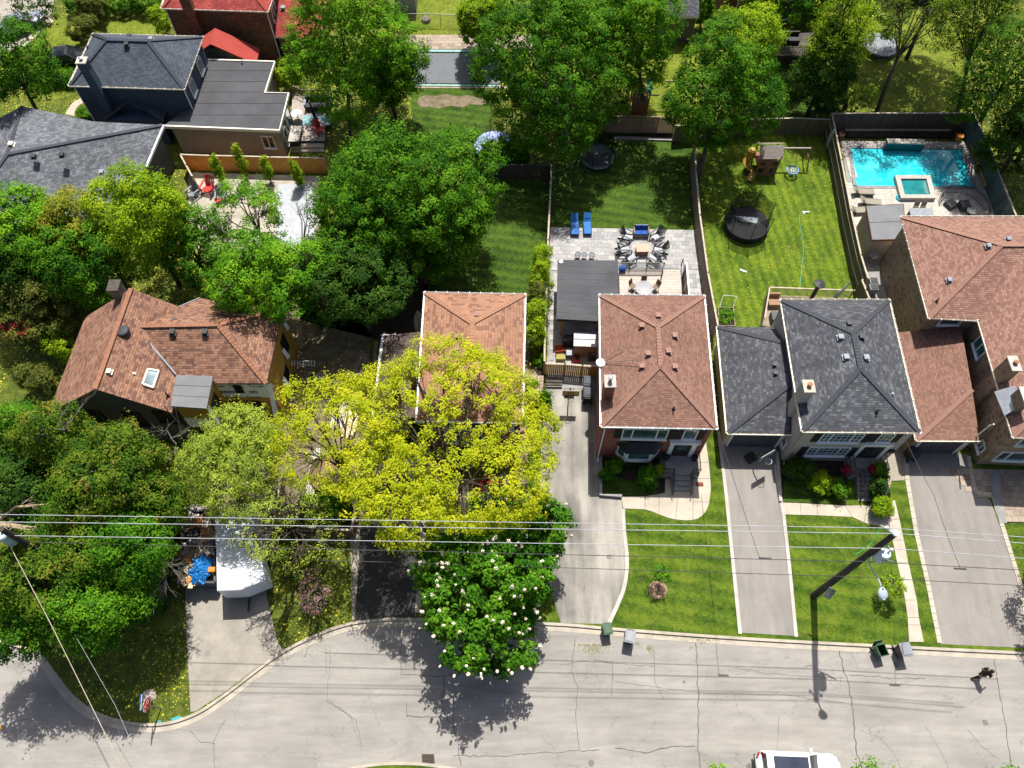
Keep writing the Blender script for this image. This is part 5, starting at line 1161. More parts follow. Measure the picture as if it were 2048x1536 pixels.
def crown(name, m, parent, C, a, b, seed, dens=1.0, leaf=.155, rc=.48, per=70, lobes=9, floor=-.85, tips=.5, lobe_r=.46, out=None, ay=None, squash=1.0):
    rs = np.random.RandomState(seed); C = np.array(C); ay = ay or a
    ax = np.array([a, ay, b]); cs = [np.zeros(3)]; rr = [.60]
    k = 0
    while len(cs) < lobes + 1 and k < 400:
        k += 1; d = rs.normal(size=3); d /= np.linalg.norm(d)
        if d[2] < -.75: continue
        q = d * rs.uniform(.50, .70)
        if min((np.linalg.norm(q - c) for c in cs[1:]), default=9) < .34 and k < 300: continue
        cs.append(q); rr.append(rs.uniform(.72, 1.25) * lobe_r)
    cs = np.array(cs); rr = np.array(rr)
    ra = a * b ** .5 * ay ** .5
    pts = []; nn = []; lob = []
    m_ = max(a, b, ay)
    for i, (c, r) in enumerate(zip(cs, rr)):
        area = 4 * math.pi * (r * r) * ((a * ay) ** .8 + 2 * (a * b) ** .8) / 3
        n = int(dens * 2.2 * area / (math.pi * rc * rc)); d = rs.normal(size=(n, 3)); d /= np.linalg.norm(d, axis=1, keepdims=True)
        d = d[d[:, 2] > floor]; rad = r * (1 + rs.normal(size=(len(d), 1)) * .07)
        p = c + d * rad
        keep = np.ones(len(p), bool)
        for j, (c2, r2) in enumerate(zip(cs, rr)):
            if j != i: keep &= np.linalg.norm(p - c2, axis=1) > r2 * .86
        p = p[keep]; d = d[keep]; pts.append(p); nn.append(d); lob.append(np.full(len(p), rs.rand()))
    p = np.concatenate(pts); d = np.concatenate(nn); lob = np.concatenate(lob)
    P_ = C + p * ax; N_ = d / ax; N_ /= np.linalg.norm(N_, axis=1, keepdims=True)
    n = len(P_); cl = rs.rand(n) * .75 + lob * .25
    lp = []; ln = []; lc = []
    crs = rc * rs.uniform(.55, 1.4, n)
    cnt = np.maximum(5, (per * (crs / rc) ** 2 * rs.uniform(.7, 1.2, n))).astype(int); idx = np.repeat(np.arange(n), cnt); t = len(idx)
    g = rs.normal(size=(t, 3)); g /= np.linalg.norm(g, axis=1, keepdims=True); g *= rs.rand(t, 1) ** .45
    ax_dir = N_[idx] * .6 + np.array([0, 0, .55]); pos = P_[idx] + (g * np.array([1, 1, .62]) ) * crs[idx, None]
    # clump is a dome: push leaves that lie in its underside up a little
    nr = N_[idx] * .5 + g * .8 + np.array([0, 0, .65]) + rs.normal(size=(t, 3)) * .20
    sz = leaf * rs.uniform(.65, 1.35, t)
    if tips > 0:   # shoots that stick out of the outline
        s = rs.rand(n) < tips * .4; k_ = np.where(s)[0]
        if len(k_):
            i2 = np.repeat(k_, 8); dirn = N_[i2] * .5 + np.array([0, 0, .9]) + rs.normal(size=(len(i2), 3)) * .12; dirn /= np.linalg.norm(dirn, axis=1, keepdims=True)
            pp = P_[i2] + dirn * (rs.rand(len(i2), 1) * rc * 2.0 + rc * .3) + rs.normal(size=(len(i2), 3)) * .07
            pos = np.concatenate([pos, pp]); nr = np.concatenate([nr, rs.normal(size=(len(i2), 3)) + [0, 0, .8]]); sz = np.concatenate([sz, leaf * rs.uniform(.6, 1.2, len(i2))]); idx = np.concatenate([idx, i2])
    if dens >= .9 and a > 1.6 and m is not L_yel:      # inner leaves that close the crown
        q = []
        for c, r in zip(cs, rr):
            k_ = int(52 * (r * a) ** 2); dd_ = rs.normal(size=(k_, 3)); dd_ /= np.linalg.norm(dd_, axis=1, keepdims=True); q.append(C + (c + dd_ * r * rs.uniform(.35, .82, (k_, 1))) * ax)
        q = np.concatenate(q); pos = np.concatenate([pos, q]); nr = np.concatenate([nr, rs.normal(size=(len(q), 3)) + [0, 0, .5]]); sz = np.concatenate([sz, rs.uniform(.22, .42, len(q))]); idx = np.concatenate([idx, rs.randint(0, n, len(q))])
    c1 = np.clip(cl[idx] + rs.normal(size=len(idx)) * .08, 0, 1)
    o = leafmesh(name, m, parent, pos, nr, sz, c1, seed=seed)
    return o, P_, N_, C + cs * ax
def limbs(name, parent, base, tips, r0, m, seed, sag=.0, sub=None, rsub=.03, trunk_top=None):
    rs = random.Random(seed); mb = MB(); base = Vector(base)
    ctr = Vector(tuple(np.mean(np.array([tuple(t) for t in tips]), axis=0))); top = trunk_top or base.lerp(ctr, .55)
    tr = MB(); tr.tube([base - Vector((0, 0, .15)), base + Vector((0, 0, .25)), base.lerp(top, .5) + Vector((rs.uniform(-.1, .1), rs.uniform(-.1, .1), 0)), top], [r0 * 1.35, r0 * 1.02, r0 * .85, r0 * .68], 8); tr.ob('trunk', m, parent, smooth=True)
    ends = []
    for t in tips:
        t = Vector(tuple(t)); mid = top.lerp(t, .5) + Vector((rs.uniform(-.25, .25), rs.uniform(-.25, .25), rs.uniform(0, .4)))
        mb.tube([top - Vector((0, 0, .1)), mid, t], [r0 * .42, r0 * .24, r0 * .1], 6); ends.append((mid, t))
    if sub is not None:
        for s in sub:
            s = Vector(tuple(s)); e = min(ends, key=lambda q: (q[1] - s).length)[1]; e2 = e.lerp(min(ends, key=lambda q: (q[1] - s).length)[0], rs.uniform(0, .6))
            mid = e2.lerp(s, .5) + Vector((rs.uniform(-.15, .15), rs.uniform(-.15, .15), rs.uniform(-.05, .2))); mb.tube([e2, mid, s], [rsub * 1.6, rsub, rsub * .4], 4, cap=False)
    mb.ob('limbs', m, parent)
SEED = [100]
def tree(label, cx, cy, zc, rpx, b, m=None, name='maple_tree', cat='tree', base=None, group=None, bark=None, tr=.2, subs=0, ryw=1.0, **kw):
    SEED[0] += 1; m = m or L_green; a = 1.10 * rpx / SCL(cy, zc); C = P(cx, cy, zc)
    bs = P(*base, Z0) if base else Vector((C.x, C.y, Z0))
    t = T(name, label, cat, bs, group=group)
    o, PP, NN, LC = crown('crown', m, t, C, a, b, SEED[0], ay=a * ryw, **kw)
    rs = np.random.RandomState(SEED[0]); sub = [PP[i] for i in rs.choice(len(PP), min(subs, len(PP)), replace=False)] if subs else None
    limbs('limbs', t, bs, [Vector(tuple(q)) for q in LC[1:]], tr, bark or M_bark, SEED[0], sub=sub)
    return t, PP, NN
def bush(label, cx, cy, zc, rpx, b, m=None, name='bush', cat='shrub', group=None, **kw):
    SEED[0] += 1; a = rpx / SCL(cy, zc); C = P(cx, cy, zc); t = T(name, label, cat, (C.x, C.y, Z0), group=group)
    kw.setdefault('lobes', 6); kw.setdefault('rc', .2); kw.setdefault('leaf', .11); kw.setdefault('per', 26); kw.setdefault('tips', .4); kw.setdefault('floor', -.8)
    o, PP, NN, LC = crown('foliage', m or L_green, t, C, a, b, SEED[0], **kw)
    st = MB()
    for q in LC[1:4]: st.tube([(C.x, C.y, Z0 - .05), Vector(tuple(q))], [.05, .02], 5)
    st.ob('stem', M_bark, t); return t, PP, NN

G_TOP = 'large trees behind the back gardens'; G_L = 'trees crowding the left side'; G_ST = 'trees along the street'
# -- top row
tree('dark leafy maple at the left edge above the slate roof', 8, 128, 6.5, 78, 4.2, L_green, group=G_TOP, dens=1.0)
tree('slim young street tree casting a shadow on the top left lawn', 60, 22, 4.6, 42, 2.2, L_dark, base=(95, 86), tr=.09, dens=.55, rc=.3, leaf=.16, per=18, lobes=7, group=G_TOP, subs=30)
bush('olive green rounded bush on the sunny lawn behind the navy house', 170, 62, 1.5, 33, 1.4, L_olive, leaf=.13)
bush('olive green bush touching the hedge at the top left', 180, 12, 2.0, 34, 1.8, L_olive, leaf=.13)
bush('yellowish green bush against the red roofed house corner', 322, 48, 1.6, 24, 1.5, L_yg)
hd = T('hedge', 'long clipped green hedge along the top left lawn', 'hedge', P(220, 20))
for i, x in enumerate((150, 185, 220, 255, 290, 320)): SEED[0] += 1; crown('foliage', L_green, hd, P(x, 12, .9), 1.2, .95, SEED[0], lobes=5, rc=.2, leaf=.12, per=22, floor=-.8, tips=.1, ay=.9)
hd = T('hedge', 'short clipped hedge beside the dark car at the upper left', 'hedge', P(112, 160))
for i, x in enumerate((90, 112, 134)): SEED[0] += 1; crown('foliage', L_green, hd, P(x, 155, .7), 1.1, .8, SEED[0], lobes=5, rc=.2, leaf=.12, per=22, floor=-.8, tips=.1, ay=1.2)
bush('low green plants by the corner of the navy house garden path', 172, 230, .5, 18, .5, L_green)
tree('tall broad tree with bright green leaves left of the covered pool', 706, 88, 7.6, 116, 6.6, L_bright, name='broadleaf_tree', group=G_TOP, lobes=13, lobe_r=.40, base=(700, 300))
tree('mid green tree lobe leaning over the shaded yard left of the covered pool', 780, 160, 4.4, 55, 3.4, L_green, name='broadleaf_tree', group=G_TOP)
bush('light green bush beside the beige extension', 572, 150, 1.8, 25, 1.6, L_yg, leaf=.14)
tree('small yellowish blossoming tree above the pool cover', 968, 42, 3.6, 46, 2.6, L_yg, name='small_tree', tr=.1, group=G_TOP, rc=.3, leaf=.15)
tree('huge green maple overhanging the right end of the covered pool', 1110, 150, 7.6, 142, 6.4, L_green, group=G_TOP, lobes=14, lobe_r=.40, base=(1140, 335), bark=M_barkg)
tree('lighter green tree behind the wooden play tower', 1262, 78, 7.4, 78, 5.6, L_bright, name='broadleaf_tree', group=G_TOP, base=(1290, 225))
tree('green tree at the top edge above the huge maple', 1165, 8, 7.6, 95, 4.5, L_green, name='broadleaf_tree', group=G_TOP)
tree('tall bright green maple growing on the fence between the two lawns', 1452, 185, 7.2, 96, 5.6, L_green, group=G_TOP, lobes=12, lobe_r=.42, base=(1388, 385), tr=.24)
tree('yellow green tree tip in front of the shaded deck', 1500, 66, 7.6, 58, 3.2, L_yg, name='broadleaf_tree', group=G_TOP)
bush('small bright bush between the back garage and the brick house', 1408, 20, 2.2, 20, 2.0, L_bright, leaf=.14)
# locusts with visible trunks
def locust(label, cx, cy, zc, rpx, b, base, seed, fork=None, dens=.5, m=None, **kw):
    t, PP, NN = tree(label, cx, cy, zc, rpx, b, m or L_fine, name='locust_tree', base=base, tr=.2, dens=dens * 1.6, rc=.45, leaf=.13, per=28, lobes=12, lobe_r=.40, subs=60, group='fine leaved locust trees at the upper right', tips=.3, **kw); return t
locust('feathery yellow green locust tree left of the small round trampoline', 1682, 62, 8, 62, 5.0, (1690, 215), 1, m=L_yg, dens=.65)
locust('airy locust with a long dark leaning trunk rising behind the pool fence', 1832, 8, 9.6, 84, 3.6, (1752, 226), 2, dens=.5)
locust('airy locust with two thin trunks right of the sunny lawn', 1955, 40, 9.0, 72, 4.6, (1912, 226), 3, dens=.6)
locust('dense dark green locust filling the upper right corner', 2030, 130, 8.5, 78, 6.5, (1962, 238), 4, dens=1.1, m=L_green)
tree('dark tree outside the pool fence at the right edge', 2050, 290, 4.5, 62, 4.0, L_dark, name='broadleaf_tree', group=G_TOP)
bush('dark shrub mass beside the deck stairs under the locust', 1668, 178, 2.2, 34, 2.4, L_dark, leaf=.16, rc=.3)
bush('airy branching shrub behind the pool fence', 1716, 200, 1.6, 24, 1.8, L_fine, dens=.5)
tree('tree crown cut by the top edge behind the far lawn', 1760, -30, 7.0, 90, 3.6, L_fine, name='broadleaf_tree', group=G_TOP, dens=.7)
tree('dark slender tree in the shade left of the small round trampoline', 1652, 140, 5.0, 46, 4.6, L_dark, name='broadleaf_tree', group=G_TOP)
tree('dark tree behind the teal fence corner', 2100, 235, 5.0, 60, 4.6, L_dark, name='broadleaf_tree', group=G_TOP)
tree('tree crown cut by the top edge above the dark deck', 1580, -40, 8.0, 90, 4.0, L_green, name='broadleaf_tree', group=G_TOP)
tree('tree crown cut by the top right corner', 1900, -50, 8.5, 100, 4.0, L_fine, name='locust_tree', group=G_TOP)
# -- centre big maples
tree('enormous rounded maple with bright green leaves in the middle back yard', 822, 385, 6.8, 152, 5.4, L_green, group='maples in the middle back yard', lobes=16, lobe_r=.38, tr=.35, tips=.9, base=(850, 560))
tree('green maple in front of the enormous maple at lower left', 735, 455, 6.0, 118, 4.8, L_green, group='maples in the middle back yard', lobes=14, lobe_r=.40, tr=.3, tips=.3, base=(730, 610))
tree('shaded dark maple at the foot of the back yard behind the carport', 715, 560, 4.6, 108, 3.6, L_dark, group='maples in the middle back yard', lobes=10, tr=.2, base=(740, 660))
tree('low dark maple right of the middle back yard', 880, 450, 5.4, 78, 4.0, L_green, group='maples in the middle back yard', lobes=10, tr=.2)
bush('sunlit yellow green bush beside the blue rimmed trampoline', 985, 305, 1.2, 24, 1.2, L_yg); bush('olive bush left of the blue rimmed trampoline', 918, 305, 1.4, 22, 1.5, L_olive)
bush('leafy green bush between two trampolines', 1030, 305, 1.6, 32, 1.8, L_green, leaf=.15)
# cedar hedge
for i, (x, y) in enumerate(((1086, 528), (1082, 562), (1078, 598), (1076, 634), (1074, 668))):
    bush(('topmost', 'second', 'third', 'fourth', 'lowest')[i] + ' of the five yellow green cedars beside the black canopy', x, y, 1.9, 22, 1.9, L_yg if i != 2 else L_olive, name='cedar', cat='shrub', group='cedar row beside the canopy', rc=.24, leaf=.11)
bush('low bright green plants between the brick path and the wooden gate', 1076, 722, .4, 14, .4, L_bright); bush('green shrub right of the small stone roofed bin store', 1090, 802, .9, 13, 1.1, L_green)
bush('yellow green shrub near the foot of the worn driveway', 1064, 775, .7, 12, .8, L_yg)
for i, (x, y, l) in enumerate(((436, 340, 'first'), (482, 328, 'second'), (532, 338, 'third'), (592, 345, 'fourth'))):
    bush(l + ' narrow columnar tree from the left along the cedar fence', x, y, 1.8, 10, 2.0, L_yg, name='columnar_tree', cat='small tree', group='columnar trees along the cedar fence', lobes=5, rc=.2)
# -- left cluster
tree('bright green tree at the left edge below the slate roof', 45, 470, 6.0, 88, 3.8, L_bright, group=G_L, lobes=11)
tree('orange tinged maple below the slate roof', 135, 468, 5.8, 68, 3.6, L_orange, group=G_L)
tree('tall feathery yellow green tree in front of the slate roof', 285, 450, 7.2, 92, 5.4, L_yg, name='broadleaf_tree', group=G_L, tips=1.0, lobes=13, lobe_r=.36)
tree('green maple behind the construction house chimney', 168, 530, 5.2, 84, 3.6, L_green, group=G_L)
tree('dark maple at the left edge beside the orange tinged one', 40, 560, 4.6, 72, 3.4, L_dark, group=G_L)
tree('bright green tree hanging over the construction house roof', 522, 560, 6.6, 110, 3.8, L_bright, group=G_L, lobes=12, lobe_r=.36, subs=40, bark=M_barkg, base=(560, 640))
tree('sparse small leaved tree between the cedar patio and the white pad', 500, 425, 5.4, 72, 3.2, L_bright, name='broadleaf_tree', group=G_L, dens=.55, subs=60, bark=M_barkg, lobes=9, lobe_r=.34)
tree('green tree filling the gap right of the tall feathery tree', 390, 500, 5.0, 62, 3.4, L_green, group=G_L)
tree('olive green tree at the left edge behind the construction house', 70, 620, 3.6, 62, 2.4, L_olive, name='small_tree', group=G_L)
bush('red leaved shrub at the left edge', 30, 648, 3.6, 42, .7, L_red, leaf=.14, dens=.32, lobes=9, lobe_r=.3); bush('airy yellow green shrub left of the brown shingled eave', 128, 695, 1.6, 32, 1.6, L_yg, dens=.7)
bush('olive shrub below the airy one at the left', 75, 760, 1.4, 34, 1.3, L_olive)
# -- lower left thicket
GT = 'thicket of trees in the lower left corner'
tree('green maple at the left edge of the thicket', 25, 870, 5, 62, 3.4, L_green, group=GT); tree('tree with red tinged twigs left of the dark siding wall', 112, 890, 6.0, 62, 3.2, L_mixed, group=GT, subs=30, bark=M_barkg)
tree('wide mixed green tree in the middle of the thicket', 236, 985, 6.5, 108, 3.8, L_mixed, group=GT, lobes=13, subs=40, bark=M_barkg, tips=.8); tree('green tree left of the debris dumpster', 285, 1015, 5.5, 52, 3.2, L_green, group=GT)
tree('dark green tree at the left edge above the transformer', 48, 985, 4.6, 74, 3.0, L_dark, group=GT); tree('dark green tree in the shaded heart of the thicket', 180, 1085, 4.4, 95, 3.2, L_green, group=GT)
tree('bright green tree beside the bare grey branches', 262, 1140, 6.0, 82, 3.4, L_green, group=GT, subs=30); tree('mixed tree overhanging the corner lawn', 125, 1150, 6.8, 95, 3.6, L_mixed, group=GT, lobes=12, subs=30)
tree('green tree overhanging the side street at the left edge', 35, 1235, 6.0, 72, 3.2, L_green, group=GT, base=(70, 1240)); tree('leafy maple above the corner kerb', 190, 1235, 6.0, 66, 2.8, L_green, group=GT, base=(200, 1240))
bush('low weeds and shrubs at the foot of the thicket', 300, 1195, .8, 40, .7, L_dark)
# bare branches
def bare(label, pts, seed, r=.06, n=16, m=None, spread=1.0, name='bare_branches'):
    rs = random.Random(seed); b0 = pts[0]; t = T(name, label, 'branches', b0)
    mb = MB(); ends = pts[1:]
    for e in ends:
        mid = b0.lerp(e, .5) + Vector((rs.uniform(-.4, .4), rs.uniform(-.4, .4), rs.uniform(-.1, .4))); mb.tube([b0, mid, e], [r, r * .75, r * .3], 6)
        for k in range(n // 2):
            s = mid.lerp(e, rs.random()); d = (e - mid).normalized() + Vector((rs.uniform(-.9, .9), rs.uniform(-.9, .9), rs.uniform(-.3, .6))); q = s + d * rs.uniform(.3, .9) * spread
            mb.tube([s, s.lerp(q, .5) + Vector((rs.uniform(-.1, .1), rs.uniform(-.1, .1), 0)), q], [r * .3, r * .2, r * .08], 4, cap=False)
            for _ in range(2): q2 = q + Vector((rs.uniform(-.3, .3), rs.uniform(-.3, .3), rs.uniform(-.1, .2))); mb.tube([s.lerp(q, .6), q2], [r * .15, r * .06], 3, cap=False)
    mb.ob('branch', m or M_dead, t)
bare('thick bare tan branches beside the transformer at the left edge', [P(-10, 1045, 6), P(98, 1008, 6.5), P(60, 1060, 6.5), P(108, 1062, 6.6), P(100, 1098, 6.4), P(40, 1010, 6.4), P(85, 1120, 6)], 1, .13, 10)
bare('grey leafless twigs hanging beside the debris dumpster', [P(322, 1120, 6.4), P(300, 1205, 6), P(330, 1190, 6), P(345, 1130, 6.2), P(352, 1145, 6)], 2, .05, 18, M_barkg)
bare('dead grey twigs in front of the dark gable wall', [P(130, 860, 8), P(70, 855, 8), P(120, 815, 8.5), P(170, 800, 8.6), P(90, 830, 8.2)], 3, .04, 16, M_barkg)
bare('leafless twigs among the leaves above the construction house', [P(470, 470, 8.2), P(440, 445, 8.6), P(500, 430, 8.6), P(520, 480, 8.2), P(430, 500, 8.4)], 4, .035, 16, M_barkg)
bare('small dead twigs right of the dark gable wall', [P(345, 880, 7), P(322, 862, 7.2), P(370, 865, 7.3), P(350, 905, 7)], 5, .035, 14, M_barkg)
bare('thin leafless stems over the white pad', [P(605, 500, 2), P(590, 400, 4.4), P(612, 380, 4.6), P(600, 420, 4.2), P(622, 430, 4.0)], 6, .05, 12, M_bark)
# -- grey green willow like tree and the sparse one over the trailer
tree('grey green fine leaved tree in front of the construction house', 470, 915, 6.6, 106, 3.2, L_willow, name='fine_leaved_tree', group=G_ST, lobes=14, lobe_r=.38, dens=1.25, leaf=.11, rc=.34, per=40, subs=50, bark=M_barkg, tips=.9, base=(480, 1000))
tree('sparse thin leaved tree drooping over the white trailer', 585, 1062, 5.8, 105, 3.6, L_willow, name='fine_leaved_tree', group=G_ST, lobes=13, lobe_r=.34, dens=.40, leaf=.11, rc=.36, per=26, subs=140, bark=M_bark, base=(590, 1060))
# -- yellow tree
tree('large bright yellow leaved tree spreading over the light brown roof', 905, 866, 8.8, 200, 2.3, L_yel, name='yellow_tree', group=G_ST, lobes=26, lobe_r=.36, dens=1.15, leaf=.14, rc=.36, per=34, subs=160, tr=.28, base=(882, 1075), tips=.9, bark=M_bark)
tree('yellow green tree over the lumber piles and carport', 674, 868, 8.0, 122, 2.3, L_yel, name='yellow_tree', group=G_ST, lobes=20, lobe_r=.38, dens=1.0, leaf=.13, rc=.36, per=32, subs=110, tr=.2, base=(690, 1010), tips=.9, bark=M_bark)
tree('lower limb of yellow leaves above the black driveway', 795, 1000, 8.6, 100, 1.8, L_yel, name='yellow_tree', group=G_ST, lobes=11, lobe_r=.34, dens=.7, leaf=.15, rc=.32, per=22, subs=60, tr=.14, base=(870, 1080), bark=M_bark)
# -- chestnuts with flower candles
def candles(t, PP, NN, seed, frac=.22, lim=230):
    rs = np.random.RandomState(seed); me = None; k = np.where((NN[:, 2] > -.15) & (np.sin(PP[:, 0] * 1.7 + seed) + np.sin(PP[:, 1] * 2.1) + rs.normal(size=len(PP)) * .8 > -.5))[0]; rs.shuffle(k); n = min(lim, int(len(k) * frac))
    for i in k[:n]:
        if me is None:
            b = MB(); b.lathe([(.02, -.05), (.075, .02), (.085, .09), (.06, .2), (.035, .29), (.004, .36)], (0, 0, 0), 6)
            for j in range(10):
                a = j * 2.4; z = .02 + j * .028; b.box((math.cos(a) * .07, math.sin(a) * .07, z), (.05, .05, .035), a)
            o = b.ob('flower_spike', M_flower, None, local=True); me = o.data; COL.objects.unlink(o); bpy.data.objects.remove(o)
        q = bpy.data.objects.new('flower_spike', me); COL.objects.link(q); q.parent = t
        d = Vector(tuple(NN[i] * .75 + np.array([0, 0, .8]) + rs.normal(size=3) * .15)).normalized(); q.rotation_mode = 'QUATERNION'; q.rotation_quaternion = d.to_track_quat('Z', 'Y')
        q.location = Vector(tuple(PP[i] + NN[i] * .46 + [0, 0, .14])) - wloc(t); s = rs.uniform(.5, 1.1); q.scale = (s, s, s)
GC = 'flowering chestnut trees by the street'
t, PP, NN = tree('round chestnut tree with cream flower spikes beside the road', 970, 1190, 5.0, 130, 2.8, L_chest, name='chestnut_tree', group=GC, lobes=14, lobe_r=.40, tr=.26, leaf=.21, rc=.40, base=(966, 1235)); candles(t, PP, NN, 1, .7, 290)
t, PP, NN = tree('flowering chestnut tree behind the round one nearer the houses', 1030, 1068, 4.6, 88, 2.8, L_chest, name='chestnut_tree', group=GC, lobes=11, tr=.2, leaf=.21, rc=.40, base=(1000, 1090)); candles(t, PP, NN, 2, .5, 130)
bush('pinkish red azalea in the bed before the light brown roofed house', 975, 972, .7, 30, .6, L_red, dens=.5)
# -- front gardens
bush('green shrub at the left corner of the brick house bed', 1222, 938, .8, 22, .8, L_green); bush('green shrub beside the brick house steps', 1300, 952, .8, 22, .8, L_green)
bush('low dark plants under the bay window', 1262, 915, .5, 26, .5, L_dark); bush('light green shrub tip near the brick house path', 1318, 940, .9, 9, .7, L_yg)
bush('dark shrub at the left end of the stucco house bed', 1598, 940, .9, 30, .9, L_dark); bush('golden green shrub in the middle of the stucco house bed', 1640, 968, .8, 22, .8, L_yg); bush('green shrub left of the stucco house steps', 1672, 975, .7, 18, .7, L_green)
bush('dark bushy shrub right of the stucco house steps', 1758, 950, 1.1, 17, 1.2, L_green); bush('dark shrub below the one right of the stucco house steps', 1752, 980, .9, 16, .9, L_dark)
bush('round bright lime shrub where the stucco house path bends', 1762, 1016, .75, 21, .75, L_yg, dens=1.4, rc=.16)
bush('pink flowers in a pot by the stucco house stoop railing', 1692, 940, 1.4, 7, .25, L_red, dens=1.0); bush('red flowers in a pot on the right of the stucco house stoop', 1747, 940, 1.4, 9, .3, L_red)
tree('young sapling in a mulch ring on the lawn of the brick house', 1322, 1150, 1.6, 19, .6, L_green, name='sapling', cat='young tree', base=(1318, 1178), tr=.03, dens=.55, rc=.2, leaf=.11, per=14, lobes=5, subs=10)
tree('young bent sapling with yellow green leaves below the street lamp', 1790, 1172, 1.9, 24, .5, L_yg, name='sapling', cat='young tree', base=(1748, 1205), tr=.035, dens=.55, rc=.22, leaf=.13, per=16, lobes=6, subs=14)
MB().prism([(P(1316, 1180).x + math.cos(i * .5) * .62, P(1316, 1180).y + math.sin(i * .5) * .6) for i in range(12)], Z0 - .02, Z0 + .035).ob('mulch_ring', mat('mulch', (.42, .28, .18), (.22, .13, .08), .95, 9, 1, 30), None, kind='stuff', label='round mulch bed around the young sapling', category='mulch')
tree('sparse purple pink redbud by the black driveway', 628, 1185, 1.8, 36, 1.4, L_pink, name='redbud', cat='small tree', tr=.05, dens=.3, rc=.22, leaf=.10, per=16, lobes=7, subs=40)
bush('bright green bush behind the wooden fence', 662, 1012, 1.2, 36, 1.2, L_green, leaf=.14); bush('pale yellow shrub left of the bright green bush', 618, 1012, 1.0, 20, .9, L_yg)
bush('weedy shrub on the grass right of the white trailer', 580, 1130, .9, 34, .9, L_olive, dens=.6); bush('raised bed plants climbing on the fence right of the trailer', 560, 1090, .8, 22, .8, L_fine, dens=.6)
tree('tree outside the right edge casting shade on the wide driveway', 2180, 1150, 4.5, 80, 2.6, L_fine, name='street_tree', dens=.4, subs=60, group=G_ST)
for x, l in ((1440, 'leafy tips of a tree rising at the bottom edge left of the white car'), (1765, 'leafy tips of a tree rising at the bottom edge right of the white car'), (2010, 'leafy tips of a tree at the bottom right corner')):
    tree(l, x, 1622, 4.0, 70, 2.2, L_bright, name='street_tree', group=G_ST, tips=1)

# ================================================================ FENCES
def fence(label, px, h, m, cap=None, post=2.4, horizontal=False, bw=.14, z=Z0, name='wooden_fence', top=True, rails=0, gap=.012, group=None):
    """px = pixel positions of the fence top line (or of its foot when top is False)"""
    pts = [P(x, y, z + (h if top else 0)) for x, y in px]; pts = [Vector((p.x, p.y, z)) for p in pts]
    t = T(name, label, 'fence', pts[0], group=group); bd = MB(); rl = MB(); rs = random.Random(int(px[0][0] + px[0][1]))
    for a, b in zip(pts, pts[1:]):
        d = b - a; L = d.length; d.normalize(); n = Vector((-d.y, d.x, 0)); 
        if n.dot(-a) < 0: n = -n
        k = max(1, round(L / post))
        for i in range(k + 1):
            q = a.lerp(b, i / k) - n * .03; MB().box((q.x, q.y, z + (h + .06) / 2 - .05), (.11, .11, h + .14), math.atan2(d.y, d.x)).ob('post', cap or m, t)
        if horizontal:
            for j in range(int(h / .13)):
                zz = z + .06 + j * .13
                for i in range(k): q0, q1 = a.lerp(b, i / k) + d * .03, a.lerp(b, (i + 1) / k) - d * .03; MB().bar(q0 + n * .06 + UP * (zz - z), q1 + n * .06 + UP * (zz - z), .02, .11).ob('slat', m, t)
        else:
            nb = max(1, int(L / bw))
            for i in range(nb):
                q = a + d * ((i + .5) * L / nb) + n * (.045 + rs.uniform(0, .006)); bd.box((q.x, q.y, z + h / 2 - .02 + rs.uniform(-.012, .012)), (L / nb - gap, .022, h - .04), math.atan2(d.y, d.x))
            for zz in (.35, h - .3): rl.bar(a + n * -.01 + UP * zz, b + n * -.01 + UP * zz, .04, .09)
            for r_ in range(rails): rl.bar(a + n * .08 + UP * (h * (.3 + .45 * r_)), b + n * .08 + UP * (h * (.3 + .45 * r_)), .05, .08)
        rl.bar(a + UP * (h + .0), b + UP * (h + .0), .13, .04)
    if bd.v: bd.ob('boards', m, t, kind='stuff')
    rl.ob('rail', cap or m, t); return t
M_wtop = mat('sunbleached_cap', (.55, .48, .38), (.40, .34, .26), .85, 3)
M_teal = mat('teal_tinted_board', (.10, .20, .20), (.06, .085, .08), .85, 1.1, .4, 30, st=(1, 1, .4))  # greyish boards with a teal tint, mottled by noise
M_gold = mat('golden_board', (.66, .34, .04), (.50, .24, .03), .8, 4, .4, 30, st=(2, 2, .4))
M_horz = mat('tan_slat', (.42, .30, .19), (.30, .21, .13), .85, 4, .4, 30)
fence('thin pale topped wooden fence left of the patio with the blue loungers', [(1103, 332), (1100, 400), (1096, 480), (1094, 560), (1090, 650), (1089, 722)], 1.7, M_wood, M_wtop)
fence('pale capped wooden fence between the patio yard and the striped lawn', [(1389, 290), (1392, 340), (1400, 430), (1416, 545), (1436, 652)], 1.8, M_wood, M_wtop)
fence('tan horizontal slat fence at the far end of the patio lawn', [(1217, 232), (1284, 233), (1352, 234)], 1.8, M_horz, horizontal=True, post=1.9)
fence('brown vertical board fence at the far end of the striped lawn', [(1352, 252), (1420, 246), (1520, 238), (1590, 236), (1664, 239)], 1.8, M_olivew, M_wtop)
fence('tall dark board fence with pale posts left of the turquoise pool', [(1664, 228), (1683, 320), (1702, 420), (1722, 510), (1736, 556)], 2.1, M_olivew, M_wtop, rails=2)
fence('short olive board fence beside the air conditioners', [(1724, 560), (1732, 580), (1744, 610)], 1.7, M_olivew, M_wtop)
fence('weathered dark grey board fence behind the turquoise pool', [(1664, 227), (1760, 226), (1850, 226), (1948, 226)], 2.1, M_dkwood, M_wtop)
fence('teal tinted tall board fence right of the turquoise pool', [(1948, 226), (1975, 285), (2006, 365), (2042, 455)], 2.1, M_teal, M_wtop)
fence('orange cedar fence behind the red chair patio', [(362, 309), (420, 311), (480, 312), (540, 314), (600, 315), (650, 317)], 1.75, M_cedar, M_wtop)
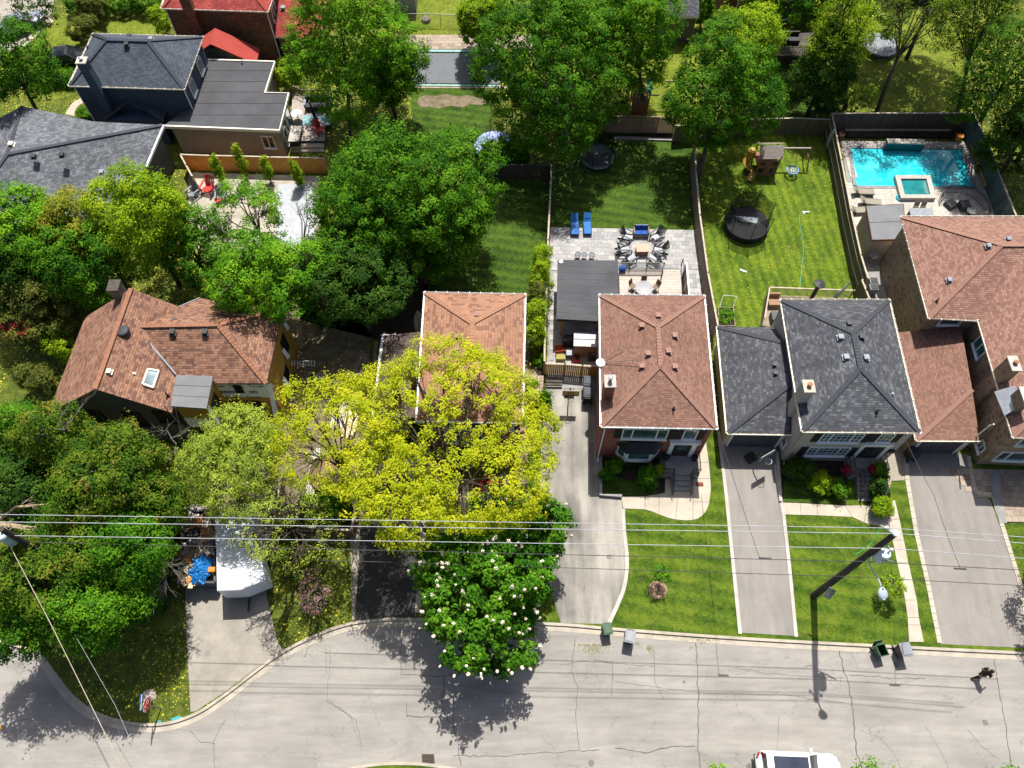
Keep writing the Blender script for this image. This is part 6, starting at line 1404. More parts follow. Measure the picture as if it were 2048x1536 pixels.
fence('short cedar fence return at the left end of the red chair patio', [(361, 310), (372, 330), (384, 352)], 1.75, M_cedar, M_wtop)
fence('dark shaded board fence behind the middle back yard', [(948, 326), (1020, 329), (1101, 331)], 1.7, M_dkwood)
fence('brown board fence with bright cap behind the black driveway', [(553, 1049), (600, 1052), (660, 1058), (703, 1060)], 1.4, mat('redbrown_board', (.28, .15, .09), (.17, .09, .055), .85, 4), M_wtop)
fence('brown board fence running up beside the black driveway', [(703, 1060), (712, 1000), (724, 920), (735, 860)], 1.4, mat('redbrown_board', (.28, .15, .09)), M_wtop)
fence('low fence of the trailer side garden', [(545, 1040), (556, 990), (566, 940)], 1.0, M_wood, M_wtop)
fence('golden slatted gate fence behind the basketball driveway', [(1091, 727), (1130, 728), (1165, 731), (1197, 733)], 1.5, M_gold, M_wtop, gap=.02, post=1.6)
t = T('wooden_bench', 'dark horizontal plank ledge below the golden gate fence', 'ledge', P(1120, 765))
for i in range(3): MB().bar(P(1092, 756 + 6 * i, .4) , P(1125, 757 + 6 * i, .4), .17, .04).ob('plank', M_dkwood, t)
for x in (1094, 1123): MB().bar(P(x, 763, .1), P(x, 763, .38), .08, .3).ob('leg', M_dkwood, t)
# chain link fence at the top
t = T('chain_link_fence', 'galvanised chain link fence across the far lawn', 'fence', P(890, 48)); b = MB(); nb = MB()
pp = [P(x, y, Z0 + 1.2) for x, y in ((815, 27), (880, 29), (950, 31), (1060, 33))]
for a, c in zip(pp, pp[1:]):
    b.tube([a, c], .035, 6)
    for q in (a, c): b.tube([q, Vector((q.x, q.y, 0))], .03, 6)
    nb.add([a, c, Vector((c.x, c.y, Z0)), Vector((a.x, a.y, Z0))], [(0, 1, 2, 3)])
b.ob('frame', M_galv, t); nb.ob('mesh', netmat('chain_mesh', (.3, .32, .34), .12), t)
# cedar shed-like bin store
t = T('bin_store', 'small bin store with beige stone tiled roof beside the driveway', 'bin store', P(1072, 790))
q = hxy([(1060, 752), (1087, 752), (1085, 800), (1058, 798)], 1.15); MB().prism(q, 1.1, 1.2).ob('roof', M_conc, t); MB().prism(insetw(q, .08), 0, 1.1).ob('wall', M_beiges, t)
for j in range(7):
    for i in range(3):
        a = q[0].lerp(q[3], (j + .5) / 7).lerp(q[1].lerp(q[2], (j + .5) / 7), (i + .5) / 3); MB().box((a.x, a.y, 1.215), (.27, .19, .03)).ob('tile', M_brickpath, t)

# ================================================================ BLACK CANOPY AND DECK
q = hxy([(1116, 520), (1236, 521), (1238, 645), (1114, 638)], 2.7)
t = T('patio_canopy', 'flat black roofed patio canopy on wooden posts beside the brick house', 'canopy', P(1170, 600))
MB().prism(q, 2.6, 2.72).ob('roof', M_flat, t)
rr = MB()
for i in range(1, 9):
    a, b = q[0].lerp(q[3], i / 9), q[1].lerp(q[2], i / 9); rr.bar(a + UP * .022, b + UP * .022, .025, .012)
rr.ob('membrane_ribs', M_flat, t, kind='stuff')
for p in insetw(q, .4): MB().box((p.x, p.y, 1.35), (.16, .16, 2.5)).ob('post', M_cedar, t)
for a, b in ((0, 1), (1, 2), (2, 3), (3, 0)): MB().bar(q[a] + UP * -.2, q[b] + UP * -.2, .05, .2).ob('fascia_board', M_black, t)
MB().lathe([(.12, 2.72), (.16, 2.78), (.02, 2.8)], Vector((q[0].x + .22, q[0].y - .2, 0)), 10).ob('lamp', M_white, t)
# composite deck
DZ = .55
dq = hxy([(1238, 540), (1362, 540), (1364, 612), (1240, 612)], DZ)
t = T('wooden_deck', 'light beige plank deck behind the brick house', 'deck', P(1300, 590))
M_deck = objvar('deck_plank', (.52, .45, .39), (.60, .53, .47)); L = (dq[1] - dq[0]).length; nb = int((dq[0] - dq[3]).length / .15)
for i in range(nb):
    a, b = dq[0].lerp(dq[3], (i + .5) / nb), dq[1].lerp(dq[2], (i + .5) / nb); MB().bar(a, b, .138, .04).ob('plank', M_deck, t)
MB().prism(insetw(dq, .02), 0, DZ - .03).ob('base', mat('deck_skirt', (.26, .23, .22)), t)
sq = hxy([(1330, 540), (1364, 542), (1364, 558), (1330, 557)], .3); MB().prism(sq, 0, .3).ob('step', mat('deck_step', (.30, .26, .25)), t)
M_gl = mat('clear_panel', (.55, .65, .68), alpha=.25, rough=.1)
rl = T('glass_railing', 'black framed glass railing along the deck edge', 'railing', P(1300, 535))
pts = [P(x, y, DZ) for x, y in ((1200, 528), (1228, 529), (1258, 538), (1292, 538), (1325, 539))]
pts = [Vector((p.x, dq[0].y - .06, DZ)) for p in pts]
for p in pts: MB().box((p.x, p.y, DZ + .5), (.07, .07, 1.0)).ob('post', M_black, rl)
for a, b in zip(pts, pts[1:]):
    MB().bar(a + UP * 1.0, b + UP * 1.0, .07, .05).ob('rail', M_black, rl); MB().bar(a + UP * .1, b + UP * .1, .05, .04).ob('rail', M_black, rl)
    MB().bar(a + UP * .55 + (b - a).normalized() * .06, b + UP * .55 - (b - a).normalized() * .06, .012, .8).ob('pane', M_gl, rl)
for (x0, y0, x1, y1) in ((1325, 539, 1322, 556), (1362, 532, 1364, 556)):
    a, b = P(x0, y0, DZ), P(x1, y1, DZ); a.z = b.z = DZ
    for p in (a, b): MB().box((p.x, p.y, DZ + .45), (.07, .07, .9)).ob('post', M_black, rl)
    MB().bar(a + UP * .9, b + UP * .9, .06, .05).ob('rail', M_black, rl); MB().bar(a + UP * .12, b + UP * .12, .05, .04).ob('rail', M_black, rl)
t = T('privacy_screen', 'tall white topped privacy screen at the right end of the deck', 'screen', P(1378, 580))
a, b = P(1373, 526, 2.0), P(1379, 592, 2.0); a.z = b.z = 0
for i in range(14): MB().bar(a + UP * (.3 + i * .12), b + UP * (.3 + i * .12), .03, .115).ob('slat', mat('greybrown_slat', (.30, .25, .22)), t)
MB().bar(a + UP * 2.0, b + UP * 2.0, .12, .05).ob('cap', M_white, t)
for q in (a, b, a.lerp(b, .5)): MB().box((q.x, q.y, 1.0), (.1, .1, 2.0)).ob('post', M_white, t)
# storage shed under canopy
q = hxy([(1148, 664), (1199, 666), (1199, 694), (1147, 692)], 1.7)
t = T('storage_shed', 'small brown storage shed with pale metal lid below the black canopy', 'storage shed', P(1172, 700))
MB().prism(insetw(q, .06), 0, 1.6).ob('body', mat('brown_plastic', (.30, .19, .14)), t)
for i in range(2):
    a = q[0].lerp(q[3], i / 2); b = q[1].lerp(q[2], i / 2); c = q[1].lerp(q[2], (i + .96) / 2); d = q[0].lerp(q[3], (i + .96) / 2); zz = 1.72 - .05 * i
    MB().prism([a, b, c, d], zz - .08, zz).ob('lid_panel', mat('lid_grey', (.30, .30, .35), (.24, .24, .29), .4) if i == 0 else mat('lid_pale', (.48, .44, .43), rough=.5), t)

# ================================================================ FURNITURE
M_wh_arm = mat('pale_chair_seat', (.48, .52, .58), rough=.6); M_bchair = mat('black_chair', (.035, .037, .04), rough=.5); M_redp = mat('red_plastic', (.62, .03, .03), (.5, .02, .02), .4)
M_bluef = mat('blue_fabric', (.02, .10, .42), (.015, .07, .3), .8, 6); M_blue2 = mat('bright_blue_sling', (.02, .17, .48), (.015, .12, .38), .7, 5)
def adirondack(label, loc, rz, m, m2=None, group=None, s=1.0):
    m2 = m2 or m; s *= 1.12; t = T('adirondack_chair', label, 'chair', loc, rz, group)
    sb = MB(); [sb.bar((-.26, -.30 + i * .11, .36 - i * .025), (.26, -.30 + i * .11, .36 - i * .025), .095, .02) for i in range(6)]; sb.ob('seat', m2, t, local=True)
    bb = MB(); [bb.bar((-.25 + i * .1, .22, .24), (-.30 + i * .12, .58, 1.02 - abs(i - 2.5) * .05), .088, .02, up=(0, 1, 0)) for i in range(6)]; bb.ob('backrest', m, t, local=True)
    for sx in (-1, 1):
        MB().bar((sx * .36, -.38, .58), (sx * .34, .42, .60), .12, .025).ob('armrest', m, t, local=True)
        MB().bar((sx * .31, -.34, 0), (sx * .31, -.34, .57), .09, .04, up=(0, 1, 0)).ob('leg', m, t, local=True); MB().bar((sx * .28, -.30, .33), (sx * .28, .62, .03), .04, .11).ob('leg', m, t, local=True)
    t.scale = (s, s, s); return t
GA = 'black and grey adirondack chairs around the fire table'
PT = Z0 + .055
a0 = adirondack('adirondack chair upper left of the fire table', P(1254, 478, PT), R(60), M_bchair, M_wh_arm, GA)
for x, y, r, l in ((1247, 503, 95, 'adirondack chair lower left of the fire table'), (1312, 478, -50, 'adirondack chair upper right of the fire table'), (1318, 504, -85, 'adirondack chair lower right of the fire table'), (1260, 522, 125, 'adirondack chair between the fire table and the glass railing at left'), (1306, 522, -125, 'adirondack chair between the fire table and the glass railing at right')):
    dup(a0, P(x, y, PT), R(r), l)
t = T('fire_table', 'square peach coloured fire table on the patio', 'table', P(1283, 505, PT)); M_peach = mat('peach_cover', (.62, .42, .30), (.52, .34, .24), .7, 4)
c = P(1283, 505, PT); MB().box((c.x, c.y, PT + .28), (.92, .72, .55)).ob('base', mat('peach_side', (.38, .22, .15)), t, bevel=.02); MB().box((c.x, c.y, PT + .58), (1.0, .8, .06)).ob('tabletop', M_peach, t)
t = T('loveseat', 'wooden patio loveseat with dark blue cushions', 'loveseat', P(1281, 470, PT)); c = P(1281, 470, PT)
MB().box((c.x, c.y, PT + .2), (1.05, .65, .3)).ob('frame', M_wood, t)
for sx in (-.26, .26): MB().box((c.x + sx, c.y - .05, PT + .42), (.5, .55, .13)).ob('seat_cushion', M_bluef, t, bevel=.03); MB().box((c.x + sx, c.y + .27, PT + .65), (.46, .14, .42), M=Matrix.Rotation(R(-15), 3, 'X')).ob('back_cushion', M_bluef, t, bevel=.03)
MB().box((c.x, c.y + .38, PT + .5), (1.15, .06, .7)).ob('backrest', M_wood, t)
for sx in (-.58, .58): MB().box((c.x + sx, c.y, PT + .35), (.08, .7, .6)).ob('armrest', M_wood, t)
def lounger(label, loc, rz, m, mf, group=None, tilt=.5):
    t = T('sun_lounger', label, 'lounger', loc, rz, group)
    MB().box((0, -.35, .32), (.58, 1.25, .06)).ob('seat', m, t, local=True)
    b = MB(); b.bar((0, .28, .32), (0, .85, .32 + tilt), .58, .05, up=(0, -1, 1)); b.ob('backrest', m, t, local=True); MB().box((0, .55, .58), (.42, .16, .08), M=Matrix.Rotation(R(40), 3, 'X')).ob('headrest', m, t, local=True)
    f = MB(); 
    for sx in (-1, 1): f.bar((sx * .32, -.98, .3), (sx * .32, .4, .3), .05, .05)
    f.ob('frame', mf, t, local=True)
    for sx in (-1, 1):
        for y in (-.85, .35): MB().bar((sx * .32, y, 0), (sx * .32, y, .3), .05, .05, up=(0, 1, 0)).ob('leg', mf, t, local=True)
    return t
l0 = lounger('left one of the two blue sun loungers', P(1149, 455, PT), 0, M_blue2, mat('navy_frame', (.02, .06, .18)), 'blue sun loungers'); dup(l0, P(1174, 454, PT), 0, 'right one of the two blue sun loungers')
def stool(label, loc, m, r=.22, group=None):
    t = T('wire_stool', label, 'stool', loc, group=group); b = MB(); pts = [(math.cos(i * math.pi / 6) * r, math.sin(i * math.pi / 6) * r, .45) for i in range(13)]; b.tube(pts, .018, 5, cap=False); b.ob('seat_ring', m, t, local=True); MB().lathe([(r * .92, .43), (.01, .44)], (0, 0, 0), 12).ob('seat', mat('stool_seat', (.22, .24, .26)), t, local=True)
    for k in range(4): a = k * math.pi / 2 + .4; MB().bar((math.cos(a) * r, math.sin(a) * r, .44), (math.cos(a) * r * .8, math.sin(a) * r * .8, 0), .02).ob('leg', m, t, local=True)
    return t
s0 = stool('leftmost of three round stools behind the black canopy', P(1155, 515, PT), M_bchair, group='round stools'); dup(s0, P(1168, 516, PT), 0, 'middle one of three round stools behind the black canopy'); dup(s0, P(1183, 516, PT), 0, 'rightmost of three round stools behind the black canopy')
t = T('blue_box', 'small bright blue cooler box by the canopy corner', 'box', P(1244, 541, DZ)); c = P(1244, 541, DZ); MB().box((c.x, c.y, DZ + .2), (.5, .36, .4)).ob('body', M_blue2, t, bevel=.03); MB().box((c.x, c.y, DZ + .43), (.54, .4, .06)).ob('lid', M_bluef, t)
t = T('dining_table', 'round dark glass dining table partly under the roof edge', 'table', P(1285, 587, DZ)); c = P(1285, 587, DZ)
MB().lathe([(.68, .70), (.70, .72), (.68, .74), (.001, .745)], c, 28).ob('tabletop', glassy('grey_glass', (.16, .18, .20), .12), t); MB().tube([c, c + UP * .7], .05, 8).ob('leg', M_black, t)
def dchair(label, loc, rz, m, group):
    t = T('dining_chair', label, 'chair', loc, rz, group); MB().box((0, 0, .44), (.44, .42, .04)).ob('seat', m, t, local=True); b = MB(); b.bar((0, .2, .5), (0, .32, .95), .44, .03, up=(0, -1, .3)); b.ob('backrest', m, t, local=True)
    for sx in (-.2, .2):
        for sy in (-.18, .18): MB().bar((sx, sy, 0), (sx, sy, .43), .03, .03, up=(0, 1, 0)).ob('leg', M_black, t, local=True)
    return t
M_brs = mat('brown_sling', (.26, .18, .12), rough=.8)
c0 = dchair('brown dining chair behind the round glass table', P(1286, 573, DZ), 0, M_brs, 'brown dining chairs'); dup(c0, P(1264, 578, DZ), R(50), 'brown dining chair left of the round glass table'); dup(c0, P(1310, 580, DZ), R(-50), 'brown dining chair right of the round glass table')
adirondack('bright red adirondack chair on the concrete patio', P(419, 383, Z0 + .02), R(-15), M_redp, s=1.15)
c1 = adirondack('grey adirondack chair right of the red one', P(445, 398, Z0 + .02), R(12), mat('grey_plastic', (.26, .29, .33)), group='grey adirondack chairs on the concrete patio'); dup(c1, P(388, 392, Z0 + .02), R(-40), 'grey adirondack chair left of the red one, half under leaves')
t = T('red_side_table', 'small red side table beside the grey adirondack chair', 'side table', P(439, 407, Z0)); c = P(439, 407, Z0); MB().lathe([(.28, .42), (.28, .46), (.001, .465)], c, 14).ob('tabletop', M_redp, t)
for k in range(3): a = k * 2.1; MB().bar(c + Vector((math.cos(a) * .2, math.sin(a) * .2, 0)), c + Vector((math.cos(a) * .2, math.sin(a) * .2, .42)), .04).ob('leg', M_redp, t)
# mower and clutter behind the gate
t = T('lawn_mower', 'red lawn mower parked behind the golden gate', 'mower', P(1152, 720)); c = P(1152, 720)
MB().box((c.x, c.y, c.z + .22), (.5, .6, .2)).ob('body', M_redp, t, bevel=.05); MB().lathe([(.14, .3), (.16, .42), (.04, .46)], Vector((c.x, c.y, c.z)), 12).ob('engine', M_black, t); MB().tube([c + Vector((-.2, .3, .25)), c + Vector((-.2, .9, .9)), c + Vector((.2, .9, .9)), c + Vector((.2, .3, .25))], .02, 5).ob('handle', M_black, t)
for sx in (-1, 1):
    for sy in (-.22, .22): MB().lathe([(.01, -.04), (.11, -.04), (.11, .04), (.01, .04)], (0, 0, 0), 12).ob('wheel', M_black, t); w = [o for o in t.children if o.name.startswith('wheel')][-1]; w.rotation_euler = (0, R(90), 0); w.location = (sx * .29, sy, .12)
def boxthing(name, label, cat, px, d, m, parts=(), rz=0, z=Z0, group=None):
    t = T(name, label, cat, P(*px, z), rz, group); MB().box((0, 0, d[2] / 2), d).ob('body', m, t, local=True, bevel=min(d) * .08)
    for nm, c, dd, mm in parts: MB().box(c, dd).ob(nm, mm, t, local=True)
    return t
boxthing('grill', 'black barbecue grill left of the storage shed', 'grill', (1137, 690), (.9, .55, .9), M_black, [('lid', (0, 0, .98), (.8, .5, .18), M_black), ('side_shelf', (.65, 0, .82), (.35, .45, .04), M_galv)])
boxthing('air_conditioner', 'dark square air conditioner unit beside the red mower', 'air conditioner', (1186, 714), (.75, .75, .7), M_vent_bk, [('grille', (0, 0, .72), (.55, .55, .04), M_galv)])
boxthing('cart', 'red wheeled cart frame behind the golden gate', 'cart', (1121, 702), (.9, .5, .1), mat('orange_red', (.5, .1, .05)), [('rail', (0, .25, .3), (.9, .03, .3), mat('orange_red', (.5, .1, .05))), ('rail', (0, -.25, .3), (.9, .03, .3), mat('orange_red', (.5, .1, .05)))], rz=.15)
boxthing('toy_bin', 'yellow and green bin of toys behind the golden gate', 'toy bin', (1121, 718), (.7, .45, .35), mat('toy_colours', (.5, .34, .06), (.08, .22, .08), .7, 9))
boxthing('cooler', 'dark blue cooler beside the storage shed', 'cooler', (1139, 712), (.5, .4, .45), mat('slate_blue', (.12, .17, .24)), [('lid', (0, 0, .47), (.54, .44, .06), M_vent_gr)])
# wheelie bins
def bin_(name, label, loc, rz, mb_, ml, group=None, open_=False, s=1.0):
    t = T(name, label, 'bin', loc, rz, group); b = MB(); w0, w1, d0, d1, hh = .21, .27, .24, .33, .95
    b.add([(-w0, -d0, .08), (w0, -d0, .08), (w0, d0, .08), (-w0, d0, .08), (-w1, -d1, hh), (w1, -d1, hh), (w1, d1, hh), (-w1, d1, hh)], [(3, 2, 1, 0), (0, 1, 5, 4), (1, 2, 6, 5), (2, 3, 7, 6), (3, 0, 4, 7)] + ([] if open_ else [(4, 5, 6, 7)])); b.ob('body', mb_, t, local=True)
    r_ = MB(); 
    for a, c in (((-w1, -d1), (w1, -d1)), ((w1, -d1), (w1, d1)), ((w1, d1), (-w1, d1)), ((-w1, d1), (-w1, -d1))): r_.bar((*a, hh), (*c, hh), .05, .05)
    r_.ob('rim', mb_, t, local=True)
    if open_: MB().box((0, d1 + .14, hh - .25), (2 * w1, .04, .62), M=Matrix.Rotation(R(-20), 3, 'X')).ob('lid', ml, t, local=True); MB().box((0, 0, .3), (.36, .42, .02)).ob('inside', M_hole, t, local=True)
    else:
        l = MB(); l.box((0, 0, hh + .04), (2 * w1 + .06, 2 * d1 + .06, .05)); l.box((0, -.02, hh + .085), (2 * w1 - .1, 2 * d1 - .14, .05)); l.ob('lid', ml, t, local=True, bevel=.015)
    MB().bar((-w1 * .8, d1 + .07, hh - .03), (w1 * .8, d1 + .07, hh - .03), .04).ob('handle', mb_, t, local=True)
    for sx in (-1, 1): MB().lathe([(.01, -.03), (.11, -.03), (.11, .03), (.01, .03)], (0, 0, 0), 12).ob('wheel', M_black, t, local=True); w = [o for o in t.children if o.name.startswith('wheel')][-1]; w.rotation_euler = (0, R(90), 0); w.location = (sx * .24, d0 + .06, .11)
    t.scale = (s, s, s); return t
M_gbin = mat('green_bin', (.03, .10, .045), (.02, .07, .03), .5); M_gl_ = mat('grey_lid', (.26, .28, .31), (.2, .22, .24), .35); M_bbin = mat('black_bin', (.03, .032, .035), rough=.5)
bin_('green_bin', 'narrow dark green bin by the kerb at the foot of the worn driveway', P(1212, 1264, .0), R(10), M_gbin, M_gbin, s=.95)
bin_('grey_bin', 'grey lidded bin on the road beside the narrow green bin', P(1256, 1280, .0), R(-12), M_bbin, M_gl_, s=1.05)
bin_('open_green_bin', 'open dark green bin by the kerb left of the dark lidded bin', P(1752, 1306, .0), R(12), M_gbin, M_gbin, open_=True, s=1.0)
bin_('dark_bin', 'dark bin with bluish lid by the kerb right of the open green bin', P(1796, 1306, .0), R(6), M_bbin, M_gl_, s=1.15)
M_dlid = mat('darkblue_lid', (.04, .05, .075), rough=.6)
b0 = bin_('black_bin', 'rear one of the two black bins beside the golden gate', P(1174, 777, Z0), R(175), M_bbin, M_dlid, 'black bins by the gate', s=1.15); dup(b0, P(1174, 799, Z0), R(176), 'front one of the two black bins beside the golden gate')
bin_('black_bin', 'black bin beside the tan shingle garage corner', P(1816, 915, Z0), R(190), M_bbin, M_dlid, s=1.05)
# basketball hoops
def hoop(label, bpx, dirn, hgt, mb_, reach=1.05, group=None, bm=None):
    b = P(*bpx); t = T('basketball_hoop', label, 'basketball hoop', b); d = Vector((math.cos(dirn), math.sin(dirn), 0)); s = Vector((-d.y, d.x, 0))
    MB().bar(b - d * .45 + UP * .12, b + d * .2 + UP * .12, .72, .2).ob('base', M_black, t, bevel=.04)
    MB().tube([b + UP * .2, b + UP * (hgt - .3) + d * .25, b + d * (reach - .05) + UP * (hgt + .1)], .05, 6).ob('pole', M_black, t)
    c = b + d * reach + UP * (hgt + .2); bo = MB(); bo.bar(c - s * .57, c + s * .57, .03, .7).ob('backboard', bm or mb_, t)
    f = MB(); u = .35
    for a, e in (((-.57, -u), (.57, -u)), ((-.57, u), (.57, u)), ((-.57, -u), (-.57, u)), ((.57, -u), (.57, u)), ((-.2, -.22), (.2, -.22)), ((-.2, .12), (.2, .12)), ((-.2, -.22), (-.2, .12)), ((.2, -.22), (.2, .12))): f.bar(c + d * .02 + s * a[0] + UP * a[1], c + d * .02 + s * e[0] + UP * e[1], .03)
    f.ob('board_frame', mb_, t)
    rc_ = c + d * .32 - UP * .26; MB().tube([rc_ + d * math.cos(i * math.pi / 8) * .23 + s * math.sin(i * math.pi / 8) * .23 for i in range(17)], .018, 5, cap=False).ob('rim', M_galv if bm else mat('rim_dark', (.2, .16, .13)), t)
    n = MB()
    for i in range(8): a = i * math.pi / 4; n.tube([rc_ + d * math.cos(a) * .22 + s * math.sin(a) * .22, rc_ + d * math.cos(a + .4) * .13 + s * math.sin(a + .4) * .13 - UP * .38], .008, 3)
    n.ob('net', M_white, t)
hoop('basketball hoop with amber backboard on the worn driveway', (1138, 790), R(-92), 1.75, M_black, .9, bm=mat('amber_board', (.63, .36, .06), (.48, .27, .05), .4))
hoop('basketball hoop with pale backboard on the taupe driveway', (1503, 920), R(-60), 1.9, mat('grey_line', (.3, .32, .3)), .7, bm=mat('pale_board', (.45, .47, .42), (.36, .38, .34), .5))

# ================================================================ TRAMPOLINES, PLAY
M_mat_ = mat('trampoline_mat', (.035, .038, .045), (.025, .027, .03), .55, 1.2); M_net = mat('safety_net', (.012, .013, .014), rough=.9, alpha=.58)
def trampoline(label, px, r, zh, padm, nh=0, polem=None, n=8, mm=None, netm=None, arc=(0, 1)):
    c = P(*px); t = T('trampoline', label, 'trampoline', c); q = Vector((c.x, c.y, 0))
    MB().lathe([(r * .90, zh - .02), (.001, zh - .03)], q, 32).ob('mat', mm or M_mat_, t); MB().lathe([(r * .86, zh + .02), (r, zh + .035), (r * 1.01, zh - .03), (r * .86, zh - .02)], q, 32).ob('pad', padm, t)
    MB().tube([q + Vector((math.cos(a) * r, math.sin(a) * r, zh - .06)) for a in [i * math.pi / 16 for i in range(33)]], .03, 5, cap=False).ob('frame', polem or M_galv, t)
    for i in range(n // 2): a = i * 4 * math.pi / n; MB().tube([q + Vector((math.cos(a - .3) * r, math.sin(a - .3) * r, zh - .05)), q + Vector((math.cos(a - .3) * r, math.sin(a - .3) * r, .1)), q + Vector((math.cos(a + .3) * r, math.sin(a + .3) * r, .1)), q + Vector((math.cos(a + .3) * r, math.sin(a + .3) * r, zh - .05))], .025, 5).ob('leg', polem or M_galv, t)
    if nh:
        ps = []
        for i in range(n):
            a = 2 * math.pi * i / n + .2; p0 = q + Vector((math.cos(a) * r * 1.05, math.sin(a) * r * 1.05, .1)); p1 = q + Vector((math.cos(a) * r * 1.08, math.sin(a) * r * 1.08, zh + nh)); MB().tube([p0, p1], .03, 6).ob('pole', M_black, t); ps.append((q + Vector((math.cos(a) * r * .98, math.sin(a) * r * .98, zh)), q + Vector((math.cos(a) * r * .98, math.sin(a) * r * .98, zh + nh - .1))))
        nb = MB()
        for i in range(n):
            if arc[0] <= (i / n) < arc[1]: a, b = ps[i], ps[(i + 1) % n]; nb.add([a[0], b[0], b[1], a[1]], [(0, 1, 2, 3)])
        nb.ob('safety_net', netm or M_net, t); 
    return t
t = trampoline('large black trampoline with sagging safety net on the striped lawn', (1490, 456), 1.75, .75, mat('black_pad', (.05, .05, .055)), 2.0, n=7, mm=mat('dusty_mat', (.30, .34, .40), (.12, .13, .16), .6, 2.5)); c = P(1490, 456)
MB().lathe([(1.70, .05), (1.80, .7), (1.76, .75)], Vector((c.x, c.y, 0)), 30).ob('skirt', mat('black_skirt', (.02, .02, .022)), t)
MB().add([c + Vector(v) for v in ((-1.0, .7, .72), (1.0, .45, .72), (.7, -.15, .72), (-.5, .1, .72))], [(0, 1, 2, 3)]).ob('folded_net', mat('pale_net', (.30, .34, .38)), t)
trampoline('dark trampoline with grey padded rim under the maple', (1193, 322), 1.45, .7, mat('pale_pad', (.22, .25, .28), (.10, .12, .14), .6, 7), 1.6, n=6)
trampoline('trampoline with blue and white rim near the dark fence', (989, 300), 1.75, .6, mat('blue_pad', (.35, .42, .72), (.12, .18, .5), .5, 3), 1.6, n=8, mm=mat('pale_mat', (.16, .20, .26)), netm=netmat('thin_net', (.03, .03, .04), .12))
trampoline('old round trampoline on the sunny lawn behind the pool fence', (1757, 98), 1.65, .6, mat('faded_pad', (.30, .33, .36), (.12, .13, .15), .6, 6), 0, mm=mat('faded_mat', (.14, .17, .22), (.07, .08, .1), .6, 1.5))
trampoline('grey trampoline under the yellow tree beside the white lumber', (664, 950), 1.45, .6, mat('rust_rim', (.22, .13, .08)), 0, mm=mat('faded_mat', (.14, .17, .22)))
# playhouse with slide and nest swing
M_plank = mat('play_wood', (.34, .17, .09), (.22, .105, .06), .85, 4, .4, 30); M_roofp = mat('bleached_plank', (.40, .34, .31), (.28, .235, .215), .9, 4)
c = P(1526, 338); t = T('playhouse', 'wooden playhouse tower with plank roof and yellow slide', 'playhouse', c)
def LP(x, y, z): return Vector((c.x + x, c.y + y, z))
for sx in (-.85, .85):
    for sy in (-.7, .9): MB().box(LP(sx, sy, 1.15), (.1, .1, 2.3)).ob('post', M_plank, t)
MB().box(LP(0, .1, 1.1), (1.8, 1.7, .08)).ob('floor', M_plank, t)
for i in range(8): MB().box(LP(0, -.74, .12 + i * .13 + (.0 if i < 8 else 0)), (1.7, .03, .12)).ob('wall_board', M_plank, t)
for i in range(5): MB().box(LP(0, -.74, 1.22 + i * .13), (1.7, .03, .12)).ob('wall_board', M_plank, t)
for sx in (-.5, .5):
    f = MB(); f.box(LP(sx, -.78, .75), (.42, .04, .42)); f.ob('window_frame', M_wdk, t); MB().box(LP(sx, -.80, .75), (.34, .02, .34)).ob('pane', M_glassd, t)
    MB().box(LP(sx, -.78, 1.5), (.36, .04, .3)).ob('window_frame', M_wdk, t)
for i in range(6):
    k = i / 6; MB().box(LP(0, -.75 + k * .85, 2.15 + k * .75), (2.0, .17, .03), M=Matrix.Rotation(R(41), 3, 'X')).ob('roof_plank', M_roofp, t); MB().box(LP(0, .95 - k * .85, 2.15 + k * .75), (2.0, .17, .03), M=Matrix.Rotation(R(-41), 3, 'X')).ob('roof_plank', M_roofp, t)
M_yp = mat('yellow_plastic', (.62, .38, .06), (.5, .27, .04), .35, 4)
sl = MB(); pts = smooth_line([(-.9, .3, 1.25), (-1.35, .35, 1.15), (-1.75, .0, .95), (-1.55, -.45, .75), (-1.15, -.65, .5), (-1.25, -1.1, .3), (-1.45, -1.45, .22)], 4)
for i in range(len(pts) - 1):
    a, b = LP(*pts[i]), LP(*pts[i + 1]); d = (b - a).normalized(); s_ = Vector((-d.y, d.x, 0)).normalized() * .27
    sl.add([a - s_ + UP * .16, a - s_ * .8, a + s_ * .8, a + s_ + UP * .16, b - s_ + UP * .16, b - s_ * .8, b + s_ * .8, b + s_ + UP * .16], [(0, 1, 5, 4), (1, 2, 6, 5), (2, 3, 7, 6)])
sl.ob('slide', M_yp, t, smooth=True); sl = MB(); sl.lathe([(.32, 1.1), (.33, 1.9), (.2, 2.05)], LP(-1.35, .35, 0), 14); sl.ob('slide_tower', M_yp, t)
MB().bar(LP(.85, .5, 2.0), LP(3.6, .5, 2.0), .12, .12).ob('swing_beam', M_roofp, t)
for sy in (-.1, 1.1): MB().bar(LP(3.55, .5, 2.0), LP(3.65, sy - (.5 if sy < 0 else -.3), .1), .09).ob('swing_leg', M_plank, t)
MB().bar(LP(3.6, .1, 1.2), LP(3.6, .9, 1.2), .07).ob('swing_brace', M_plank, t)
q = Vector((P(1585, 340, .6).x, P(1585, 340, .6).y, .6)); t2 = T('nest_swing', 'round light blue nest swing hanging from the beam', 'swing', q)
MB().tube([q + Vector((math.cos(i * math.pi / 8) * .5, math.sin(i * math.pi / 8) * .5, 0)) for i in range(17)], .07, 6, cap=False).ob('rim', mat('swing_blue', (.20, .38, .60)), t2)
w = MB(); [w.bar(q + Vector((math.cos(a) * .48, math.sin(a) * .48, 0)), q - Vector((math.cos(a) * .48, math.sin(a) * .48, 0)), .05, .01) for a in (0, .52, 1.05, 1.57, 2.1, 2.62)]; w.ob('webbing', mat('web', (.5, .52, .5)), t2)
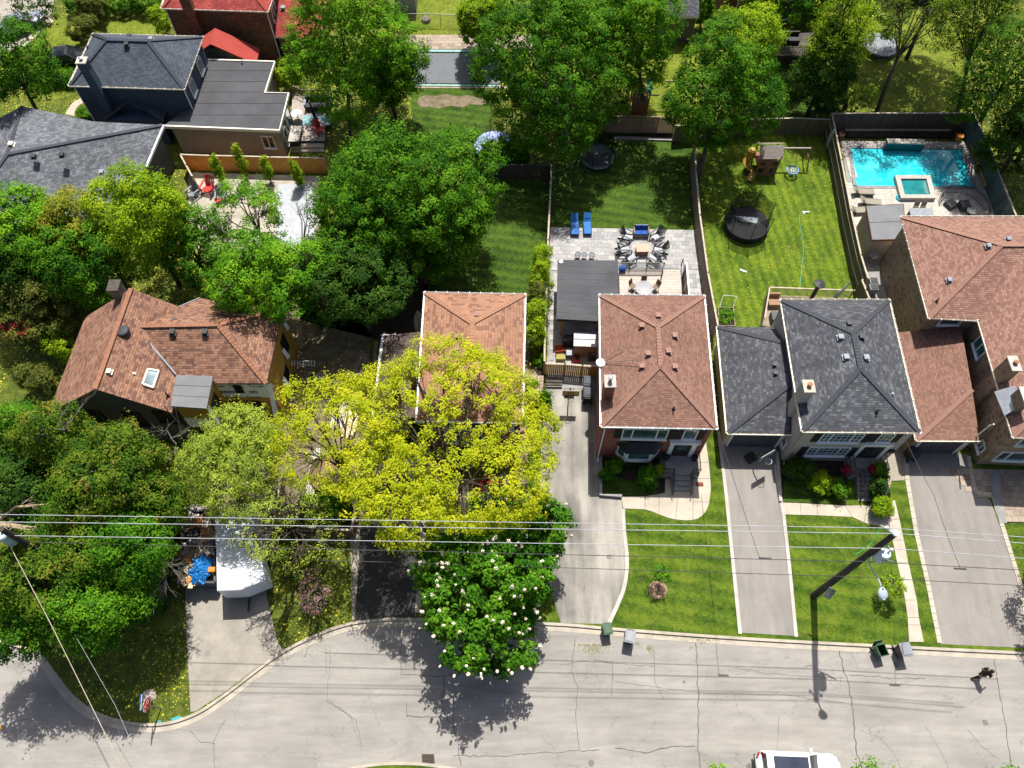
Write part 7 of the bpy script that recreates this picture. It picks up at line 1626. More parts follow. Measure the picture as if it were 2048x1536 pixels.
for a in (.7, 2.4, 3.9, 5.5): MB().tube([q + Vector((math.cos(a) * .5, math.sin(a) * .5, 0)), Vector((q.x + math.cos(a) * .12, c.y + .5, 1.95))], .012, 4).ob('rope', M_black, t2)
# far play set
c = P(1276, 222); t = T('play_tower', 'wooden play tower with green and yellow roof beside the tan slat fence', 'play tower', c)
def LP(x, y, z): return Vector((c.x + x, c.y + y, z))
for sx in (-.7, .7):
    for sy in (-.5, .7): MB().box(LP(sx, sy, 1.4), (.1, .1, 2.8)).ob('post', M_plank, t)
for i in range(10): MB().box(LP(0, -.55, .12 + .13 * i), (1.45, .03, .12)).ob('board', M_plank, t)
MB().box(LP(0, .1, 1.4), (1.5, 1.3, .08)).ob('floor', M_plank, t)
for i, mm in enumerate((mat('play_yellow', (.6, .45, .1)), mat('play_green', (.02, .3, .22)), mat('play_yellow', (.6, .45, .1)), mat('play_green', (.02, .3, .22)))): MB().bar(LP(-.6 + i * .4, -.7, 2.6), LP(-.6 + i * .4, .9, 3.0), .38, .04).ob('roof_strip', mm, t)
MB().bar(LP(.7, 1.1, 2.5), LP(3.9, 1.1, 2.5), .13, .1).ob('swing_beam', M_horz, t); MB().bar(LP(3.9, 1.1, 2.5), LP(4.1, .2, .1), .09).ob('swing_leg', M_plank, t); MB().bar(LP(3.9, 1.1, 2.5), LP(4.2, 2.0, .1), .09).ob('swing_leg', M_plank, t); MB().bar(LP(.7, .2, 1.7), LP(1.7, .2, 1.7), .1, .08).ob('monkey_bar', M_horz, t)
for x in (2.4, 3.1):
    MB().box(LP(x, 1.1, .6), (.42, .18, .04)).ob('swing_seat', M_black, t)
    for s_ in (-.18, .18): MB().tube([LP(x + s_, 1.1, 2.45), LP(x + s_, 1.1, .62)], .01, 4).ob('swing_chain', M_galv, t)
b = MB(); a, e = LP(-.75, .1, 1.35), LP(-2.3, -.2, .25); b.bar(a, e, .5, .04); b.ob('slide', mat('orange_slide', (.45, .22, .06)), t)
# swing frame in the middle yard
a, b = P(957, 385, 2.0), P(995, 387, 2.0); t = T('swing_frame', 'pale wooden swing frame end under the enormous maple', 'swing frame', (b.x, b.y, Z0)); MB().bar(a, b, .1, .1).ob('beam', M_horz, t)
for dy in (-.8, .8): MB().bar(b, Vector((b.x + .1, b.y + dy, .1)), .08).ob('leg', M_horz, t)
# feather flag, hose, garden beds
b0 = P(1652, 300); t = T('shade_sail', 'slender white curved sail shape standing by the dark fence', 'sail', b0); sb = MB()
pts = [b0 + Vector((0, 0, 0)), b0 + Vector((-.25, .0, .9)), b0 + Vector((-.3, .0, 1.8)), b0 + Vector((-.1, .0, 2.6)), b0 + Vector((.1, 0, 1.8)), b0 + Vector((.2, 0, .9))]
sb.add(pts + [p + Vector((0, .04, 0)) for p in pts], [tuple(range(6)), tuple(range(11, 5, -1))] + [(i, (i + 1) % 6, 6 + (i + 1) % 6, 6 + i) for i in range(6)]); sb.ob('sail', M_conc2, t); MB().bar(b0 + Vector((-.6, -.2, .15)), b0 + Vector((.6, -.1, .15)), .04).ob('boom', M_black, t)
t = T('garden_hose', 'pale green hose lying across the striped lawn', 'hose', P(1600, 500)); MB().tube([P(x, y, Z0 + .03) for x, y in smooth_line([(1605, 424), (1599, 432), (1600, 452), (1606, 480), (1607, 500), (1603, 540), (1598, 585)], 4)], .025, 5).ob('tube', mat('hose_green', (.18, .42, .28)), t)
t = T('sprinkler', 'small grey sprinkler at the end of the green hose', 'sprinkler', P(1612, 424)); MB().box(P(1613, 424, Z0 + .06), (.45, .12, .08)).ob('bar', M_galv, t); MB().box(P(1607, 425, Z0 + .05), (.12, .3, .06)).ob('foot', M_galv, t)
t = T('raised_bed', 'raised wooden garden bed of bright seedlings beside the grey shingle garage', 'raised bed', P(1450, 635)); q = PL([(1437, 615), (1466, 615), (1470, 652), (1436, 652)], .35)
for i in range(4): MB().bar(q[i] - UP * .1, q[(i + 1) % 4] - UP * .1, .06, .3).ob('board', M_wood, t)
MB().prism(insetw(q, .04), .1, .28).ob('soil', M_soil, t)
SEED[0] += 1; cc = sum(q, Vector()) / 4; crown('seedlings', L_bright, t, Vector((cc.x, cc.y, .35)), .62, .2, SEED[0], lobes=8, rc=.16, leaf=.09, per=18, ay=.75, floor=-.2)
f = T('bed_hoop_frame', 'thin white pipe frame standing over the raised garden bed', 'frame', P(1452, 600)); MB().tube([P(1439, 615, .3), P(1447, 590, .9), P(1474, 593, .9), P(1466, 615, .3)], .022, 5).ob('pipe', M_white, f)
t = T('loose_pipe', 'short grey metal piece lying on the striped lawn', 'debris', P(1488, 541)); MB().bar(P(1480, 539, .13), P(1493, 544, .13), .12, .04).ob('piece', M_white, t)
# ================================================================ POOL GARDEN
pt = struct('pool_terrace', P(1800, 400)); TZ = Z0 + .03
sheet('terrace_base', [(1682, 282), (1935, 285), (2030, 440), (2010, 470), (1800, 640), (1735, 600), (1702, 420)], M_cgrey, 2, pt)
pool = [(1702, 297), (1921, 300), (1944, 374), (1713, 372)]; pw = PL(pool, Z0 + .02)
O = P(1735, 600); r0 = P(1713, 372); r1 = P(1944, 374); ux = (r1 - r0).normalized(); uy = Vector((-ux.y, ux.x, 0))
inT = inpoly(PL([(1684, 284), (1932, 286), (2028, 440), (1740, 600), (1704, 420)])); inP = inpoly([p for p in PL([(1699, 293), (1924, 296), (1948, 377), (1710, 376)])])
o_ = r0 - ux * 1.6 - uy * 9.0
pave(pt, o_, ux, uy, 24, 26, .62, .62, M_pool_stone, mask=lambda p: inT(p) and not inP(p), z=TZ - .01, bond=0, lim=300)
M_water = glassy('pool_water', (.02, .42, .52), .04, c2=(.01, .30, .42))
def watermat(name, c1, c2, fl=1.0):
    m, t, b = newmat(name); k = NT(t); p = k.pos()
    vo = k.n('ShaderNodeTexVoronoi', {'Vector': k.pos((1, 1.3, 1)), 'Scale': 1.6}, feature='SMOOTH_F1')
    c = k.ramp(k.math('ADD', k.math('MULTIPLY', k.noise(p, .35, 5, .7), .75), k.math('MULTIPLY', vo.outputs[0], .25)), [(.38, c2), (.60, c1)])
    setc(t, b, c); b.inputs['Roughness'].default_value = .05; b.inputs['Specular IOR Level'].default_value = .5; k.bump(k.noise(p, 3.0, 3), .05, .02, b); return m
M_water = watermat('pool_water', (.06, .52, .58), (.008, .36, .46)); M_spaw = watermat('spa_water', (.02, .20, .21), (.01, .12, .13))
t = T('swimming_pool', 'turquoise rectangular swimming pool in the fenced terrace', 'pool', P(1810, 340))
MB().poly(pw).ob('water', M_water, t)
cop = MB()
for a, b in zip(pw, pw[1:] + pw[:1]):
    L_ = (b - a).length; n = int(L_ / .6); dd_ = (b - a).normalized(); nn = Vector((dd_.y, -dd_.x, 0)); ctr = sum(pw, Vector()) / 4
    if nn.dot(ctr - a) > 0: nn = -nn
    for i in range(n): MB().bar(a + dd_ * (i * L_ / n + .01) + nn * .15 + UP * .03, a + dd_ * ((i + 1) * L_ / n - .01) + nn * .15 + UP * .03, .30, .08).ob('coping_stone', M_patiod, t)
t = T('raised_spa', 'square raised spa with pale stone rim at the pool edge', 'spa', P(1828, 385)); q = hxy([(1790, 350), (1861, 350), (1872, 396), (1802, 396)], .5); qi = insetw(q, .42)
ws = hxy([(1800, 354), (1856, 354), (1866, 391), (1806, 391)], .42)
qs = sorted([Vector((p.x, p.y)) for p in q], key=lambda p: p.y); fr2 = sorted(qs[:2], key=lambda p: p.x); bk2 = sorted(qs[2:], key=lambda p: p.x); ring = [fr2[0], fr2[1], bk2[1], bk2[0]]; inn = inset([(p.x, p.y) for p in ring], .40)
for i in range(4):
    j = (i + 1) % 4; MB().prism([ring[i], ring[j], (inn[j].x, inn[j].y), (inn[i].x, inn[i].y)], 0, .5).ob('stone_rim', M_pool_stone, t)
MB().prism([(p.x, p.y) for p in inn], 0, .34).ob('water', M_spaw, t)
ib = inset([(p.x, p.y) for p in inn], .35); MB().prism([(inn[2].x, inn[2].y), (inn[1].x, inn[1].y), (ib[1].x, ib[1].y), (ib[2].x, ib[2].y)], .30, .355).ob('bench', mat('spa_bench', (.10, .28, .27)), t)
t = T('water_feature', 'low wall with teal water sheet behind the turquoise pool', 'water feature', P(1810, 290)); a, b = P(1774, 283, 1.0), P(1850, 285, 1.0)
MB().bar(Vector((a.x, a.y, .5)), Vector((b.x, b.y, .5)), .4, 1.0).ob('wall', mat('teal_tile', (.02, .16, .18), (.01, .10, .12), .2, 3), t); MB().bar(a + UP * .05, b + UP * .05, .55, .10).ob('cap', M_conc2, t)
bd = T('terrace_planter', 'long dark mulch bed against the back pool fence', 'planting bed', P(1800, 270)); MB().bar(P(1690, 268, .2), P(1930, 268, .2), .9, .25).ob('soil', M_soil, bd); MB().bar(P(1690, 262, .3), P(1900, 262, .3), .08, .4).ob('edge_board', M_wtop, bd)
t = T('timber_bench', 'long orange brown timber bench along the teal fence', 'bench', P(1965, 330)); 
for k in range(2):
    a, b = P(1943 + 9 * k, 288, .5), P(1972 + 9 * k, 372, .5); MB().bar(a, b, .22, .06).ob('plank', M_cedar, t)
a, b = P(1948, 292, .24), P(1976, 370, .24); MB().bar(a, b, .4, .42).ob('base', M_dkwood, t)
def pot(label, px, r, m, plant=None):
    c = P(*px); t = T('plant_pot', label, 'plant pot', c); MB().lathe([(r * .7, 0), (r, .5), (r * 1.05, .52), (r * .85, .52), (r * .8, .42), (.001, .42)], c, 14).ob('pot', m, t); return t
pot('brown plant pot near the back right corner of the pool', (1915, 280), .3, M_cedar); pot('dark round pot beside the timber bench', (1955, 344), .28, M_wdk); pot('terracotta pot at the back left corner of the pool', (1680, 276), .25, mat('terracotta', (.45, .22, .14)))
M_tl = mat('taupe_sling', (.30, .28, .22), (.25, .23, .18), .7)
l1 = lounger('taupe lounger nearest the pool in the terrace corner', P(1722, 388, TZ), R(88), M_tl, M_black, 'taupe loungers by the pool', .35); dup(l1, P(1736, 408, TZ), R(84), 'taupe lounger between the other two beside the grey cabana'); dup(l1, P(1716, 425, TZ), R(95), 'taupe lounger nearest the dark fence and the grey cabana')
t = T('blue_float', 'small bright blue pool float beside the spa', 'pool float', P(1798, 398, TZ)); c = P(1798, 397, TZ); MB().tube([c + Vector((math.cos(i * math.pi / 6) * .2, math.sin(i * math.pi / 6) * .3, .09)) for i in range(13)], .09, 6, cap=False).ob('ring', mat('cyan_plastic', (.03, .48, .6), rough=.3), t)
# curved railing
t = T('curved_railing', 'curved black metal railing stacked on the pool terrace', 'railing', P(1930, 400, TZ)); arcp = smooth_line([(1888, 388), (1898, 372), (1925, 371), (1952, 378), (1972, 395), (1982, 418), (1978, 432)], 3)
top_ = [P(x, y, 1.15) for x, y in arcp]; bot = [Vector((p.x, p.y, .3)) for p in top_]
MB().tube(top_, .03, 5).ob('rail', M_black, t); MB().tube([p - UP * .16 for p in top_], .022, 5).ob('rail', M_black, t); MB().tube(bot, .016, 5).ob('rail', M_black, t); b = MB()
for i in range(len(top_) - 1):
    for k in (0, .33, .66): p = top_[i].lerp(top_[i + 1], k); b.bar(p, Vector((p.x, p.y, .13 if k == 0 else .3)), .018)
b.ob('balusters', M_black, t, kind='stuff')
boxthing('ottoman', 'dark square ottoman nearer the spa', 'ottoman', (1899, 412), (.8, .8, .4), mat('dark_rattan', (.07, .075, .08), (.05, .05, .055), .7), rz=.5, z=TZ, group='dark ottomans on the terrace'); boxthing('ottoman', 'dark square ottoman right of the one nearer the spa', 'ottoman', (1925, 416), (.8, .8, .55), mat('dark_rattan', (.07, .075, .08)), rz=.1, z=TZ, group='dark ottomans on the terrace')
t = T('round_side_table', 'round greenish table beside the curved railing', 'table', P(1937, 432, TZ)); c = P(1937, 430, TZ); MB().lathe([(.38, .5), (.38, .54), (.001, .545)], c, 18).ob('tabletop', mat('sage', (.36, .40, .34)), t); MB().tube([c, c + UP * .5], .05, 6).ob('leg', M_black, t)
c0 = dchair('left one of two thin beige chairs behind the tan brick house', P(1828, 424, TZ), 0, M_tl, 'beige dining chairs on the terrace'); dup(c0, P(1842, 424, TZ), 0, 'right one of two thin beige chairs behind the tan brick house')
t = T('terrace_table', 'grey rectangular table cut off by the pink brown roof', 'table', P(1836, 436, TZ)); c = P(1836, 436, TZ); MB().box((c.x, c.y, .78), (1.9, .9, .05)).ob('tabletop', M_vent_gr, t)
for sx in (-.85, .85): MB().box((c.x + sx, c.y, .45), (.07, .7, .62)).ob('leg', M_black, t)
# cabana
q = hxy([(1732, 412), (1807, 408), (1812, 478), (1744, 480)], 2.5); t = T('cabana', 'flat grey roofed cabana with cream walls beside the pool terrace', 'cabana', P(1775, 470)); MB().prism(q, 2.4, 2.52).ob('roof', M_flatg, t); walls(t, insetw(q, .12), 0, 2.4, M_beiges, th=.1)
for i in range(4): MB().bar(q[i] - UP * .06, q[(i + 1) % 4] - UP * .06, .05, .16).ob('fascia_board', mat('rust_fascia', (.25, .10, .05)), t)
MB().bar(q[0].lerp(q[3], .5) + UP * .006 + UP * .02, q[1].lerp(q[2], .5) + UP * .026, .04, .015).ob('membrane_seam', M_flat, t)
for y, l in ((494, 'upper'), (511, 'lower')):
    c = P(1745 + (y - 494) * .2, y, 1.0); t = T('round_bistro_table', l + ' of two round pinkish tables behind the grey cabana', 'table', (c.x, c.y, Z0), group='round pinkish tables'); MB().lathe([(.36, .98), (.37, 1.0), (.36, 1.03), (.001, 1.035)], Vector((c.x, c.y, 0)), 20).ob('tabletop', mat('pink_stone', (.48, .38, .35), (.42, .33, .30), .6), t); MB().tube([Vector((c.x, c.y, Z0)), Vector((c.x, c.y, 1.0))], .06, 8).ob('leg', M_cedar, t)
for y, l in ((567, 'upper'), (580, 'lower')):
    boxthing('air_conditioner', l + ' of two air conditioner units between the olive fence and the tan brick wall', 'air conditioner', (1741, y + 4), (.65, .6, .7), M_vent_gr, [('grille', (0, 0, .72), (.5, .45, .05), M_black)], group='air conditioners by the tan brick wall')
# deck behind stucco house with hot tub cover, umbrella
dq = hxy([(1532, 590), (1700, 596), (1700, 612), (1560, 612), (1546, 655), (1522, 650)], .5)
t = T('lattice_deck', 'narrow wooden deck with pale lattice rail behind the stucco house', 'deck', P(1545, 620)); MB().prism(dq, 0, .5).ob('floor', M_wood, t)
rp_ = [Vector((p.x, p.y, .5)) for p in (dq[5], dq[0], dq[1])]
for a, b in zip(rp_, rp_[1:]):
    MB().bar(a + UP * 1.0, b + UP * 1.0, .1, .05).ob('rail', M_wtop, t); la = MB(); n = int((b - a).length / .12)
    for i in range(n): p = a.lerp(b, i / n); e = a.lerp(b, min(1, (i + 3) / n)); la.bar(p + UP * .1, e + UP * .95, .02, .012); la.bar(e + UP * .1, p + UP * .95, .02, .012)
    la.ob('lattice', M_wood, t, kind='stuff')
boxthing('outdoor_sofa', 'brown cushioned corner seat on the lattice deck', 'sofa', (1545, 608), (.9, .8, .45), mat('brown_cushion', (.36, .22, .13)), [('backrest', (0, .42, .6), (.9, .15, .5), mat('brown_cushion', (.36, .22, .13)))], z=.5)
boxthing('hot_tub_lid', 'dark folded cover on the lattice deck', 'cover', (1548, 640), (.7, .8, .6), M_vent_bk, z=.5)
c = P(1622, 598, .5); t = T('patio_heater', 'black round topped outdoor heater behind the stucco roof', 'patio heater', c); MB().tube([c, c + UP * 1.9], .16, 8).ob('pole', M_black, t); MB().lathe([(.42, 1.9), (.40, 1.98), (.05, 2.1)], c, 18).ob('cap', M_vent_bk, t)
c = P(1672, 600, .5); t = T('folded_parasol', 'folded grey parasol leaning behind the stucco roof', 'parasol', c); MB().tube([c + Vector((-.2, 0, .3)), c + Vector((.5, .3, 1.9))], [.16, .05], 8).ob('canopy', M_vent_gr, t); MB().tube([c + Vector((.5, .3, 1.9)), c + Vector((.95, .3, 1.7)), c + Vector((1.1, .2, .6)), c + Vector((.9, 0, 0))], .04, 6).ob('arm', M_black, t)
# dark deck top right
t = T('raised_deck', 'dark raised wooden deck with stairs against the dark brick house', 'deck', P(1580, 110)); q = hxy([(1530, 72), (1632, 62), (1636, 112), (1528, 112)], 1.1)
MB().prism(q, .95, 1.1).ob('floor', M_dkwood, t); MB().prism(insetw(q, .15), 0, .95).ob('skirt', M_dkwood, t)
a, b = q[3], q[2]; railing(t, [a + UP * .0, a.lerp(b, .5), b], .95, M_wood, .16, r=.03)
for i in range(5): p = P(1622, 118 + 6 * i, 1.0 - .2 * i); MB().box((p.x, p.y, p.z - .03), (1.1, .32, .05)).ob('step', M_wood, t)
boxthing('deck_sofa', 'dark sofa on the raised deck', 'sofa', (1575, 84), (2.0, .8, .45), M_black, [('backrest', (0, .42, .6), (2.0, .15, .5), M_black)], z=1.1); boxthing('deck_box', 'small pale box on the raised deck', 'box', (1543, 98), (.7, .35, .3), M_conc2, z=1.1)
# covered pool at the top
t = T('covered_pool', 'rectangular pool under a grey winter cover', 'pool', P(900, 130)); cv = PL([(822, 106), (1000, 107), (1000, 168), (824, 166)], Z0 + .05)
MB().prism(cv, Z0, Z0 + .06).ob('cover', mat('pool_cover', (.115, .125, .145), (.09, .10, .118), .6, .8, .3, 2), t)
for px in ([(815, 99), (1000, 100), (1000, 104), (815, 103)], [(826, 168), (1000, 170), (1000, 173), (826, 171)]): MB().prism(PL(px, Z0 + .1), Z0, Z0 + .1).ob('edge_tube', mat('mint_edge', (.30, .55, .50), (.2, .36, .36), .6, 3), t)
pd = struct('pool_deck', P(900, 90)); pave(pd, P(812, 99), Vector((1, 0, 0)), Vector((0, 1, 0)), 20, 5, .62, .42, M_tan_stone, z=Z0); pave(pd, P(826, 177), Vector((1, 0, 0)), Vector((0, 1, 0)), 16, 1, .62, .35, M_tan_stone, z=Z0)
bx = P(823, 118); MB().box((bx.x, bx.y, .3), (.5, 1.2, .4)).ob('pool_box', mat('cyan_plastic', (.1, .35, .4)), None, label='small cyan storage box at the left end of the covered pool', category='box')
c = P(852, 42); MB().lathe([(.5, 0), (.42, .3), (.1, .42)], c, 9).ob('tree_stump', M_barkg, None, label='weathered tree stump on the far lawn near the chain link fence', category='stump')
# deck by the beige addition
t = T('grey_deck', 'grey plank deck with steps beside the beige addition', 'deck', P(610, 260)); q = hxy([(585, 190), (652, 200), (650, 282), (580, 282)], .6); M_gdeck = objvar('grey_plank', (.36, .31, .27), (.44, .38, .33))
nb = 20
for i in range(nb): a, b = q[0].lerp(q[1], (i + .5) / nb), q[3].lerp(q[2], (i + .5) / nb); MB().bar(a, b, (q[1] - q[0]).length / nb - .012, .04).ob('plank', M_gdeck, t)
MB().prism(insetw(q, .03), 0, .56).ob('base', M_dkwood, t)
for i in range(2): r = hxy([(582, 286 + 9 * i), (648, 286 + 9 * i), (648, 294 + 9 * i), (582, 294 + 9 * i)], .4 - .2 * i); MB().prism(r, 0, .4 - .2 * i).ob('step', M_conc, t)
railing(t, [P(578, 190, .6), P(597, 191, .6), P(607, 197, .6), P(660, 198, .6)], 1.0, M_wood, .14, r=.03)
r = hxy([(606, 230), (662, 232), (661, 250), (603, 250)], .64); MB().prism(r, .62, .645).ob('outdoor_rug', mat('teal_rug', (.35, .55, .55), (.08, .25, .30), .9, 9), None, label='teal and white patterned outdoor rug on the grey deck', category='rug')
boxthing('outdoor_sofa', 'long black sofa on the rug of the grey deck', 'sofa', (638, 216), (2.3, .9, .5), M_black, [('backrest', (0, .45, .7), (2.3, .2, .5), M_black), ('armrest', (-1.1, 0, .55), (.15, .9, .4), M_vent_gr), ('armrest', (1.1, 0, .55), (.15, .9, .4), M_vent_gr)], z=.64)
c = P(636, 252, .6); t = T('closed_umbrella', 'closed dark blue parasol on the grey deck', 'parasol', c); MB().tube([c, c + Vector((-.2, .1, 2.6))], [.18, .06], 10).ob('canopy', mat('navy_fabric', (.02, .028, .04)), t); MB().lathe([(.06, 0), (.02, .1)], c + Vector((-.2, .1, 2.6)), 8).ob('finial', M_white, t)
c = P(597, 240, .6); t = T('round_white_table', 'round white table beside the wall of the beige addition', 'table', c); MB().lathe([(.5, .72), (.5, .76), (.001, .77)], c, 20).ob('tabletop', M_white, t); MB().tube([c, c + UP * .72], .05, 6).ob('leg', M_black, t)
boxthing('long_table', 'pale rectangular table on the grey deck', 'table', (590, 268), (.95, 1.9, .06), M_conc2, [('leg', (0, .8, -.3), (.8, .06, .6), M_black), ('leg', (0, -.8, -.3), (.8, .06, .6), M_black)], z=1.25)
adirondack('red folding lounge chair on the grey deck', P(640, 264, .62), R(40), M_redp)
# ================================================================ CONSTRUCTION SITE
M_lum = mat('pine_lumber', (.66, .52, .34), (.50, .36, .20), .8, 5, .3, 30); M_whl = mat('white_board', (.58, .55, .50), (.42, .39, .35), .6, 5)
def lumber(label, a, b, n, w, m, layers=3, seed=1, name='lumber_pile'):
    rs = random.Random(seed); a, b = P(*a), P(*b); d = (b - a).normalized(); s = Vector((-d.y, d.x, 0)); t = T(name, label, 'lumber', a.lerp(b, .5))
    for l in range(layers):
        for i in range(n):
            o = s * ((i - n / 2) * w + rs.uniform(-.03, .03)); e0, e1 = rs.uniform(-.3, .3), rs.uniform(-.3, .3); MB().bar(a + o + d * e0 + UP * (.08 + l * .07), b + o + d * e1 + s * rs.uniform(-.05, .05) + UP * (.08 + l * .07), w * .88, .05).ob('plank', m, t)
lumber('stack of white boards leaning beside the grey trampoline', (636, 905), (622, 995), 5, .12, M_whl, 3, 1); lumber('pale lumber stack under the yellow tree', (690, 790), (674, 862), 6, .15, M_whl, 2, 2); lumber('golden lumber planks beside the carport', (712, 795), (700, 870), 6, .16, M_lum, 2, 3)
lumber('two long brown timbers lying behind the carport', (735, 710), (712, 775), 2, .4, M_wood, 1, 4); lumber('long grey timber leaning by the white carport gutter', (758, 682), (748, 745), 1, .3, M_wood, 1, 5)
t = T('ladder', 'aluminium ladder lying level beside the sheathed wall', 'ladder', P(610, 725)); 
for dz in (0, 9): MB().bar(P(582, 721 + dz, 1.6), P(632, 723 + dz, 1.6), .04, .07).ob('rail', M_galv, t)
for i in range(9): MB().bar(P(584 + i * 5.6, 721, 1.62), P(584 + i * 5.6, 731, 1.62), .035).ob('rung', M_white, t)
lumber('plywood sheets leaning against the sheathed wall', (598, 655), (600, 700), 2, .6, mat('plywood', (.38, .28, .18)), 2, 6, 'plywood_stack')
# dumpster
c = P(396, 1120); a, b = P(364, 1158), P(366, 1020); t = T('dumpster', 'open dumpster heaped with wood debris and a blue tarp', 'dumpster', P(398, 1160)); H_ = 1.5
q = [Vector((p.x, p.y, 0)) for p in (P(366, 1022, 1.5), P(424, 1020, 1.5), P(430, 1165, 1.5), P(364, 1162, 1.5))]
for i in range(4): MB().bar(q[i] + UP * .8, q[(i + 1) % 4] + UP * .8, .08, 1.4).ob('side_wall', mat('dumpster_steel', (.10, .12, .15), (.06, .07, .08), .6), t); MB().bar(q[i] + UP * 1.5, q[(i + 1) % 4] + UP * 1.5, .13, .1).ob('rim', mat('dumpster_steel', (.10, .12, .15)), t)
MB().prism(insetw(q, .05), .1, 1.1).ob('fill', M_dirt, t)
rs = random.Random(9); dm = [M_lum, M_wood, mat('orange_board', (.5, .22, .07)), mat('plywood', (.38, .28, .18)), M_whl]
t = T('wood_debris', 'jumbled boards and scraps filling the dumpster', 'debris', P(398, 1100)); ctr = sum(q, Vector()) / 4; wq = (q[1] - q[0]).length; hq = (q[0] - q[3]).length
for i in range(190):
    p = ctr + Vector((rs.uniform(-.42, .42) * wq, rs.uniform(-.46, .46) * hq, 1.1 + rs.uniform(.05, .55))); a_ = rs.gauss(1.4, .7); L_ = rs.uniform(.4, 1.5); dv = Vector((math.cos(a_), math.sin(a_), rs.uniform(-.15, .15))) * L_ / 2
    MB().bar(p - dv, p + dv, rs.choice((.06, .1, .22, .3)), .03).ob('board', rs.choice(dm), t)
# crumpled blue tarp
t = T('blue_tarp', 'crumpled bright blue tarp on top of the dumpster debris', 'tarp', P(398, 1140, 1.6)); c = P(398, 1136, 1.9); b = MB(); N_ = 18; rs = random.Random(4); vs = []
for i in range(N_ + 1):
    for j in range(N_ + 1):
        u, v = i / N_ * 2 - 1, j / N_ * 2 - 1; k_ = max(abs(u), abs(v)); r_ = 1 - .12 * math.sin(7 * math.atan2(v, u)); l_ = math.hypot(u, v) or 1
        vs.append(c + Vector((u * k_ / l_ * .70 * r_, v * k_ / l_ * .95 * r_, .05 + rs.uniform(-.08, .10) - .35 * k_ ** 2)))
b.add(vs, [(i * (N_ + 1) + j, (i + 1) * (N_ + 1) + j, (i + 1) * (N_ + 1) + j + 1, i * (N_ + 1) + j + 1) for i in range(N_) for j in range(N_)]); b.ob('sheet', mat('tarp_blue', (.02, .24, .62), (.02, .15, .42), .4, 5), t)
boxthing('orange_bucket', 'orange crate at the right edge of the dumpster debris', 'crate', (426, 1141), (.42, .32, .3), mat('orange_plastic', (.7, .22, .04)), z=1.6)
boxthing('orange_crate', 'orange brown box among the debris at the far end of the dumpster', 'box', (397, 1046), (.5, .7, .3), mat('orange_board', (.55, .25, .06)), z=1.6); boxthing('bin_bags', 'black rubbish bags in the dumpster', 'rubbish bags', (386, 1068), (.9, .5, .3), M_black, z=1.5); boxthing('metal_frame_scrap', 'grey metal frame lying on the dumpster debris', 'scrap', (383, 1085), (.65, .3, .06), M_galv, z=1.8)
t = T('demolition_stack', 'red brown timber stack behind the dumpster', 'timber', P(425, 1022)); 
for i in range(5): MB().bar(P(410 + 3 * i, 1018, .5 + .2 * (i % 3)), P(432, 1014 + 3 * i, .6 + .2 * (i % 3)), .2, .12).ob('timber', mat('redbrown_board', (.28, .15, .09)), t)
# trailer
TZt = 2.5; q = hxy([(430, 1031), (502, 1019), (531, 1160), (434, 1182)], TZt); t = T('cargo_trailer', 'long white box trailer under the sparse tree', 'trailer', P(480, 1180))
fl, fr_ = q[3], q[2]; nose = fl.lerp(fr_, .5) + Vector((.0, -.28, 0)); dirn = (q[0] - q[3]).normalized()
M_trl = mat('trailer_white', (.60, .63, .67), (.50, .53, .57), .35, 1.1, .1, 5); body = [q[0], q[1], q[2], nose, q[3]]
MB().prism(body, .75, TZt).ob('body', M_trl, t, bevel=.03)
MB().prism([p for p in inset([(v.x, v.y) for v in body], .05)], TZt - .01, TZt + .03).ob('roof', M_trl, t)
for k in range(1, 8): a_ = q[0].lerp(q[3], k / 8); b_ = q[1].lerp(q[2], k / 8); MB().bar(a_ + UP * .035 + (b_ - a_).normalized() * .1, b_ + UP * .035 - (b_ - a_).normalized() * .1, .03, .012).ob('roof_seam', M_galv, t)
MB().prism(inset([(v.x, v.y) for v in body], .2), .5, .74).ob('chassis', M_black, t)
for e in (q[0].lerp(q[3], .45), q[0].lerp(q[3], .58), q[1].lerp(q[2], .45), q[1].lerp(q[2], .58)):
    w = MB().lathe([(.02, -.1), (.34, -.1), (.34, .1), (.02, .1)], (0, 0, 0), 16).ob('wheel', M_black, t, local=True); w.rotation_euler = (0, R(90), 0); w.location = Vector((e.x, e.y, .36)) - wloc(t) + Vector((.05 if e.x > ctr.x + 2 else .1, 0, 0))
MB().bar(nose + UP * (.6 - TZt), nose + Vector((.05, -.9, .6 - TZt)), .12, .1).ob('hitch', M_black, t)
MB().bar(q[1].lerp(q[2], .55) + Vector((-.5, 0, .06)), q[1].lerp(q[2], .72) + Vector((-.55, 0, .06)), .05, .03).ob('red_bar', M_redp, t)
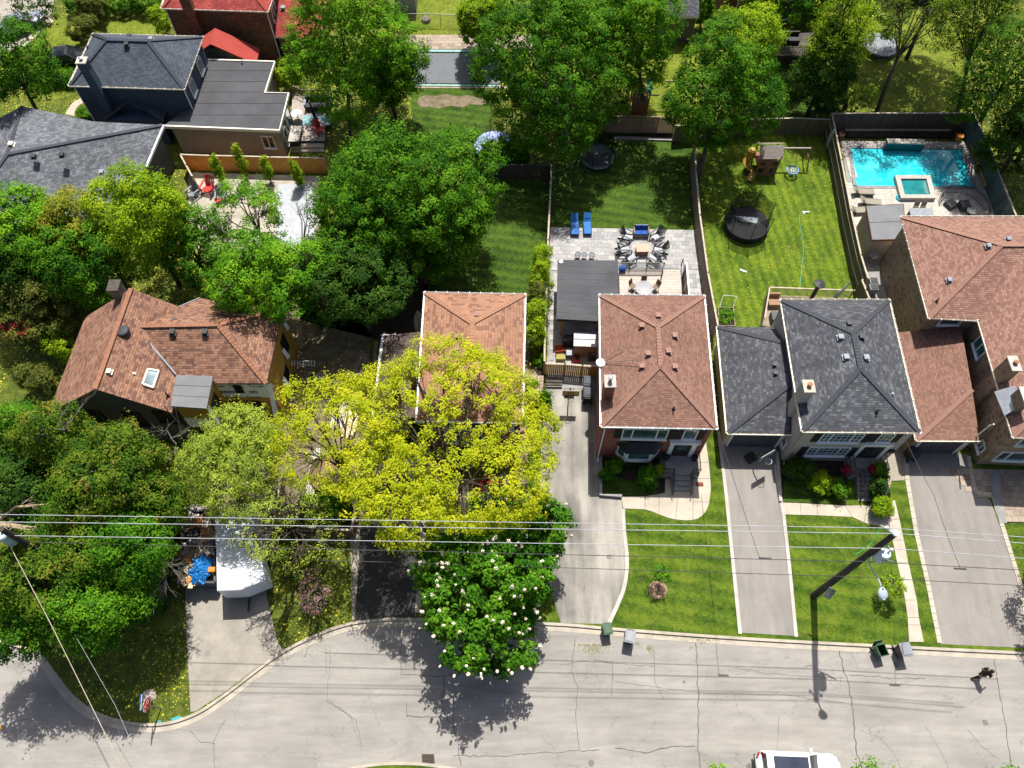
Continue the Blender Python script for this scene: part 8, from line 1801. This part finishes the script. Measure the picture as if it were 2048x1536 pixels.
# site clutter
for i, (x, y, d_, m_, l, nm) in enumerate(((520, 905, (1.6, .9, .3), M_galv, 'grey sheet stack on the ground behind the trailer', 'sheet_stack'), (600, 840, (1.2, .7, .5), M_dkwood, 'dark crate at the corner of the sheathed house', 'crate'), (640, 760, (.6, .6, .5), M_cgrey, 'grey block on the dirt under the yellow tree', 'block'), (1703, 552, (.01, .01, .01), M_black, '', ''))):
    if l: boxthing(nm, l, nm.replace('_', ' '), (x, y), d_, m_, rz=.3 * i)
q = P(300, 1393); t = bm = bmesh.new(); bmesh.ops.create_icosphere(bm, subdivisions=3, radius=.36); rs = random.Random(2)
import mathutils.noise as mn
for v in bm.verts: v.co *= 1 + .28 * mn.noise(v.co * 3.1); v.co.z *= .6; v.co.x *= 1.15; v.co.z = max(v.co.z, -.1)
me = bpy.data.meshes.new('boulder'); bm.to_mesh(me); bm.free(); me.materials.append(mat('pale_rock', (.55, .48, .40), (.40, .34, .28), .9, 4, .8, 14)); o = bpy.data.objects.new('boulder', me); COL.objects.link(o); o.location = q + UP * .1; o['label'] = 'pale boulder on the corner grass beside the stop sign'; o['category'] = 'boulder'
# ================================================================ SIGNS, POLES, WIRES
b0 = P(322, 1417); t = T('stop_sign', 'red octagonal stop sign on the grass corner', 'stop sign', b0); MB().tube([b0, b0 + UP * 3.05], .035, 6).ob('post', M_galv, t)
sd = Vector((1, -.10, 0)).normalized(); sx = Vector((-sd.y, sd.x, 0)); sc_ = b0 + UP * 2.2 + sd * .05
def octo(r, off, m, nm): 
    vs = [sc_ + sd * off + (sx * math.cos(a) + UP * math.sin(a)) * r for a in [math.pi / 8 + i * math.pi / 4 for i in range(8)]]; MB().add(vs + [v + sd * .012 for v in vs], [tuple(range(7, -1, -1)), tuple(range(8, 16))] + [(i, (i + 1) % 8, 8 + (i + 1) % 8, 8 + i) for i in range(8)]).ob(nm, m, t)
octo(.46, 0, M_white, 'border'); octo(.425, .006, mat('sign_red', (.80, .010, .02), (.74, .01, .02), .4), 'plate'); text('STOP', .40, M_white, 'lettering', t, sc_ + sd * .021, sx, UP)
t = T('street_name_sign', 'blue and white street name sign above the stop sign', 'street sign', b0 + UP * 2.75); c_ = b0 + UP * 2.85; s2 = Vector((-.15, 1, 0)).normalized()
MB().bar(c_ - s2 * .45, c_ + s2 * .45, .03, .24, up=(0, 0, 1)).ob('plate', mat('sign_blue', (.02, .12, .42)), t); MB().bar(c_ - s2 * .42 + Vector((.018, 0, .0)), c_ + s2 * .42 + Vector((.018, 0, .0)), .02, .07).ob('stripe', M_white, t)
M_pole = mat('dark_pole_wood', (.085, .07, .06), (.045, .038, .033), .9, 4, .5, 20, st=(1, 1, .2)); M_steel = mat('pale_steel', (.42, .50, .58), (.32, .40, .47), .4, 3); M_tank = mat('transformer_paint', (.52, .62, .66), (.40, .48, .52), .4, 2)
def transformer(t, c, lab, s=1.0):
    tk = MB().lathe([(.26 * s, -.55 * s), (.29 * s, -.5 * s), (.29 * s, .42 * s), (.31 * s, .45 * s), (.27 * s, .52 * s), (.05, .56 * s)], c, 20).ob('transformer', M_tank, t)
    for dx, dy in ((-.12, .1), (.13, .05)): MB().lathe([(.06, .5 * s), (.08, .58 * s), (.05, .62 * s), (.07, .68 * s), (.03, .78 * s)], c + Vector((dx, dy, 0)), 10).ob('bushing', M_white, tk)
    for k in range(3): a = -.6 - k * .6; MB().lathe([(.035, .1), (.035, .2)], c + Vector((math.cos(a) * .3, math.sin(a) * .3, 0)), 6).ob('terminal', M_black, tk)
pb = P(1627, 1192, .1); ptop = P(1791, 1067, 12.2); t = T('utility_pole', 'dark wooden utility pole with transformer on the front lawn', 'utility pole', pb)
MB().tube([pb - UP * .1, pb.lerp(ptop, .5), ptop], [.22, .19, .15], 12).ob('post', M_pole, t)
def PLz(x, y, z): return P(x, y, z)
MB().lathe([(.16, -.05), (.17, .08), (.02, .14)], ptop, 12).ob('cap', M_tank, t)
transformer(t, P(1763, 1112, 9.6), ''); tc = P(1763, 1112, 9.6); pp_ = pb.lerp(ptop, .79); MB().bar(pp_, tc, .1, .16).ob('bracket', M_steel, t)
for (x, y, z) in ((1773, 1056, 12.0), (1782, 1100, 10.9)):
    q = P(x, y, z); n_ = pb.lerp(ptop, (z - .1) / 12.1); MB().tube([n_, q], .04, 6).ob('crossarm', M_steel, t); MB().lathe([(.05, -.1), (.1, 0), (.06, .05), (.09, .1), (.03, .18)], q, 10).ob('insulator', M_white, t)
q = P(1745, 1130, 9.2); MB().bar(pb.lerp(ptop, .72), P(1788, 1124, 9.0), .06).ob('crossarm', M_black, t)
MB().bar(P(1652, 1195, 3.2) , P(1666, 1178, 3.9), .42, .05).ob('notice_board', mat('sign_back', (.28, .31, .26), rough=.5), t)
# street lamp arm on the pole
la = T('street_lamp', 'curved grey street lamp arm and head on the utility pole', 'street lamp', pb.lerp(ptop, .71)); s_ = pb.lerp(ptop, .71); pts = [s_, P(1742, 1135, 9.2), P(1755, 1155, 9.5), P(1762, 1172, 9.5)]
MB().tube([tuple(v) for v in smooth_line([tuple(p) for p in pts], 5)], .045, 6).ob('arm', M_steel, la)
h0, h1 = P(1763, 1173, 9.5), P(1768, 1200, 9.3); hm = MB(); ax_ = (h1 - h0); Lh = ax_.length; ax_.normalize(); sx_ = ax_.cross(UP).normalized(); uz = sx_.cross(ax_); rings = []
for i in range(9):
    k = i / 8; w_ = (.03 + .24 * math.sin(math.pi * min(1, k * .75 + .08)) ** 1.1) if k < .99 else .05; cc = h0 + ax_ * Lh * k; rings.append([cc + sx_ * math.cos(a) * w_ + uz * math.sin(a) * w_ * .45 for a in [j * math.pi / 5 for j in range(10)]])
hm.add([v for r in rings for v in r], [(i * 10 + j, (i + 1) * 10 + j, (i + 1) * 10 + (j + 1) % 10, i * 10 + (j + 1) % 10) for i in range(8) for j in range(10)] + [tuple(range(80, 90)), tuple(range(9, -1, -1))]); hm.ob('lamp_head', mat('lamp_grey', (.45, .52, .62), (.38, .45, .55), .3), la, smooth=True)
MB().box(h0 + ax_ * .12 + uz * .1, (.06, .06, .06)).ob('photocell', M_black, la)
# left pole
lt = P(2, 1058, 12.0); lb = Vector((lt.x + .3, lt.y + .2, .1)); lb = P(110, 1108, .1) if False else Vector((lt.x, lt.y, .1))
t = T('utility_pole', 'utility pole with pale transformer at the left edge', 'utility pole', lb); MB().tube([lb, lt], [.2, .15], 10).ob('post', M_pole, t); transformer(t, P(14, 1074, 10.6), '', 1.15); MB().bar(lt - UP * 1.6, P(14, 1074, 10.6), .1).ob('bracket', M_steel, t); MB().tube([P(22, 1082, 9.8), P(40, 1100, 9.0), P(62, 1110, 8.6)], .09, 6).ob('crossarm', M_pole, t)
M_wire = mat('aluminium_wire', (.52, .54, .58), rough=.35); M_wired = mat('dark_cable', (.06, .06, .065), rough=.6)
def wire(label, pts, r, m, sag=.15, name='power_line'):
    t = T(name, label, 'wire', pts[0]); out = []
    for a, b in zip(pts, pts[1:]):
        n = 12; out += [a.lerp(b, i / n) - UP * sag * 4 * (i / n) * (1 - i / n) for i in range(n)]
    out.append(pts[-1]); MB().tube(out, r, 5).ob('cable', m, t)
GWI = 'overhead lines above the front gardens'
for lab, a, b, c_, z, r, m_ in (('topmost bright overhead line', (-60, 1028), (1773, 1056), (2120, 1079), 12.1, .018, M_wire), ('second bright overhead line from the top', (-60, 1043), (1791, 1067), (2120, 1092), 12.3, .018, M_wire), ('third bright overhead line from the top', (-60, 1070), (1782, 1097), (2120, 1122), 11.0, .018, M_wire),
        ('thin grey line below the three bright ones', (-60, 1082), (1725, 1123), (2120, 1144), 9.0, .02, M_wired), ('lowest thin grey cable above the front lawns', (630, 1120), (1690, 1153), (2120, 1175), 7.2, .018, M_wired)):
    wire(lab, [P(*a, z), P(*b, z), P(*c_, z)], r, m_, .0 if z > 9 else .0)
wire('service cable dropping to the grey shingle garage', [P(1520, 1118, 8.9), P(1468, 960, 6.4), P(1437, 862, 4.9)], .016, M_wired, .05, 'service_cable'); wire('service cable dropping to the tan shingle garage', [P(1921, 1137, 8.9), P(1868, 990, 6.4), P(1812, 880, 4.6)], .016, M_wired, .1, 'service_cable')
for (x, y) in ((1530, 1117), (1920, 1138)): t = T('splice_box', 'small dark cable joint on the thin grey line above the ' + ('taupe' if x < 1600 else 'wide') + ' driveway', 'cable joint', P(x, y, 8.95)); MB().tube([P(x - 12, y - 1, 8.95), P(x + 12, y, 8.95)], .05, 6).ob('sleeve', M_wired, t)
wire('pale thick guy line crossing the corner from the left pole', [P(20, 1092, 10.6), P(100, 1245, 9.6), P(256, 1560, 8)], .02, M_wtop, .0, 'guy_line'); wire('thin pale line crossing the corner right of the guy line', [P(150, 1270, 8), P(230, 1410, 7), P(300, 1570, 6)], .009, M_wire, .0, 'guy_line')
wire('green cable dangling beside the utility pole', [P(1762, 1050, 10), P(1756, 1070, 9.6), P(1735, 1095, 9.0), P(1710, 1109, 8.6)], .02, mat('green_cable', (.08, .62, .18)), .1, 'green_cable'); wire('service cable at the dark gable corner of the construction house', [P(350, 815, 6.1), P(360, 860, 4.5), P(372, 910, 2.5)], .014, M_wire, .1, 'service_cable')
# ================================================================ VEHICLES
def car(label, loc, rz, paint, name='parked_car', pano=False, suv=True, L=4.65, W=1.86, H=1.68):
    t = T(name, label, 'car', loc, rz); N_ = 22
    def halfw(u): return W / 2 * (1 - .26 * max(0, (abs(u) - .74) / .26) ** 2.2 - .05 * max(0, abs(u) - .4))
    hood = .98 if suv else .88
    def top(u): return hood if abs(u) < .86 else hood - .25 * ((abs(u) - .86) / .14) ** 1.6
    b = MB(); rings = []
    for i in range(N_ + 1):
        u = -1 + 2 * i / N_; x = u * L / 2; w = halfw(u); zt = top(u); zb = .28 + (.12 * max(0, (abs(u) - .85) / .15))
        if u > .25: zt -= .06 * (u - .25) / .75
        rings.append([(x, -w * .86, zb), (x, -w * .98, zb + .18), (x, -w, .62), (x, -w * .97, zt - .12), (x, -w * .88, zt - .02), (x, -w * .45, zt + .035), (x, 0, zt + .045), (x, w * .45, zt + .035), (x, w * .88, zt - .02), (x, w * .97, zt - .12), (x, w, .62), (x, w * .98, zb + .18), (x, w * .86, zb)])
    m_ = 13; b.add([p for r in rings for p in r], [(i * m_ + j, i * m_ + j + 1, (i + 1) * m_ + j + 1, (i + 1) * m_ + j) for i in range(N_) for j in range(m_ - 1)] + [tuple(range(m_ - 1, -1, -1)), tuple(range(N_ * m_, N_ * m_ + m_))] + [(i * m_, (i + 1) * m_, (i + 1) * m_ + 12, i * m_ + 12) for i in range(N_)])
    b.ob('body', paint, t, local=True, smooth=True)
    # greenhouse: glass band and roof
    base = [(-2.12 if suv else -1.75, .74), (.98, .76)]; x0, x1 = (-L * .44 if suv else -L * .36), L * .22; r0, r1 = (-L * .41 if suv else -L * .2), L * .07; wb, wt = W * .47, W * .385; zb_, zt_ = hood - .02, H - .05
    g = MB(); v = [(x0, -wb, zb_), (x1, -wb * .96, zb_), (x1, wb * .96, zb_), (x0, wb, zb_), (r0, -wt, zt_), (r1, -wt, zt_), (r1, wt, zt_), (r0, wt, zt_)]
    g.add(v, [(0, 1, 5, 4), (1, 2, 6, 5), (2, 3, 7, 6), (3, 0, 4, 7)]); g.ob('windows', M_glassd, t, local=True)
    for a, e in ((0, 4), (1, 5), (2, 6), (3, 7)): MB().bar(v[a], v[e], .07, .05).ob('pillar', paint, t, local=True)
    for sy in (-1, 1):
        for k in (.38, .66): xa = x0 + (x1 - x0) * k; xb = r0 + (r1 - r0) * k; MB().bar((xa, sy * wb, zb_), (xb, sy * wt, zt_), .07, .03).ob('pillar', paint, t, local=True)
        MB().bar((x0, sy * wb, zb_ + .01), (x1, sy * wb * .97, zb_ + .01), .07, .04).ob('beltline', paint, t, local=True)
    rf = MB(); k = .05; rf.add([(r0 - .05, -wt - .02, zt_), (r1 + .04, -wt - .02, zt_), (r1 + .04, wt + .02, zt_), (r0 - .05, wt + .02, zt_), (r0 + .1, -wt * .85, H), (r1 - .1, -wt * .85, H), (r1 - .1, wt * .85, H), (r0 + .1, wt * .85, H)], [(0, 1, 5, 4), (1, 2, 6, 5), (2, 3, 7, 6), (3, 0, 4, 7), (4, 5, 6, 7)]); rf.ob('roof', paint, t, local=True, smooth=False)
    if pano: MB().prism([(r0 + .32, -wt * .84), (r1 - .06, -wt * .84), (r1 - .06, wt * .84), (r0 + .32, wt * .84)], H - .06, H + .012).ob('glass_roof', glassy('roof_glass', (.02, .03, .05), .05), t, local=True)
    for sy in (-1, 1):
        MB().box((x1 - .35, sy * (W / 2 + .08), hood + .05), (.16, .22, .14)).ob('mirror', paint, t, local=True, bevel=.03)
        MB().bar((L / 2 - .10, sy * W * .28, .78), (L / 2 - .38, sy * W * .44, .82), .12, .12).ob('headlight', mat('lamp_glass', (.3, .33, .36), rough=.1), t, local=True); MB().bar((-L / 2 + .06, sy * W * .30, .86), (-L / 2 + .2, sy * W * .44, .88), .1, .14).ob('tail_light', mat('tail_red', (.4, .02, .02), rough=.2), t, local=True)
        for sx in (-1, 1):
            w = MB().lathe([(.06, -.11), (.20, -.12), (.34, -.11), (.35, 0), (.34, .11), (.20, .12), (.06, .11)], (0, 0, 0), 20).ob('wheel', M_black, t, local=True); w.rotation_euler = (R(90), 0, 0); w.location = (sx * L * .305, sy * (W / 2 - .12), .35)
    MB().bar((-L / 2 - .02, 0, .5), (-L / 2 + .12, 0, .5), W * .8, .14).ob('bumper', M_black, t, local=True)
    MB().tube([(-L * .38, 0, H), (-L * .41, 0, H + .1)], .02, 5).ob('antenna', paint, t, local=True); return t
M_carw = mat('white_car_paint', (.66, .67, .69), (.64, .65, .66), .2, 1, coat=.8, spec=.5); M_cars = mat('silver_car_paint', (.42, .46, .52), rough=.25, coat=.8, metal=.4); M_carb = mat('dark_car_paint', (.02, .022, .028), rough=.2, coat=.8)
car('white car with dark glass roof cut off by the bottom edge', P(1590, 1541, 0.02), R(-2), M_carw, pano=True, L=4.8)
car('silver car glimpsed through the street tree at the top left', P(50, 58, .13), R(38), M_cars, suv=False, H=1.45, L=4.5); car('dark car half hidden by the navy house roof', P(140, 126, .13), R(15), M_carb, suv=False, H=1.45, L=4.4)
# ================================================================ PERSON
def person(label, feet, heading):
    f = Vector((math.cos(heading), math.sin(heading), 0)); s = Vector((-f.y, f.x, 0)); t = T('person', label, 'person', feet)
    W = lambda a, b, c: f * a + s * b + UP * c
    J_ = {'pel': (W(.02, 0, .92), .145), 'sp': (W(.05, 0, 1.12), .13), 'ch': (W(.08, 0, 1.34), .165), 'nk': (W(.10, 0, 1.50), .06), 'hd': (W(.12, 0, 1.62), .095), 'ht': (W(.13, 0, 1.70), .085),
          'lh': (W(.02, .10, .88), .10), 'lk': (W(.22, .10, .50), .075), 'la': (W(.30, .10, .11), .05), 'lt': (W(.47, .10, .05), .04), 'rh': (W(.0, -.10, .88), .10), 'rk': (W(-.08, -.10, .48), .075), 'ra': (W(-.34, -.10, .16), .05), 'rt': (W(-.22, -.10, .04), .04),
          'ls': (W(.08, .19, 1.40), .07), 'le': (W(-.08, .26, 1.14), .048), 'lw': (W(.02, .27, .93), .036), 'rs': (W(.08, -.19, 1.40), .07), 're': (W(.12, -.27, 1.13), .048), 'rw': (W(.34, -.22, 1.05), .036)}
    E_ = [('pel', 'sp'), ('sp', 'ch'), ('ch', 'nk'), ('nk', 'hd'), ('hd', 'ht'), ('pel', 'lh'), ('lh', 'lk'), ('lk', 'la'), ('la', 'lt'), ('pel', 'rh'), ('rh', 'rk'), ('rk', 'ra'), ('ra', 'rt'), ('ch', 'ls'), ('ls', 'le'), ('le', 'lw'), ('ch', 'rs'), ('rs', 're'), ('re', 'rw')]
    ks = list(J_)
    for side, wn, fd in (('l', 'lw', W(.03, .0, -.12)), ('r', 'rw', W(.10, .06, .02))):
        w = J_[wn][0]; fdn = fd.normalized(); cr = fdn.cross(s).normalized() * .0 + s * .0; lat = fdn.cross(UP if abs(fdn.z) < .7 else f).normalized()
        J_[side + 'p'] = (w + fdn * .07, .036); E_.append((wn, side + 'p'))
        for k_, (o_, ln) in enumerate(((-.030, .075), (-.010, .085), (.010, .080), (.030, .062))):
            J_[side + 'f%d' % k_] = (w + fdn * (.09) + lat * o_, .0095); J_[side + 'g%d' % k_] = (w + fdn * (.09 + ln) + lat * o_ * 1.15 - UP * .015, .008); E_ += [(side + 'p', side + 'f%d' % k_), (side + 'f%d' % k_, side + 'g%d' % k_)]
        J_[side + 'thumb'] = (w + fdn * .045 + lat * .045, .011); J_[side + 'thumbtip'] = (w + fdn * .095 + lat * .062, .009); E_ += [(side + 'p', side + 'thumb'), (side + 'thumb', side + 'thumbtip')]
    ks = list(J_); me = bpy.data.meshes.new('person_body'); me.from_pydata([tuple(J_[k][0]) for k in ks], [(ks.index(a), ks.index(b)) for a, b in E_], []); o = bpy.data.objects.new('body', me); COL.objects.link(o); o.parent = t
    sk_ = o.modifiers.new('skin', 'SKIN'); me.skin_vertices[0].data[0].use_root = True
    for i, k in enumerate(ks): me.skin_vertices[0].data[i].radius = (J_[k][1], J_[k][1])
    o.modifiers.new('sub', 'SUBSURF').levels = 2; me.materials.append(mat('skin', (.42, .22, .15), rough=.6)); o.modifiers['sub'].render_levels = 2
    def cloth(nm, pts, rr, m, n=12): 
        MB().tube([feet + p for p in pts], rr, n).ob(nm, m, t, smooth=True)
    bl = mat('black_clothing', (.022, .020, .024), rough=.85, bump=.4, bs=20)
    cloth('shirt', [W(.02, 0, .90), W(.05, 0, 1.10), W(.08, 0, 1.34), W(.09, 0, 1.46), W(.10, 0, 1.50)], [.175, .155, .20, .13, .075], bl)
    for k1, k2 in (('ls', 'le'), ('rs', 're')): cloth('sleeve', [J_['ch'][0].lerp(J_[k1][0], .7), J_[k1][0], J_[k1][0].lerp(J_[k2][0], .75)], [.09, .09, .065], bl, 10)
    for a, b, c_ in (('lh', 'lk', 'la'), ('rh', 'rk', 'ra')): cloth('trouser_leg', [J_[a][0] + UP * .06, J_[b][0], J_[b][0].lerp(J_[c_][0], .92)], [.125, .088, .062], bl, 10)
    for a, b in (('la', 'lt'), ('ra', 'rt')): MB().tube([feet + J_[a][0] - f * .08 - UP * .04, feet + J_[a][0].lerp(J_[b][0], .5), feet + J_[b][0] + f * .05], [.052, .055, .04], 8).ob('shoe', mat('dark_shoe', (.06, .03, .03)), t, smooth=True)
    hp = feet + J_['hd'][0]; hair = MB(); hair.lathe([(.06, -.10), (.105, -.03), (.115, .05), (.10, .11), (.05, .15), (.001, .16)], hp + f * -.02 + UP * .02, 14); hair.lathe([(.02, -.22), (.06, -.12), (.05, .0)], hp - f * .10, 8); hair.ob('hair', mat('dark_hair', (.03, .012, .01), rough=.5), t, smooth=True)
    fc = MB(); fc.lathe([(.012, -.02), (.016, .0), (.006, .03)], hp + f * .105, 6); fc.ob('nose', mat('skin', (.42, .22, .15)), t)
    for sy in (-.035, .035): MB().lathe([(.001, -.012), (.012, 0), (.001, .012)], hp + f * .092 + s * sy + UP * .02, 6).ob('eye', M_wdk, t)
    for sy in (-.095, .095): MB().lathe([(.001, -.03), (.016, 0), (.001, .03)], hp + s * sy, 6).ob('ear', mat('skin', (.42, .22, .15)), t)
    MB().bar(hp + f * .098 - UP * .045 - s * .022, hp + f * .098 - UP * .045 + s * .022, .01, .008).ob('mouth', mat('lip', (.3, .08, .07)), t)
    return t
person('person in black clothes with dark hair walking along the road', P(1952, 1352, 0), R(8))
